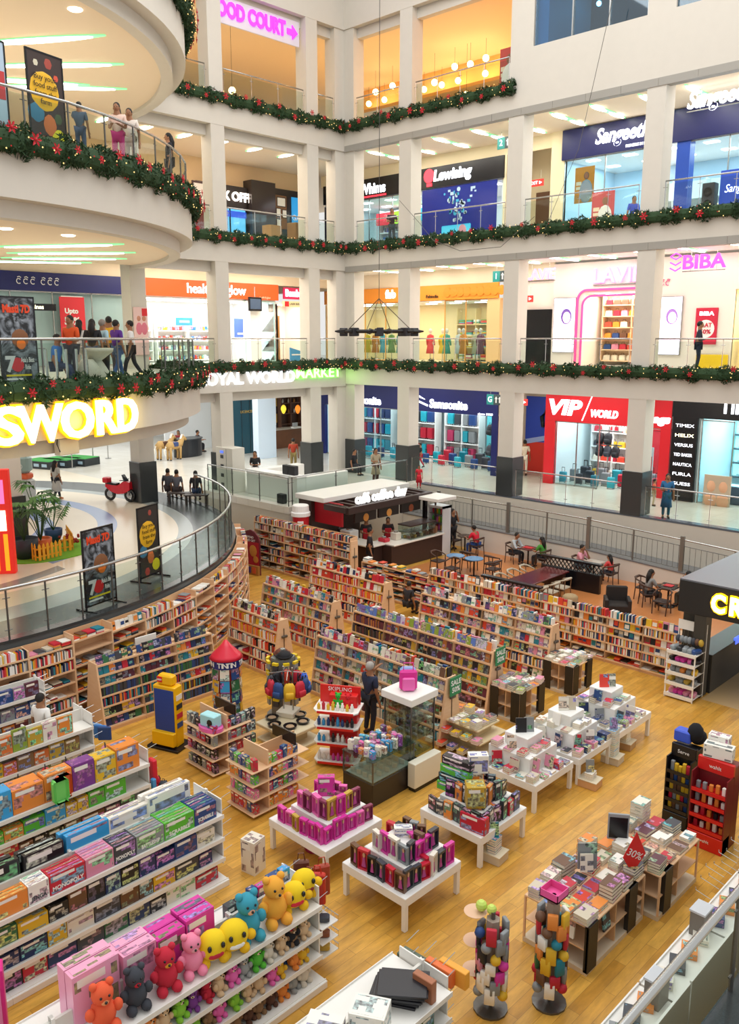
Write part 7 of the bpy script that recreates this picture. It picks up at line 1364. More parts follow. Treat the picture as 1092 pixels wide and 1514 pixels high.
for k, (x0, x1, y0, y1, nm) in enumerate(DT):
 white_table(x0, x1, y0, y1, nm+', square and low', ((.48, .48, .6, .85, 0, .08), (.26, .26, .85, 1.05, 0, .1))); cx, cy = (x0+x1)/2, (y0+y1)/2
 cs = (['#d838a0', '#e86ab0', '#d838a0', '#e86ab0', '#c2a03a', '#8a3a5a'], ['#8a8f92', '#1c1d22', '#6b4a34', '#c2243a', '#e8e2d4', '#3d4048', '#d838a0'], ['#1c1d22', '#3d4048', '#c2243a', '#e58a3a'])[k]; me = DOLLM if k < 2 else BOXM; nme = ('doll_box', 'figure_box', 'vehicle_box')[k]; wh = ('doll box', 'figure pack', 'vehicle box')[k]
 crowd(cx, cy, .6, .58, .58, 6, cs, nme, wh, 'the '+nm, me, (.26, .38), (.15, .22)); crowd(cx, cy+.08, .85, .38, .38, 4, cs, nme, wh, 'riser of the '+nm, me, (.28, .38), (.15, .22));
 c0 = ('#d838a0', '#f2efe6', '#e58a3a')[k]; item(nme, BOXM, (cx-.02, cy+.05, 1.052), LK, (.3, .14, (.36, .16, .3)[k]), c0, '%s box standing highest on the %s' % (PN[c0], nm), 'box');
 for q in range(3): item(nme, me, (cx-.1+q*.16, cy+.24, 1.052), .3*q, (.14, .08, .2), rnd.choice(cs), 'box %s behind the highest one on the %s' % (ordn(q), nm), 'box')
for i in range(4): item('vehicle_box', BOXM, (22.4+.02*i, -19.2+.02*i, .86+i*.17), .1, (.62, .2, .16), ('#58b838', '#1c1d22', '#58b838', '#1c1d22')[i], '%s large vehicle box, %s from the bottom of the tall stack on the robot table' % (('green', 'black', 'green', 'black')[i], ordn(i)), 'box')
t = item('vehicle_box', BOXM, (23.0, -19.35, .9), LK, (.34, .3, .4), '#c2a03a', 'black and yellow window box with a toy truck on the robot table', 'box'); item('vehicle_box', BOXM, (22.75, -18.95, 1.3), LK, (.36, .2, .34), '#f2efe6', 'white figure box beside the orange one on the robot table', 'box'); item('vehicle_box', BOXM, (23.2, -19.62, .602), .1, (.5, .16, .3), '#c2243a', 'red and white box at the front right corner of the robot table', 'box')
for i, (x, y, w) in enumerate(((22.6, -21.2, .5), (22.5, -19.0, .6), (22.3, -21.0, .35), (20.9, -21.4, .4))): q = MB(); q.lathe([(w*.4, 0), (w*.5, .15), (w*.42, .32), (w*.1, .36)], n=10, sy=.7); o = q.build('black_sack', [M('#1c1c20', .5) if i != 3 else M('#b82a6a', .5)], loc=(x, y, 0), smooth=True); tag(o, ('black sack under the action figure table', 'black bag under the robot table', 'small dark bag under the action figure table, behind', 'magenta bag under the doll table')[i], 'bag')
for nm, x0, x1, y0, y1, H, cs in (('dark-box toy rack beside the yellow panel', 16.5, 17.55, -21.15, -20.1, 1.05, ['#1c1d22', '#3d4048', '#c2243a', '#8a8f92']), ('colourful birch toy rack before the doll table', 18.55, 19.4, -21.55, -20.1, 1.05, ['#24467f', '#e58a3a', '#c2243a', '#e86ab0', '#58b838'])):
 t = thing('toy_rack', 'birch %s' % nm, 'rack', ((x0+x1)/2, (y0+y1)/2, 0)); hx, hy = (x1-x0)/2, (y1-y0)/2
 for z in (.08, .4, .7, .98): q = MB(); q.rbox(-hx, hx, -hy, hy, z-.025, z, .008); q.build('shelf', [birch], t)
 q = MB(); q.box(-hx+.05, hx-.05, -hy+.42, -hy+.45, 0, H+.25); q.build('back_panel', [birch], t); q = MB(); q.box(-.015, .015, -hy+.45, hy-.03, 0, H+.2); q.build('divider', [birch_d], t); q = MB(); q.box(-.3, .4, hy-.35, hy-.32, H+.12, H+.36); q.build('black_board', [blk], t)
 for k, z in enumerate((.98, .7, .4, .08)):
  for e in range(2):
   for i in range(6): c = rnd.choice(cs); x, y = (x0+.1+i*(x1-x0-.2)/5, y0+.13) if e == 0 else (x1-.13, y0+.5+i*.13); item('toy_pack', BOXM, (x, y, z+.002), e*pi/2+rnd.uniform(-.2, .2), (.13, .1, rnd.uniform(.15, .24)), c, '%s toy pack, %s on the %s side, tier %s, %s' % (PN[c], ordn(i), ('front', 'right')[e], ordn(k), ' '.join(nm.split()[:3])), 'box')
t = thing('toy_house', 'pale blue and pink toy house box on top of the dark-box rack', 'toy', (17.25, -20.95, .985), .2); q = MB(); q.rbox(-.2, .2, -.12, .12, .08, .34, .02); q.build('body', [M('#a8e0e8', .4)], t); q = MB(); q.lathe([(.3, .0), (.3, .08), (.05, .08)], n=14, sy=.7); q.build('pink_base', [M('#e86ab0', .4)], t); q = MB(); q.lathe([(.07, 0), (.07, .01)], n=12, T=Matrix.Translation((.08, -.122, .2)) @ Matrix.Rotation(pi/2, 4, 'X')); q.build('opening', [blk], t)
t = thing('red_tower', 'red display tower with rounded white shelves of toys and bottles', 'display stand', (18.85, -18.75, 0), LK-.25); q = MB(); q.rbox(-.2, .42, -.02, .3, 0, 1.55, .02); q.build('core', [M('#d8201e', .4)], t);
for k, z in enumerate((.12, .55, .92, 1.28)):
 q = MB(); P_ = [(-.5, .3), (-.5, -.2), (-.4, -.32), (.4, -.36), (.5, -.25), (.5, .3)]; q.prism(P_, z-.03, z); q.build('shelf', [shw], t); q = MB(); q.box(-.38, .42, -.37, -.355, z-.03, z+.02); q.build('red_edge', [M('#d8201e', .4)], t)
q = MB(); q.box(-.45, .45, .18, .22, 1.28, 1.68); q.build('header', [M('#d8201e', .4)], t); text('lettering', 'SKIPLING', .13, wht, t, (0, .17, 1.6), extrude=.002)
TW = t.matrix_basis.copy()
for k, z in enumerate((.12, .55, .92, 1.28)):
 for i in range(8):
  p = Matrix.Translation((18.85, -18.75, 0)) @ Matrix.Rotation(LK-.25, 4, 'Z') @ Vector((-.38+i*.105, -.2, z)); c = rnd.choice((['#d838a0', '#f2efe6'], ['#c2243a', '#f2efe6', '#1c1d22', '#3aa0d8'], ['#1c1d22', '#3aa0d8', '#24467f'], ['#c2243a', '#e2b52c', '#f2efe6'])[k]); q = MB(); h = rnd.uniform(.13, .2)
  q.lathe([(.035, 0), (.038, h*.7), (.02, h*.8), (.022, h)], n=8); o = q.build('toy_bottle', [M(c, .35)], loc=p, smooth=True); tag(o, '%s bottle or tin, %s along, shelf %s from the floor of the red tower' % (PN[c], ordn(i), ordn(k)), 'bottle')
for i, (dx, c) in enumerate(((.0, '#2fae3a'), (.22, '#d8202a'))): p = Matrix.Translation((18.85, -18.75, 1.28)) @ Matrix.Rotation(LK-.25, 4, 'Z') @ Vector((dx, .02, 0)); plush(p.x, p.y, p.z, LK-.25, .32, c, ('green', 'red')[i]+' toy figure standing on the top shelf of the red tower', c)
t = thing('glass_counter', 'dark based glass showcase heaped with small toys', 'showcase', (20.3, -19.0, 0)); q = MB(); q.rbox(-.42, .42, -.62, .62, 0, .48, .015); q.build('base', [M('#2e2622', .35)], t); q = MB(); q.box(-.42, .42, -.62, .62, .49, .95); q.build('glass_box', [glass_mat('#dfeae4', .35)], t); q = MB(); q.box(-.38, .38, -.58, .58, .485, .5); q.build('tray', [M('#aab0ac', .5)], t)
for sx in (-.41, .41):
 for sy in (-.61, .61): q = MB(); q.box(sx-.012, sx+.012, sy-.012, sy+.012, .48, .95); q.build('corner_rod', [darksteel], t)
q = MB(); q.box(-.44, .44, -.64, .64, .95, .965); q.build('top', [glass_mat('#dfeae4', .35)], t)
for i in range(20):
 q = MB(); q.rbox(-.05, .05, -.012, .012, 0, .1, .005); o = q.build('showcase_watch', [M('#c8c4b8', .4)], loc=(20.05+(i % 4)*.17, -19.5+(i//4)*.23, .502), rz=.3); tag(o, 'small pale item on the tray of the glass showcase, row %s place %s' % (ordn(i//4), ordn(i % 4)), 'item', 'showcase items')
for i in range(34): c = rnd.choice(['#e86ab0', '#f0a8c8', '#e58a3a', '#3aa0d8', '#7a3a8a', '#e8e2d4']); item('toy_pack', BOXM, (20.0+(i % 5)*.15, -19.5+(i//5)*.16, .967), rnd.uniform(-.6, .6), (.12, .08, rnd.uniform(.1, .22)), c, '%s small toy pack heaped on the glass showcase, row %s place %s' % (PN[c], ordn(i//5), ordn(i % 5)), 'box')
t = thing('glass_tower', 'tall glass showcase with thick white cap under the pink school bag', 'showcase', (20.2, -17.95, 0)); q = MB(); q.rbox(-.38, .38, -.38, .38, 0, .1, .01); q.build('base', [blk], t); q = MB(); q.box(-.36, .36, -.36, .36, .1, 1.68); q.build('glass_box', [glass_mat('#dfe8e4', .3)], t); q = MB(); q.rbox(-.43, .43, -.43, .43, 1.68, 1.84, .015); q.build('cap', [shw], t)
for z in (.5, .85, 1.2, 1.5): q = MB(); q.box(-.35, .35, -.35, .35, z, z+.01); q.build('shelf', [glass_mat('#cfe0da', .6)], t)
for sx in (-.37, .37):
 for sy in (-.37, .37): q = MB(); q.box(sx-.012, sx+.012, sy-.012, sy+.012, .1, 1.68); q.build('corner_rod', [darksteel], t)
for k, z in enumerate((1.5, 1.2, .85, .5)):
 for i in range(9): q = MB(); q.tube([(-.06, 0, .03), (-.02, -.02, .05), (.02, -.02, .05), (.06, 0, .03)], [.02, .03, .03, .02], 6); o = q.build('sunglasses', [M('#1c1d22' if k < 2 else '#9a9c9c', .2)], loc=(19.98+(i % 3)*.2, -18.18+(i//3)*.2, z+.0), rz=rnd.uniform(-.4, .4)); tag(o, '%s spectacles on the %s glass shelf of the tall showcase, place %s' % ('dark' if k < 2 else 'grey', ordn(k), ordn(i)), 'spectacles', 'spectacles in the tall showcase')
pk = M('#e0309a', .5); t = thing('pink_school_bag', 'bright pink trolley school bag on top of the tall glass showcase', 'bag', (20.2, -18.0, 1.845), LK); q = MB(); q.rbox(-.17, .17, .0, .2, 0, .46, .07); q.build('bag', [M('#8aa0d8', .5)], t); q = MB(); q.rbox(-.19, .19, -.07, .05, 0, .44, .06); q.build('front', [pk], t); q = MB(); q.rbox(-.13, .13, -.15, -.07, .02, .3, .03); q.build('pocket', [M('#f06ab8', .5)], t); q = MB(); q.tube([(-.1, -.02, .42), (-.1, -.02, .6), (.1, -.02, .6), (.1, -.02, .42)], .012, 5); q.build('pull_handle', [pk], t)
t = thing('white_panel_cabinet', 'low white cabinet front beside the glass showcase', 'cabinet', (20.85, -18.2, 0)); q = MB(); q.rbox(-.1, .1, -.42, .42, .08, .62, .015); q.build('body', [M('#e6e0cc', .5)], t); q = MB(); q.box(-.09, .09, -.4, .4, 0, .08); q.build('foot', [blk], t)
t = thing('yellow_display', 'tall yellow display panel with a blue baseplate face on a black foot', 'display', (15.55, -20.9, 0), .35); yl = M('#f2b800', .4); q = MB(); q.rbox(-.3, .3, -.14, .14, .05, 1.48, .03); q.build('body', [yl], t); q = MB(); q.rbox(-.2, .2, -.1, .1, 1.48, 1.72, .05); q.build('header', [yl], t); q = MB(); q.box(-.26, .26, -.155, -.14, .42, 1.4); q.build('blue_face', [M('#1f3f8f', .5, noise=.2, nscale=40)], t); q = MB(); q.rbox(-.42, .42, -.3, .3, 0, .06, .01); q.build('foot', [blk], t); q = MB(); q.rbox(-.3, .3, -.26, -.14, .1, .42, .02); q.build('tray', [yl], t)
q = MB(); q.box(-.19, -.06, -.115, -.1, 1.55, 1.68); q.build('red_logo', [M('#d8201e', .4)], t); text('lettering', 'LEGO', .05, wht, t, (-.125, -.12, 1.615), extrude=.002, bold=.002)
for k in range(4): q = MB(); q.box(.3, .312, -.1, .1, .5+k*.22, .62+k*.22); q.build('side_label', [M(('#24467f', '#c2243a', '#2a2a30', '#e8e2d4')[k], .5)], t)
t = thing('comic_tower', 'round comic tower with red cone roof and blue lettered band', 'display stand', (15.6, -19.3, 0)); q = MB(); q.lathe([(.3, 0), (.3, 1.5)], n=8); q.build('core', [M('#b8322a', .6)], t); q = MB(); q.lathe([(.36, 1.5), (.36, 1.7), (.3, 1.7)], n=28); q.build('blue_band', [M('#1f2f78', .4)], t); q = MB(); q.lathe([(.4, 1.7), (.34, 1.78), (.14, 1.98), (.03, 2.12)], n=24); q.build('cone_roof', [M('#d81f3a', .3)], t, smooth=True)
for k in range(3):
 a0 = -2.6+k*1.5
 for i, ch in enumerate('TINTIN'): a = a0+i*.19; text('lettering', ch, .17, wht, t, (.372*cos(a), .372*sin(a), 1.6), (pi/2, 0, a+pi/2), extrude=.003, bold=.004)
for r in range(4):
 for k in range(8):
  a = 2*pi*k/8; c = rnd.choice(['#3aa0d8', '#e2b52c', '#c2243a', '#e8e2d4', '#2f6a44', '#e58a3a', '#24467f']); o = link('comic_album', BK[1], None, (15.6+.34*cos(a), -19.3+.34*sin(a), .3+r*.31), 0, color=c); o.rotation_euler = (-.1, 0, a+pi/2); o.scale = (1.35, .6, 1.2); tag(o, '%s comic album on the round tower, level %s from the floor, side %s' % (PN[c], ordn(r), ordn(k)), 'book', 'albums on the round comic tower')
t = thing('hook_carousel', 'grey wire carousel of small yellow-tagged packs with caps on top', 'display stand', (16.25, -18.1, 0)); q = MB(); q.lathe([(.42, 0), (.42, .08), (.06, .1), (.06, 1.75), (.02, 1.75)], n=20); q.build('column', [M('#8a8c88', .4)], t); q = MB(); q.lathe([(.3, .1), (.3, 1.55), (.05, 1.56)], n=6); q.build('grid_panel', [M('#7a7c78', .5)], t)
for i, (dx, dz, c) in enumerate(((-.1, 1.6, '#6a3a2a'), (.12, 1.62, '#1c1c20'), (.0, 1.5, '#8a8c90'))): q = MB(); q.ball(0, 0, 0, .17, sz=.7); q.lathe([(.2, -.02), (.22, 0), (.05, .03)], n=14); o = q.build('cap', [M(c, .8)], loc=(16.25+dx, -18.1-dx*.5, dz), smooth=True); tag(o, ('brown', 'black', 'grey')[i]+' cap on top of the wire carousel', 'cap')
for r in range(4):
 for k in range(9):
  a = 2*pi*k/9+.2; t = thing('hanging_pack', 'clear pack with yellow card on the wire carousel, level %s, %s round' % (ordn(r), ordn(k)), 'pack', (16.25+.38*cos(a), -18.1+.38*sin(a), .4+r*.3), a+pi/2); q = MB(); q.rbox(-.07, .07, -.03, .03, 0, .16, .01); q.build('pouch', [M(('#9a9c98', '#3d4048', '#c8c4b8')[(r+k) % 3], .3)], t); q = MB(); q.box(-.075, .075, -.035, .035, .15, .21); q.build('yellow_card', [M('#e8c81e', .5)], t)
t = thing('bag_tree', 'steel two-post tree hung with small school bags on a square foot', 'stand', (16.95, -18.55, 0), .4); q = MB(); q.rbox(-.22, .22, -.22, .22, .42, .55, .02); q.build('foot', [M('#e0d8c4', .5)], t);
for s in (-.12, .12): q = MB(); q.cyl((s, 0, .55), (s, 0, 1.6), .022, n=8); q.build('post', [steel], t)
for k in range(4): a = k*pi/2+.4; q = MB(); q.tube([(0, 0, 1.5), (.45*cos(a), .45*sin(a), 1.45)], .012, 5); q.build('arm', [steel], t)
for i in range(10): a = 2*pi*i/10; c = ['#c2243a', '#24467f', '#3a6ad8', '#c2243a', '#d8452e', '#1c1d22', '#3d4048', '#c2243a', '#24467f', '#e2b52c'][i]; backpack((16.95+.42*cos(a), -18.55+.42*sin(a), .98), a+pi/2, c, '%s child school bag on the bag tree, %s round' % (PN.get(c, 'bright blue'), ordn(i)), None, .85)
t = thing('tray_stand', 'low cream stepped stand under the bag tree holding black round trays', 'stand', (17.3, -18.85, 0), 0); q = MB(); q.rbox(-.55, .6, -.5, .55, .0, .06, .01); q.build('lower_board', [M('#d8caa8', .5)], t); q = MB(); q.rbox(-.6, .55, -.5, .5, .34, .42, .02); q.build('upper_board', [M('#d8caa8', .5)], t); q = MB(); q.box(-.3, .3, -.3, .3, .06, .34); q.build('core', [M('#cabb96', .5)], t)
for i in range(6): a = 2*pi*i/6+.5; t = thing('round_tray', 'black rimmed round tray of trinkets on the low stand, %s round' % ordn(i), 'tray', (17.0+.38*cos(a)+.2, -18.8+.38*sin(a), .425)); q = MB(); q.lathe([(.13, 0), (.16, .06), (.13, .06), (.12, .03), (.02, .03)], n=18); q.build('rim', [blk], t); q = MB(); q.ball(0, 0, .035, .1, sz=.2); q.build('trinkets', [M('#b89a78', .7, noise=.5, nscale=60)], t)
t = thing('accessory_rack', 'white wire rack of bags and shoes beside the black booth', 'rack', (22.78, -10.15, 0));
for sx in (-.36, .36):
 for sy in (-.3, .3): q = MB(); q.box(sx-.015, sx+.015, sy-.015, sy+.015, 0, 1.9 if sy > 0 else 1.3); q.build('post', [shw], t)
q = MB(); q.box(-.38, .38, .28, .31, 1.7, 1.95); q.build('header', [shw], t); q = MB()
for i in range(7): q.cyl((-.33+i*.11, .29, .1), (-.33+i*.11, .29, 1.7), .005, n=4)
q.build('back_grid', [steel], t)
for k, z in enumerate((.08, .4, .68, .96, 1.24)):
 q = MB(); q.box(-.37, .37, -.31, .3, z-.015, z); q.box(-.38, .38, -.33, -.31, z-.04, z+.05); q.build('shelf', [shw], t)
 for i in range(5): c = rnd.choice((['#d838a0', '#d98aa4'], ['#c2a03a', '#8a8f92'], ['#e2b52c', '#e58a3a', '#8a8f92'], ['#d838a0', '#1c1d22', '#e86ab0'], ['#24467f', '#8a8f92', '#1c1d22'])[k]); q = MB(); q.rbox(-.07, .07, -.14, .14, 0, .12, .04); o = q.build('purse', [M(c, .3)], loc=(22.5+i*.14, -10.2, z+.002), rz=rnd.uniform(-.5, .5), smooth=True); tag(o, '%s purse, %s along, shelf %s from the floor of the white wire rack' % (PN[c], ordn(i), ordn(k)), 'purse')
for i in range(7): c = rnd.choice(['#3d4048', '#c2a03a', '#6b4a34', '#8a8f92']); q = MB(); q.ball(0, 0, 0, .07, sz=1.4); o = q.build('soft_pouch', [M(c, .7)], loc=(22.48+i*.1, -10.0, 1.48), smooth=True); tag(o, '%s soft pouch hooked high on the white wire rack, %s along' % (PN[c], ordn(i)), 'pouch')
def spinner(x, y, H, nm, top, cs, n=6):
 t = thing('card_spinner', nm, 'spinner', (x, y, 0)); q = MB(); q.lathe([(.24, 0), (.24, .03), (.03, .06), (.03, H), (.01, H)], n=14); q.build('column', [darksteel], t); q = MB(); q.lathe([(.1, .25), (.1, H-.1)], n=6); q.build('panel_core', [M('#9a8a7c', .6)], t); top(t, H)
 for r in range(7):
  for k in range(n):
   a = 2*pi*k/n+r*.35; c = rnd.choice(cs); h = rnd.uniform(.16, .26); q = MB()
   if (k+r) % 4 == 0: q.ball(0, 0, h*.5, .075)
   else: q.rbox(-.07, .07, -.03, .03, 0, h, .012)
   o = q.build('hanging_accessory', [M(c, .6)], loc=(x+.19*cos(a), y+.19*sin(a), .22+r*(H-.45)/7), rz=a+pi/2, smooth=True); tag(o, '%s accessory on the %s spinner, level %s, %s round' % (PN[c], nm.split()[0], ordn(r), ordn(k)), 'accessory')
def top1(t, H):
 for k in range(3): q = MB(); q.lathe([(.15, 0), (.16, .012), (.02, .015)], n=20, x=-.26, y=-.05, z=.5+k*.45); q.build('round_shelf', [M('#e0b898', .5)], t)
 q = MB(); q.ball(-.2, 0, H, .08); q.ball(-.05, .03, H, .07); q.build('topper', [M('#c8e068', .5)], t)
def top2(t, H):
 q = MB();
 for a_, b_ in (((-.14, -.13), (-.14, .14)), ((.13, .14), (-.14, .14)), ((-.14, .14), (-.14, -.13)), ((-.14, .14), (.13, .14))): q.box(*a_, *b_, H-.02, H+.1)
 q.box(-.14, .14, -.14, .14, H-.02, H-.0); q.build('pink_tray', [M('#e85aa0', .5)], t)
spinner(25.45, -22.2, 1.5, 'tangled accessory spinner with round pinkish shelves near the bottom gondola', top1, ['#c2243a', '#f2efe6', '#1c1d22', '#d98aa4', '#24467f', '#8a8f92', '#d838a0', '#e2b52c'])
spinner(25.98, -21.55, 1.7, 'crowded accessory spinner with a pink open tray on top', top2, ['#e2b52c', '#e58a3a', '#2f6a44', '#8a8f92', '#c2243a', '#6b4a34', '#f2efe6', '#1d7f92'])
def stand(x, y, w, d, H, col, nm, head, txt, rows, cs, rz=0):
 t = thing('shop_stand', nm, 'display stand', (x, y, 0), rz); q = MB(); q.rbox(-w/2, w/2, .0, d/2, 0, H, .01); q.build('back', [M(col, .4)], t); q = MB(); q.box(-w/2, -w/2+.02, -d/2, 0, 0, H*.9); q.box(w/2-.02, w/2, -d/2, 0, 0, H*.9); q.build('sides', [M(col, .4)], t); q = MB(); q.rbox(-w/2, w/2, -.06, .02, H-.2, H+.05, .01); q.build('header', [M(head, .35)], t); text('lettering', txt, .1, wht, t, (0, -.07, H-.08), extrude=.002)
 q = MB(); q.rbox(-w/2, w/2, -d/2-.02, 0, 0, .3, .01); q.build('bin', [M(head, .35)], t); text('lettering', txt, .08, wht, t, (0, -d/2-.025, .17), extrude=.002) if head != '#16161a' else None
 for k in range(rows): z = .32+k*(H-.6)/rows; q = MB(); q.box(-w/2+.02, w/2-.02, -d/2, 0, z, z+.02); q.box(-w/2+.02, w/2-.02, -d/2-.01, -d/2, z, z+.07); q.build('shelf', [M(head, .35)], t)
 T = Matrix.Translation((x, y, 0)) @ Matrix.Rotation(rz, 4, 'Z')
 for k in range(rows):
  for i in range(5): c = rnd.choice(cs); p = T @ Vector((-w/2+.09+i*(w-.18)/4, -d*.28, .342+k*(H-.6)/rows)); q = MB(); q.rbox(-.035, .035, -.03, .03, 0, rnd.uniform(.1, .2), .01); o = q.build('packaged_pen_set', [M(c, .4)], loc=p, rz=rz+rnd.uniform(-.2, .2)); tag(o, '%s pack, %s along, shelf %s from the floor of the %s' % (PN.get(c, 'pale'), ordn(i), ordn(k), ' '.join(nm.split()[:2])), 'pack')
stand(25.3, -15.9, .48, .5, 1.55, '#16161a', 'black stand of small packs topped with a black cap', '#16161a', 'Serve', 5, ['#c2243a', '#e2b52c', '#8a8f92', '#24467f', '#6b4a34'])
stand(26.0, -16.15, .65, .6, 1.6, '#7a1a22', 'red stand with white headed box on top', '#d8201e', 'wahlt', 4, ['#8a8f92', '#c2243a', '#1c1d22', '#e58a3a', '#f2efe6'])
q = MB(); q.ball(0, 0, 0, .15, sz=1.3, n=12); q.ball(0, .12, -.12, .17, sz=.9); o = q.build('black_hat', [M('#141418', .9)], loc=(25.4, -15.72, 1.82), smooth=True); tag(o, 'black hooded cap on a form behind the black stand', 'cap'); q = MB(); q.rbox(-.16, .16, -.12, .12, 0, .22, .03); o = q.build('blue_box', [M('#3a5ad0', .5)], loc=(25.2, -15.75, 1.61)); tag(o, 'blue box with red cap on top of the black stand', 'box')
item('packet', BOXM, (25.98, -16.05, 1.66), .15, (.5, .22, .24), '#f2efe6', 'white appliance box on top of the red stand', 'box'); item('packet', BOXM, (25.9, -15.85, 1.66), .1, (.36, .2, .34), '#f2efe6', 'second white box behind the appliance box', 'box')
for i in range(6):
 gy = -25.6+1.6*i; t = thing('wall_shelving', 'white wall shelving bay under the near promenade railing, %s from the bottom' % ordn(i), 'shelves', (27.7, gy, 0), -pi/2)
 q = MB(); q.box(-.78, .78, .2, .23, 0, 1.5); q.build('back_panel', [shw], t)
 for z in (.2, .5, .8, 1.1): q = MB(); q.box(-.78, .78, -.75+z*.3, .2, z-.03, z); q.box(-.78, .78, -.76+z*.3, -.74+z*.3, z-.05, z+.03); q.build('shelf', [shw], t)
 for j in range(4): c = rnd.choice(['#e8e2d4', '#8a8f92', '#e58a3a', '#3d4048', '#24467f']); item('stationery_box', BOXM, (27.5, gy-.55+j*.36, 1.102), -pi/2+.4, (.26, .2, rnd.uniform(.05, .16)), c, '%s stationery box, %s on wall shelving bay %s' % (PN[c], ordn(j), ordn(i)), 'box')
for i, (px, py) in enumerate(((1028, 1345), (962, 1445))): x, y, _ = at(px, py, 1.4); t = thing('end_column', ('upper', 'lower')[i]+' grey end column between the wall shelving bays', 'panel', (x+.08, y, 0)); q = MB(); q.rbox(-.1, .1, -.14, .14, 0, 1.45, .01); q.build('column', [M('#77726a', .5)], t); q = MB(); q.box(-.11, .11, -.15, .15, 1.45, 1.48); q.build('cap', [M('#c8ccd2', .4)], t)
for i in range(14): q = MB(); q.cyl((0, 0, 0), (-.28, 0, .06), .006, n=4); q.cyl((-.28, 0, .06), (-.28, 0, .1), .006, n=4); o = q.build('wire_hook', [steel], loc=(27.25, -19.2+i*.16, 1.0+.12*(i % 3))); tag(o, 'white wire hook beside the upper grey end column, %s along' % ordn(i), 'hook', 'wire hooks')
t = thing('paper_rack', 'grey stationery rack at the right picture edge by the wood floor', 'rack', (26.3, -13.3, 0)); q = MB(); q.rbox(-.3, .3, -.3, .3, 0, 1.0, .02); q.build('body', [M('#b8bab8', .4)], t)
for k in range(4): q = MB(); q.box(-.33, .33, -.34, -.3, .3+k*.22, .42+k*.22); q.build('pocket', [M('#8a8c8a', .4)], t)
t = thing('cash_counter', 'yellow-topped counter behind the red stand', 'counter', (27.2, -14.9, 0)); q = MB(); q.rbox(-.5, .5, -.5, .6, 0, .95, .02); q.build('body', [M('#3a3634', .5)], t); q = MB(); q.rbox(-.53, .53, -.53, .63, .95, 1.0, .01); q.build('top', [M('#d8a030', .4)], t)
so = STUFF.build('shelved_books', [attr_mat(0, .45)]); tag(so, 'rows and piles of further books filling the birch bookcases', 'books', kind='stuff')
for i, (x, y0, c) in enumerate(((23.0, -23.32, '#8a3a2a'), (23.15, -23.3, '#c8301e'), (22.85, -23.34, '#6b3a2a'), (23.25, -23.28, '#a8402a'))):
 q = MB(); q.rbox(-.12, .12, -.05, .05, 0, .5, .03); q.tube([(-.06, 0, .48), (-.04, 0, .62), (.04, 0, .62), (.06, 0, .48)], .01, 5); o = q.build('hanging_bag', [M(c, .35)], loc=(x-.1*i, y0+.08*i, .95), rz=.5+.2*i); tag(o, '%s glossy bag hung on the aisle end of the plush gondola' % ('brown', 'red', 'dark brown', 'rust')[i], 'bag')
for k, z in enumerate((.75, .5, .28)):
 t = thing('end_tray', 'small white wire tray on the aisle end of the plush gondola, %s from top' % ordn(k), 'tray', (23.05, -23.25, z), 0); q = MB(); q.box(-.3, .3, -.16, .16, 0, .015); q.build('shelf', [shw], t); q = MB()
 for j in range(9): q.cyl((-.3+j*.075, .16, 0), (-.3+j*.075, .16, .09), .004, n=4)
 q.box(-.3, .3, .155, .165, .085, .095); q.box(-.3, .3, .155, .165, 0, .01); q.build('wire_front', [steel], t)
 for j in range(3): c = ('#8a4a2a', '#c2a03a', '#3d4048')[(j+k) % 3]; q = MB(); q.rbox(-.08, .08, -.06, .06, 0, .1, .03); o = q.build('leather_pouch', [M(c, .4)], loc=(22.88+j*.17, -23.25, z+.016), rz=.4*j); tag(o, '%s pouch, %s on the %s wire tray of the plush gondola end' % (('brown', 'ochre', 'charcoal')[(j+k) % 3], ordn(j), ordn(k)), 'pouch')
for i in range(4): backpack((17.3+.28*i, -22.7, .55), .3*i, ('#24467f', '#1c1d22', '#c2243a', '#3d4048')[i], '%s small bag on the hooks at the puzzle gondola end, %s along' % (('blue', 'black', 'red', 'charcoal')[i], ordn(i)), None, .6)
for i in range(5): q = MB(); q.rbox(-.14, .14, -.03, .03, 0, .3, .02); o = q.build('blue_pack', [M(('#3a78c0', '#24467f', '#7aa8d8')[i % 3], .4)], loc=(15.1+.14*i, -22.62+.02*i, .75), rz=.2*i); tag(o, '%s flat pack hooked on the picture-book gondola end, %s along' % (('mid blue', 'dark blue', 'pale blue')[i % 3], ordn(i)), 'pack')
# ================= coffee kiosk, booth, cafe seating
dk = M('#3a2b28', .4); kx0, kx1, ky0, ky1 = 5.2, 9.3, -7.9, -5.6
t = thing('coffee_kiosk', 'dark brown coffee kiosk with red panel, slatted awning and white lettered sign', 'kiosk', (.3, 0, 0))
q = MB(); q.rbox(5.3, 6.05, -8.2, -5.4, 0, 2.75, .02); q.build('end_wall', [dk], t); q = MB(); q.rbox(5.2, 6.9, -8.3, -3.2, 2.75, 2.95, .02); q.build('white_roof', [M('#e2e0da', .5)], t)
q = MB(); q.box(6.05, 7.6, -8.0, -7.9, 1.85, 2.75); q.build('red_panel', [M('#b8202e', .4)], t)
for i in range(11): q = MB(); q.box(6.9, 8.1, -8.1+i*.47, -7.98+i*.47, 2.62, 2.72); q.build('awning_slat', [dk], t)
q = MB(); q.rbox(8.0, 8.2, -8.2, -3.2, 2.45, 2.72, .02); q.build('fascia', [dk], t); q = MB(); q.box(6.9, 8.1, -8.3, -8.2, 2.5, 2.72); q.build('awning_edge', [dk], t)
text('lettering', 'café coffee day', .55, EM('#ffffff', .8), t, (7.95, -6.1, 2.92), (pi/2, 0, pi/2), bold=.02, extrude=.04, width=3.0)
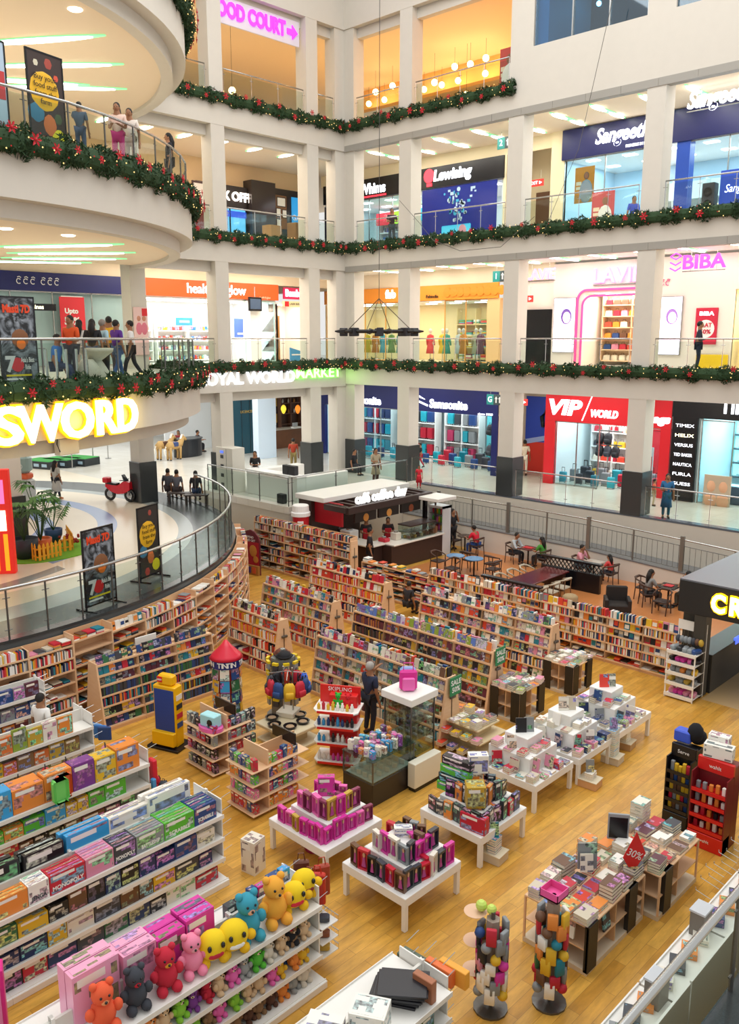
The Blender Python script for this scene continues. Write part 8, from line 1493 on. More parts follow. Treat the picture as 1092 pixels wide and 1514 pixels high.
for i in range(3): q = MB(); q.rbox(7.85, 7.95, -7.6+i*1.35, -6.4+i*1.35, 2.0, 2.4, .01); q.build('menu_board', [M('#2a2422', .4)], t); q = MB(); q.ball(7.96, -7.0+i*1.35, 2.15, .16, sx=.1); q.build('food_picture', [M(('#c8883a', '#e0a050', '#a85a3a')[i], .6)], t)
q = MB(); q.box(7.9, 8.05, -3.5, -3.35, 0, 2.5); q.build('post', [blk], t)
t = thing('coffee_counter', 'pale topped L-shaped coffee counter with cake case and till', 'counter', (0, 0, 0)); q = MB(); q.rbox(5.3, 8.5, -7.0, -6.3, 0, .95, .02); q.rbox(8.0, 9.0, -6.3, -3.1, 0, .95, .02); q.build('base', [M('#3a2a26', .4)], t); q = MB(); q.rbox(5.25, 8.6, -7.1, -6.25, .95, 1.0, .01); q.rbox(7.95, 9.1, -6.25, -3.05, .95, 1.0, .01); q.build('top', [M('#e6e0d4', .3)], t)
t = thing('cake_case', 'glass cake case at the end of the coffee counter', 'showcase', (8.6, -4.3, 1.0)); q = MB(); q.box(-.35, .35, -.8, .8, 0, .55); q.build('glass', [glass_mat('#e4efe8', .3)], t); q = MB(); q.box(-.33, .33, -.78, .78, .01, .03); q.box(-.33, .33, -.78, .78, .27, .29); q.build('shelf', [steel], t); q = MB(); q.rbox(-.36, .36, -.82, .82, .55, .6, .01); q.build('lid', [dk], t)
for i in range(8): q = MB(); q.lathe([(.07, 0), (.08, .08), (.02, .1)], n=10); o = q.build('pastry', [M(('#d8b060', '#8a4a2a', '#e8d8a8')[i % 3], .6)], loc=(8.5+(i % 2)*.2, -4.95+(i//2)*.4, 1.032)); tag(o, 'small cake in the glass cake case, %s row, place %s' % ('left' if i % 2 == 0 else 'right', ordn(i//2)), 'cake', 'cakes in the case')
for i, (x, y, w, d, h, c) in enumerate(((7.0, -6.7, .6, .5, .4, '#d8d8d4'), (6.3, -6.6, .3, .3, .35, '#26262a'), (8.3, -6.0, .4, .3, .15, '#c2243a'), (8.4, -5.4, .35, .3, .3, '#d8d0c0'), (8.7, -3.4, .3, .3, .3, '#8a5a3a'), (5.9, -6.7, .3, .3, .35, '#3a3a3e'))):
 t = thing('counter_item', ('pale coffee machine', 'dark till', 'tray of red packets', 'cream box stack', 'brown box', 'dark grinder')[i]+' on the coffee counter', 'appliance', (x, y, 1.0)); q = MB(); q.rbox(-w/2, w/2, -d/2, d/2, 0, h, .03); q.build('body', [M(c, .4)], t); q = MB(); q.cyl((0, 0, h), (0, 0, h+.06), min(w, d)*.3, n=10); q.build('top_piece', [steel], t)
t = thing('giant_paper_cup', 'giant red paper cup model with white lid at the kiosk end', 'cup', (6.4, -8.8, .0)); t.scale = (.74, .74, 1.17); q = MB(); q.lathe([(.33, 0.0), (.45, 1.95)], n=24); q.build('cup', [M('#c81f2c', .4)], t, smooth=False); q = MB(); q.lathe([(.52, 1.9), (.52, 2.02), (.46, 2.05), (.44, 2.25), (.4, 2.27)], n=24); q.build('lid', [M('#f0efec', .4)], t); q = MB(); q.rbox(-.16, .16, -.45, -.39, 1.3, 1.75, .02, T=Matrix.Rotation(LK, 4, 'Z')); q.build('label_square', [wht], t)
t = thing('drinks_fridge', 'open drinks fridge with lit shelves beside the kiosk', 'fridge', (8.55, -2.75, 0)); q = MB(); q.box(-.4, .4, .25, .3, 0, 2.1); q.box(-.4, -.36, -.3, .3, 0, 2.1); q.box(.36, .4, -.3, .3, 0, 2.1); q.box(-.4, .4, -.3, .3, 2.0, 2.1); q.build('cabinet', [M('#d8dcdf', .4)], t)
for k in range(5):
 q = MB(); q.box(-.36, .36, -.28, .25, .3+k*.36, .32+k*.36); q.build('shelf', [steel], t)
 for i in range(6): c = ['#c2243a', '#e86ab0', '#e2b52c', '#58b838'][(i+k) % 4]; q = MB(); q.lathe([(.04, 0), (.04, .16), (.015, .2), (.015, .24)], n=8); o = q.build('drink_bottle', [M(c, .3)], loc=(8.27+i*.11, -2.85, .322+k*.36)); tag(o, '%s drink bottle, %s along, fridge shelf %s from the floor' % (PN[c], ordn(i), ordn(k)), 'bottle')
t = thing('kiosk_roof_wing', 'flat white roof wing beside the coffee kiosk', 'canopy', (8.8, -3.4, 2.5)); q = MB(); q.rbox(-.35, .75, -.7, .5, 0, .14, .02); q.build('panel', [M('#e2e0da', .5)], t); q = MB(); q.cyl((-.3, .4, -2.5), (-.3, .4, 0), .04); q.build('pole', [dk], t)
t = thing('white_counter', 'white angular island counter on the ground level platform', 'counter', (0, 0, ZG)); q = MB(); q.rbox(1.2, 4.6, -7.4, -6.9, 0, 1.05, .02); q.rbox(1.2, 1.7, -6.9, -4.4, 0, 1.05, .02); q.rbox(4.1, 4.6, -6.9, -4.4, 0, 1.05, .02); q.build('body', [M('#ecebe6', .4)], t); q = MB(); q.rbox(1.15, 4.65, -7.45, -6.85, 1.05, 1.1, .01); q.build('top', [wht], t)
for i in range(3): q = MB(); q.rbox(-.2, .2, -.12, .12, 0, .4, .03); o = q.build('camera_case', [M('#26262a', .5)], loc=(4.2+.05*i, -7.9+.0*i, ZG) if i == 0 else (3.3+i*.4, -7.15, ZG+1.1)); tag(o, 'black equipment case by the white island counter, %s' % ('on the floor', 'left on its top', 'right on its top')[i], 'case')
t = thing('black_booth', 'black booth with glowing yellow letters on its fascia', 'booth', (0, 0, 0)); bk = M('#1e1e1f', .45); q = MB(); q.rbox(22.4, 27.5, -10.0, -5.5, 2.2, 3.05, .02); q.build('fascia', [bk], t); q = MB(); q.box(22.4, 27.5, -9.98, -5.5, 3.05, 3.07); q.build('roof_sheet', [M('#77757c', .4)], t); q = MB(); q.rbox(22.85, 23.15, -9.98, -9.6, 0, 2.2, .01); q.box(22.4, 22.85, -9.6, -9.5, 1.0, 2.2); q.build('pillar', [M('#3a3833', .4)], t); q = MB(); q.rbox(22.6, 23.2, -9.5, -5.6, 0, 1.05, .01); q.build('counter', [M('#33322f', .35)], t); q = MB(); q.box(23.15, 23.22, -8.0, -6.0, .95, 1.12); q.build('lit_edge', [EM('#5a78f0', 1.0)], t)
for i, (ch, x) in enumerate((('C', 23.45), ('R', 23.88))): text('lettering', ch, .62, EM('#fff6c8', 4), t, (x, -10.06, 2.6), bold=.02, width=.34); text('letter_halo', ch, .62, EM('#ffc400', 1.8), t, (x, -10.03, 2.6), bold=.06, width=.41)  # the yellow outline behind imitates the glow round both letters
mb = MB(); mb.box(23.2, 28.6, -10.0, -4, .0, .006); struct('floor_booth', mb, [M('#c8a878', .4)])
cw = M('#4a3226', .5); cwl = wood_mat('#6a4a34', '#553a28'); cush = M('#b8ad98', .8)
def mk(f): q = MB(); f(q); return q
CH = {}
for nm, wood, pad in (('dark', cw, M('#3a2a24', .7)), ('pale', M('#7a5a3e', .5), cush)):
 a = MB(); a.rbox(-.24, .24, -.23, .23, .42, .47, .02); b_ = MB(); b_.tube([(-.27, -.12, .68), (-.26, .16, .76), (-.14, .27, .8), (.14, .27, .8), (.26, .16, .76), (.27, -.12, .68)], [.02, .03, .045, .045, .03, .02], 6); c_ = MB(); c_.tube([(-.24, -.2, 0), (-.26, -.14, .68)], .02, 6); d_ = MB(); d_.tube([(-.22, .25, 0), (-.2, .22, .45), (-.2, .24, .78)], .02, 6); CH[nm] = (a.mesh('seat', [pad], True), b_.mesh('backrest', [wood if nm == 'dark' else cush], True), c_.mesh('leg', [wood]), d_.mesh('leg', [wood]))
def chair(x, y, rz, lab, kind='dark', z=0):
 t = thing('cafe_chair', lab, 'chair', (x, y, z), rz); s, b_, l1, l2 = CH[kind]; link('seat', s, t); link('backrest', b_, t)
 for l in (l1, l2): link('leg', l, t); o = link('leg', l, t); o.scale.x = -1
def table(x, y, lab, c, r=.33, rnd_=True):
 t = thing('cafe_table', lab, 'table', (x, y, 0)); q = MB(); q.lathe([(r, .72), (r, .75), (.02, .75)], n=22) if rnd_ else q.rbox(-r, r, -r, r, .71, .75, .01); q.build('top', [M(c, .25)], t); q = MB(); q.lathe([(.24, 0), (.24, .02), (.035, .05), (.035, .72)], n=14); q.build('pedestal', [blk], t)
table(9.35, -2.0, 'small dark cafe table before the phone-reading man', '#4a3a34'); chair(8.75, -1.95, pi/2, 'dark chair beside the standing waiter'); chair(10.05, -2.1, -pi/2, 'dark chair of the man in red reading his phone')
table(12.55, -1.95, 'cafe table with a red tray between the bearded man and the woman in green', '#5a2a2a', .33, False); chair(11.85, -2.0, pi/2, 'dark chair of the bearded man'); chair(13.25, -1.95, -pi/2, 'dark chair of the woman in green')
table(11.2, -5.0, 'left blue round cafe table', '#4a78a8', .36); table(12.0, -4.85, 'right blue round cafe table', '#4a78a8', .36)
for i, (x, y, r) in enumerate(((10.5, -5.2, pi/2), (11.3, -4.2, pi), (12.8, -4.7, -pi/2), (11.6, -5.7, 0), (12.3, -4.1, pi))): chair(x, y, r, 'dark chair round the two blue tables, %s going clockwise from the kiosk side' % ordn(i))
t = thing('long_table', 'long glossy reddish wooden table between the lattice partitions', 'table', (15.15, -5.5, 0)); q = MB(); q.rbox(-.5, .5, -1.55, 1.55, .7, .76, .02); q.build('top', [wood_mat('#6a2c2c', '#4a1e20', (4, 1, 1), .15)], t)
for sy in (-1.4, 1.4): q = MB(); q.rbox(-.4, .4, sy-.08, sy+.08, 0, .7, .02); q.build('leg', [cw], t)
for i in range(3): chair(14.3, -6.2+i*.8, pi/2, 'pale cushioned chair behind the long red table, %s from the lattice' % ordn(i), 'pale'); chair(16.0, -6.5+i*.75, -pi/2, 'pale cushioned chair before the long red table, %s from the lattice' % ordn(i), 'pale')
def lattice(x0, y0, x1, y1, lab):
 L_ = hypot(x1-x0, y1-y0); t = thing('lattice_partition', lab, 'partition', (x0, y0, 0), atan2(y1-y0, x1-x0)); q = MB(); q.rbox(0, L_, -.08, .08, 0, .72, .01); q.build('lower_panel', [blk], t); q = MB(); q.rbox(-.02, L_+.02, -.1, .1, 1.05, 1.12, .01); q.build('top_rail', [blk], t); q = MB(); n = int(L_/.16)
 for k in range(n): x = L_*k/n; q.loft([[(x, -.02, .72), (x+.03, -.02, .72), (x+.03, .02, .72), (x, .02, .72)], [(x+.27, -.02, 1.06), (x+.3, -.02, 1.06), (x+.3, .02, 1.06), (x+.27, .02, 1.06)]]); q.loft([[(x+.27, -.02, .72), (x+.3, -.02, .72), (x+.3, .02, .72), (x+.27, .02, .72)], [(x, -.02, 1.06), (x+.03, -.02, 1.06), (x+.03, .02, 1.06), (x, .02, 1.06)]])
 q.build('lattice', [blk], t)
lattice(14.4, -7.55, 16.7, -7.45, 'low black lattice partition at the near end of the long table'); lattice(14.3, -3.65, 16.7, -3.55, 'black lattice partition at the far end of the long table')
table(15.6, -2.1, 'cafe table between the woman in pink and the child in red', '#c8c0b4', .33, False); chair(14.95, -2.0, pi/2, 'dark chair of the woman in pink'); chair(16.3, -2.1, -pi/2, 'dark chair of the child in red')
table(19.1, -3.2, 'dark cafe table of the couple beside the black booth', '#2a2420', .33, False); chair(18.55, -3.6, pi*.75, 'dark chair of the woman in grey'); chair(19.7, -2.9, -pi/2, 'dark chair of the man beside the booth'); chair(18.1, -3.0, pi/2, 'empty dark chair beside the woman in grey'); chair(19.3, -4.1, 0, 'empty dark chair half hidden by the black booth')
t = thing('armchair', 'dark upholstered armchair behind the long bookcase run', 'armchair', (18.3, -5.3, 0), .6); q = MB(); q.rbox(-.35, .35, -.35, .3, .2, .45, .05); q.build('seat', [M('#2a2421', .8)], t); q = MB(); q.rbox(-.35, .35, .22, .36, .4, .95, .05); q.build('backrest', [M('#2a2421', .8)], t)
for sx in (-.37, .37): q = MB(); q.rbox(sx-.06, sx+.06, -.35, .3, .2, .62, .03); q.build('armrest', [M('#2a2421', .8)], t)
for sx in (-.3, .3):
 for sy in (-.28, .28): q = MB(); q.cyl((sx, sy, 0), (sx, sy, .2), .025, n=6); q.build('leg', [cw], t)
for i, (x, y) in enumerate(((19.6, -6.2), (20.5, -6.4), (16.7, -5.6))): q = MB(); q.lathe([(.24, 0), (.27, .1), (.27, .38), (.2, .44)], n=16); o = q.build('pouf', [M('#a8906a', .8)], loc=(x, y, 0), smooth=True); tag(o, 'tan cloth pouf behind the bookcases, %s' % ('nearer the armchair', 'nearer the booth', 'under the long table')[i], 'pouf')
for i, (x, y, w) in enumerate(((12.55, -1.95, .2), (19.1, -3.2, .15))): q = MB(); q.rbox(-w, w, -.14, .14, 0, .02, .008); o = q.build('food_tray', [M('#c8202c', .4)], loc=(x, y, .752)); tag(o, 'red food tray on the table of the %s' % ('bearded man', 'couple beside the booth')[i], 'tray')
# ================= people
def skin(name, pts, edges, mat, parent, root=0, sub=1, extra=None):
 me = bpy.data.meshes.new(name); me.from_pydata([p[:3] for p in pts], edges, []); o = bpy.data.objects.new(name, me); COL.objects.link(o)
 mo = o.modifiers.new('skin', 'SKIN'); mo.use_smooth_shade = True
 for i, p in enumerate(pts): v = me.skin_vertices[0].data[i]; r = p[3]; v.radius = r if isinstance(r, tuple) else (r, r); v.use_root = i == root
 s_ = o.modifiers.new('sub', 'SUBSURF'); s_.levels = sub; s_.render_levels = sub
 return o, mat, parent, extra
PEND = []
def V(*a): return Vector(a)
def person(x, y, z, rz, label, top, legs, sk='#9a6a4a', hair='#17120f', h=1.68, pose='stand', arms=('down', 'down'), skirt=None, longhair=False, group=None, sleeve=.5, shoes='#1c1a1a', lean=0, feet=True):
 t = thing('person', label, 'person', (x, y, z), rz, group); f = h/1.7; t.scale = (f,)*3; sit = pose == 'sit'; pz = .52 if sit else .93; L_ = lean
 body = [(0, .0, pz, .13), (0, -.02*L_, pz+.2, .115), (0, -.06-L_*.3 if sit else -L_*.3, pz+.42, .12), (0, -.06-L_*.4 if sit else -L_*.4, pz+.54, .05), (0, -.09-L_*.45 if sit else -.02-L_*.45, pz+.68, .095), (0, -.07-L_*.45 if sit else -L_*.45, pz+.76, .07)]
 ed = [(0, 1), (1, 2), (2, 3), (3, 4), (4, 5)]; ch = Vector(body[2][:3]); sh = []; lg = []
 for s, a in ((-1, arms[0]), (1, arms[1])):
  S = ch+V(s*.18, 0, .06); i0 = len(body)
  E, H = {'down': (V(s*.24, .02, -.24), V(s*.25, -.05, -.48)), 'hold': (V(s*.22, .0, -.24), V(s*.1, -.24, -.2)), 'phone': (V(s*.24, -.12, -.18), V(s*.12, -.12, .2)), 'rail': (V(s*.24, -.14, -.22), V(s*.16, -.38, -.24)), 'up': (V(s*.26, -.18, -.02), V(s*.2, -.42, .12)), 'table': (V(s*.23, -.16, -.22), V(s*.1, -.4, -.18)), 'chin': (V(s*.2, -.26, -.2), V(s*.06, -.2, .1))}[a]
  E, H = ch+E, ch+H; d = (H-E).normalized(); P = H+d*.07; body += [(*S, .055), (*E, .042), (*H, .03), (*P, (.035, .022))]; ed += [(2, i0), (i0, i0+1), (i0+1, i0+2), (i0+2, i0+3)]; sh.append((S, E, H))
  u = d.cross(V(0, 0, 1)); u = (u if u.length > .1 else V(1, 0, 0)).normalized()
  for k in range(4):
   b0 = P+u*(-.024+.016*k); l = (.06, .075, .07, .055)[k]; j = len(body); body += [(*(b0+d*.03), .009), (*(b0+d*(.03+l*.5)+V(0, 0, -.008)), .008), (*(b0+d*(.03+l*.85)+V(0, 0, -.03)), .007)]; ed += [(i0+3, j), (j, j+1), (j+1, j+2)]
  j = len(body); body += [(*(H+u*s*-.035+d*.03), .01), (*(H+u*s*-.05+d*.07), .008)]; ed += [(i0+2, j), (j, j+1)]
 for s in (-1, 1):
  i0 = len(body); st = .06 if pose == 'walk' else 0; hp = V(s*.09, 0, pz-.02)
  if sit: K, A, T = V(s*.11, -.42, .5), V(s*.1, -.4, .09), V(s*.1, -.55, .04)
  elif pose == 'walk': K, A, T = V(s*.09, -.05-s*.12, .5), V(s*.09, -s*.26+.03, .1+(s < 0)*.04), V(s*.1, -s*.26-.12, .04)
  else: K, A, T = V(s*.1, -.03, .5), V(s*.1, .03, .09), V(s*.12, -.12, .04)
  body += [(*hp, .085), (*K, .055), (*A, .038), (*T, .035)]; ed += [(0, i0), (i0, i0+1), (i0+1, i0+2), (i0+2, i0+3)]; lg.append((hp, K, A, T))
 hd = Vector(body[4][:3]); fx = MB(); fx.ball(hd.x, hd.y-.005, hd.z+.01, .1, sx=.82, sz=1.22, n=12, k=8); fx.cyl((hd.x, hd.y-.09, hd.z+.01), (hd.x, hd.y-.125, hd.z-.02), .014, .012, 5)
 for s in (-1, 1): fx.ball(hd.x+s*.085, hd.y, hd.z-.01, .025, sx=.4, sz=1.3, n=6, k=4); fx.ball(hd.x+s*.034, hd.y-.09, hd.z+.02, .012, 1, n=6, k=4)
 fx.box(hd.x-.025, hd.x+.025, hd.y-.098, hd.y-.08, hd.z-.062, hd.z-.054, 2)
 smat = [M(sk, .6), blk, M('#7a3a34', .6)]; PEND.append(skin('body', body, ed, smat, t, 0, 1, fx))
 b = body; ts = [(*b[0][:3], .145), (*b[1][:3], .135), (*b[2][:3], .142), (*(Vector(b[2][:3])*.35+Vector(b[3][:3])*.65), .07)]; te = [(0, 1), (1, 2), (2, 3)]
 for S, E, H in sh:
  i0 = len(ts); Q = S.lerp(E, min(1, sleeve*1.6)); ts += [(*S, .075), (*Q, .062)]; te += [(2, i0), (i0, i0+1)]
  if sleeve > .7: ts.append((*E.lerp(H, .85), .045)); te.append((i0+1, i0+2))
 PEND.append(skin('shirt', ts, te, [M(top, .8)], t, 0, 1))
 if skirt:
  q = MB(); zl, r = skirt; q.lathe([(r, zl), (.17, pz-.05), (.14, pz+.12)], n=12, sy=.8); q.build('skirt', [M(top, .8)], t, smooth=True)
 ls = [(*b[0][:3], .14)]; le = []
 for hp, K, A, T in lg: i0 = len(ls); ls += [(*hp, .1), (*K, .07), (*(A+V(0, 0, .02)), .055)]; le += [(0, i0), (i0, i0+1), (i0+1, i0+2)]
 PEND.append(skin('trousers', ls, le, [M(legs, .8)], t, 0, 1))
 for hp, K, A, T in lg: q = MB(); q.tube([A+V(0, .04, -.045), A+V(0, -.04, -.035), T+V(0, -.02, -.005)], [.045, .05, .035], 7); q.build('shoe', [M(shoes, .5)], t, smooth=True)
 q = MB(); q.ball(hd.x, hd.y+.02, hd.z+.045, .108, sx=.86, sz=1.02, n=12, k=8)
 if longhair: q.tube([(hd.x, hd.y+.06, hd.z+.05), (hd.x, hd.y+.1, hd.z-.12), (hd.x, hd.y+.13, hd.z-.34)], [.08, .1, .05], 8)
 q.build('hair', [M(hair, .7)], t, smooth=True); return t
def fl(px, py, z): return at(px, py, z)[:2]
GY = LK  # facing the picture-taker
def P_(px, py, z, rz, *a, **k): x, y = fl(px, py, z); return person(x, y, z, rz, *a, **k)
P_(378, 722, ZG, GY, 'person in a black and yellow top walking on the ground level', '#1e1e22', '#b8bcc4', arms=('hold', 'hold'), pose='walk', longhair=True)
P_(434, 697, ZG, GY+pi, 'person in a rust red shirt beside the dark clad column', '#a83a22', '#8a7a4a'); P_(458, 701, ZG, GY-1.2, 'person in a white shirt with a bald head beside the one in rust red', '#ece8e2', '#d8d4cc', hair='#b8b0a8')
P_(522, 702, ZG, GY+.9, 'person in black sitting at the foot of the inner corner column', '#1c1c20', '#26262c', pose='sit'); P_(555, 716, ZG, GY+.4, 'person in a patterned pale tunic with a shoulder bag near the corner', '#a89a80', '#4a3028', skirt=(.5, .24), longhair=True, arms=('hold', 'down'))
P_(621, 692, ZG, GY-1.4, 'child in black and red running past the navy luggage shop', '#1e1e24', '#b8203a', h=1.3, pose='walk'); P_(619, 722, ZG, GY, 'child in a red frock at the foot of the first right column', '#d82a3a', '#d82a3a', h=1.05, skirt=(.45, .25))
P_(774, 703, ZG, GY+pi*.9, 'person in cream clothes with back turned beside the sportswear poster', '#e8dcc4', '#e4dac8', h=1.75); P_(983, 766, ZG, GY-.3, 'person in a blue dress holding a bag by the watch shop railing', '#2a6a9a', '#1f6a86', skirt=(.45, .22), arms=('hold', 'down'), longhair=True)
P_(965, 748, ZG, GY+1.2, 'child in orange beside the third right column at ground level', '#d86a4a', '#c8b090', h=1.1)
P_(290, 742, ZG, GY+pi, 'person in black sitting with back turned on a bench by the promenade rail', '#24242a', '#2a3a5a', pose='sit'); P_(262, 740, ZG, GY+pi, 'person in a checked shirt on the bench, next to the dark column, nearer one', '#5a5a62', '#3a3030', pose='sit'); P_(249, 738, ZG, GY+pi, 'person in a checked shirt on the bench, next to the dark column, farther one', '#4a4a52', '#3a3030', pose='sit')
P_(291, 668, ZG, GY+1.4, 'person in dark blue sitting at the black desk far back', '#26304a', '#26262c', pose='sit', arms=('table', 'table')); P_(265, 668, ZG, GY, 'person in red behind the black desk far back', '#8a2432', '#26262c', pose='sit', longhair=True); P_(339, 682, ZG, GY+pi, 'person in maroon half hidden behind the left column', '#7a3a4a', '#6a2a3a', skirt=(.4, .2), longhair=True)
P_(85, 740, ZG, GY+2.6, 'person in a long grey tunic walking away across the promenade', '#c8c4ba', '#22222a', pose='walk', skirt=(.42, .26), longhair=True, shoes='#b86a3a')
for i, (px, py, rz) in enumerate(((287, 748, 0), (262, 745, .1), (277, 672, .2))): x, y = fl(px, py, ZG); t = thing('bench', ('dark bench by the promenade rail, right one', 'dark bench by the promenade rail, left one', 'small dark bench at the black desk')[i], 'bench', (x-.1, y+.2, ZG), LK); q = MB(); q.rbox(-.5, .5, -.2, .2, .4, .45, .01); q.build('seat', [M('#3a2e2a', .5)], t); [MB().box(a_, a_+.05, -.18, .18, 0, .4).build('leg', [M('#3a2e2a', .5)], t) for a_ in (-.45, .4)]
x, y, z = aty(579, 352, .9); person(x, y, ZS, GY, 'person in dark shirt leaning on the second upper level railing', '#3a2a34', '#4a5560', arms=('rail', 'rail'))
x, y, z = aty(1030, 540, 1.0); person(x, y, ZF, GY+1.2, 'guard in a navy uniform and cap on the first upper level', '#26283a', '#20283a', h=1.78, arms=('hold', 'down'), sleeve=.9)
x, y, z = aty(935, 318, 3.2); person(x, y, ZS, GY, 'person in a blue shirt sitting inside the bright phone shop', '#2a4ac0', '#26262c', pose='sit')
def bal(px, r, z):
 d = ray(px, 500); ox, oy = CAM.x-C0[0], CAM.y-C0[1]; A = d[0]**2+d[1]**2; B = 2*(ox*d[0]+oy*d[1]); C_ = ox*ox+oy*oy-r*r; k = (-B-math.sqrt(max(B*B-4*A*C_, 0)))/(2*A); return CAM.x+k*d[0], CAM.y+k*d[1], z
person(*bal(138, 11.7, ZS), GY+pi, 'child in blue reaching up to the middle balcony railing', '#5a6a80', '#4a5a78', h=1.35, arms=('down', 'up')); person(*bal(191, 11.7, ZS), GY, 'person in a pale pink top and magenta trousers on the middle balcony', '#e8c8b8', '#c82a7a', arms=('hold', 'hold'), longhair=True); person(*bal(208, 11.7, ZS), GY, 'person in a white shirt beside the one in magenta trousers', '#e4d8cc', '#b8a89a'); person(*bal(262, 11.75, ZS), GY-1.2, 'person in black at the far end of the middle balcony', '#24242a', '#26262c', longhair=True)
for px, lb, tp, lg_, rz, kw in ((105, 'person in an orange shirt', '#e0541e', '#3a3a44', GY-.4, dict(arms=('hold', 'hold'), h=1.76)), (118, 'person in white behind the orange shirt', '#e4e0da', '#e8d8d0', GY+pi, dict(longhair=True)), (137, 'person in black with long hair and back turned', '#1c1c20', '#4a5a78', GY+pi, dict(longhair=True)), (152, 'person in a pale blue shirt with grey hair', '#a8c8d4', '#26262c', GY+2.4, dict(hair='#8a8078')), (162, 'person in mustard yellow at the back of the group', '#d8a820', '#4a4a52', GY+pi, dict(h=1.8)), (172, 'person in a purple shirt phoning', '#5a2a8a', '#3a5a8a', GY+pi*.8, dict(arms=('down', 'phone'), pose='walk')), (193, 'person in a white shirt and black trousers walking off', '#ece8e6', '#22222a', GY-1.4, dict(pose='walk'))):
 person(*bal(px, 10.9 if px not in (118, 162) else 10.2, ZF), rz, lb+' on the lower rounded balcony', tp, lg_, **kw)
person(*bal(80, 10.6, ZF), GY+1.5, 'person in a blue shirt sitting on the lower rounded balcony', '#3a7ac8', '#2a3a5a', pose='sit')
for i, px in enumerate((127, 140)): p = bal(px, 11.0, ZF); t = thing('stone_planter', ('speckled white round planter stool', 'speckled bowl on a stem')[i]+' behind the lower balcony railing', 'planter', p); q = MB(); q.lathe([(.15, 0), (.3, .15), (.33, .4), (.2, .6), (.15, .66)] if i == 0 else [(.3, 0), (.34, .3), (.2, .55), (.15, .62), (.45, .85), (.48, .95), (.3, .96)], n=18); q.build('bowl', [M('#c8c4b4', .6, noise=.2, nscale=30)], t, smooth=True); q = MB(); q.lathe([(.2, 0), (.2, .03)], n=12); q.build('foot', [M('#a8a494', .6)], t)
for i in range(5): p = bal(66+i*15, 11.55, ZF); t = thing('standing_rail_post', 'steel barrier post row on the lower balcony, %s from the dinosaur poster' % ordn(i), 'post', p); q = MB(); q.cyl((0, 0, 0), (0, 0, .95), .035, n=8); q.build('pole', [steel], t); q = MB(); q.lathe([(.1, 0), (.1, .02)], n=10); q.build('base', [steel], t)
P_(668, 812, 0, GY+.6, 'waiter in black with a red collar and cap by the cafe wall', '#1c1c20', '#1c1c20', arms=('down', 'phone'), h=1.76); person(10.05, -2.1, -.02, -pi/2, 'person in a red shirt reading a phone at the cafe wall', '#d8203a', '#2a4a8a', pose='sit', arms=('table', 'table'), lean=.2)
person(11.85, -2.0, -.02, pi/2, 'bearded person in a pale grey shirt at the red tray', '#b8c0c4', '#26262c', pose='sit', arms=('table', 'table'), lean=.2, sleeve=.9); person(13.25, -1.95, -.02, -pi/2, 'person in green with long black hair at the red tray', '#4a9a3a', '#26262c', pose='sit', arms=('table', 'table'), longhair=True)
person(14.95, -2.0, -.02, pi/2, 'person in pink with tied black hair at the cafe wall', '#e8a0b0', '#3a3a44', pose='sit', arms=('table', 'chin')); person(16.3, -2.1, .05, -pi/2, 'child in coral red at the cafe wall', '#e04a4a', '#3a3a44', h=1.4, pose='sit', arms=('table', 'table'), longhair=True)
person(18.55, -3.6, -.02, pi*.8, 'person in a grey top with long black hair beside the black booth', '#8a8a88', '#3a3a3c', pose='sit', arms=('table', 'table'), longhair=True); person(19.7, -2.9, -.02, -pi/2, 'person in slate grey resting chin on hand beside the black booth', '#5a5a64', '#5a605a', pose='sit', arms=('table', 'chin'))
person(8.75, -7.3, 0, pi*.75, 'customer in black standing with back turned at the coffee counter', '#22232a', '#1c1d24', h=1.8);
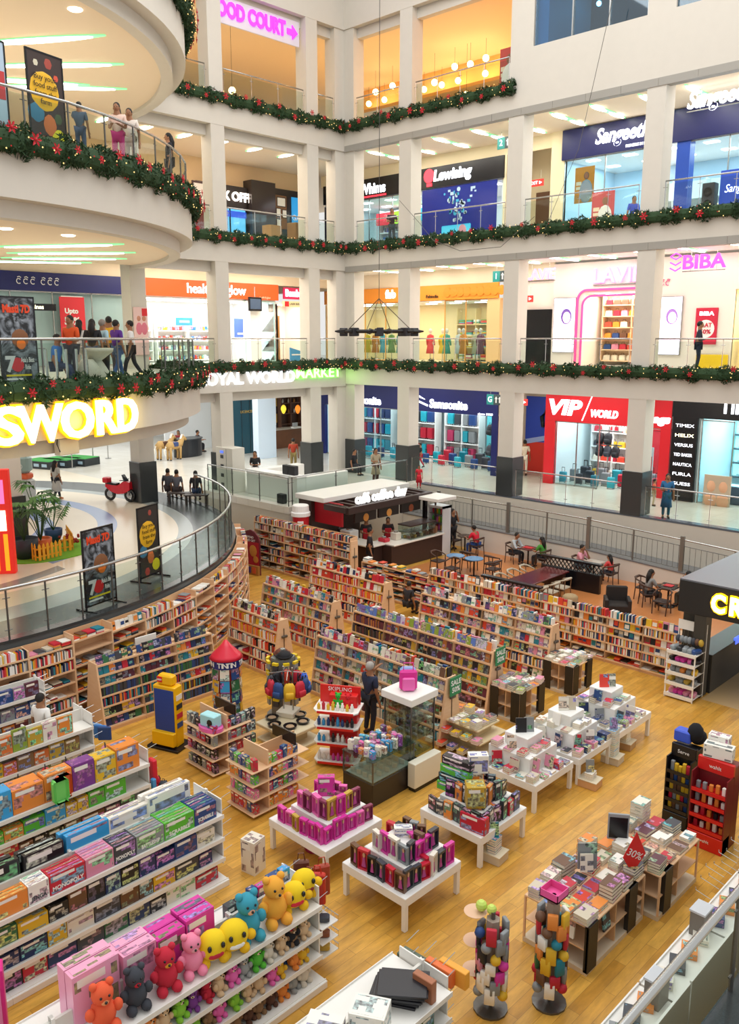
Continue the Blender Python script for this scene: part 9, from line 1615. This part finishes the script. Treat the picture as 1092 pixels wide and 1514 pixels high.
for i, (x, y) in enumerate(((6.9, -5.6), (7.5, -4.9))): t = person(x, y, 0, GY, 'barista in black with a red apron behind the coffee counter, %s' % ('left' if i == 0 else 'right'), '#22181a', '#22181a', arms=('table', 'table')); q = MB(); q.rbox(-.14, .14, -.17, -.14, .7, 1.3, .01); q.build('apron', [M('#c81f2c', .6)], t)
person(23.7, -7.8, 0, -pi*.6, 'vendor in black inside the black booth', '#26262a', '#26262a', arms=('table', 'table'))
person(18.45, -17.35, 0, pi*.98, 'grey-haired person in dark blue reaching to the bookcase', '#26304a', '#1c2230', hair='#a8a29a', h=1.74, arms=('down', 'up')); person(14.6, -23.4, 0, pi+.3, 'black-haired person in white between the picture-book shelves', '#f0eeea', '#4a4a52', h=1.7); person(9.3, -10.6, 0, pi, 'dark-haired person crouched before the tall bookcase run', '#26262a', '#26262a', pose='sit', h=1.5); person(13.3, -10.2, 0, pi, 'dark-haired person at the low run before the coffee counter', '#2a2a30', '#26262a', pose='sit', h=1.5)
bpy.context.view_layer.update()
dg = bpy.context.evaluated_depsgraph_get()
for o, mats, par, extra in PEND:
 me = bpy.data.meshes.new_from_object(o.evaluated_get(dg), preserve_all_data_layers=False, depsgraph=dg); o.modifiers.clear()
 if extra:
  mb = MB(); mb.v = [tuple(v.co) for v in me.vertices]; mb.f = [tuple(p.vertices) for p in me.polygons]; mb.m = [0]*len(mb.f); mb.c = [None]*len(mb.f); mb.add(extra.v, extra.f); mb.m = mb.m[:-len(extra.f)]+extra.m; me = mb.mesh('body', mats, True)
 else:
  for mt in mats: me.materials.append(mt)
 o.data = me; o.parent = par
for o, wd in FIT:
 d = o.dimensions.x
 if d > 1e-4: o.scale.x = wd/d
for o in [o for o in bpy.data.objects if o.type == 'FONT']:
 me = bpy.data.meshes.new_from_object(o.evaluated_get(dg), preserve_all_data_layers=False, depsgraph=dg); n = o.name; o.name = 'old'; k = bpy.data.objects.new(n, me); COL.objects.link(k); k.parent = o.parent; k.location = o.location; k.rotation_euler = o.rotation_euler; k.scale = o.scale
 for p in ('label', 'category', 'group'):
  if p in o: k[p] = o[p]
 bpy.data.objects.remove(o)
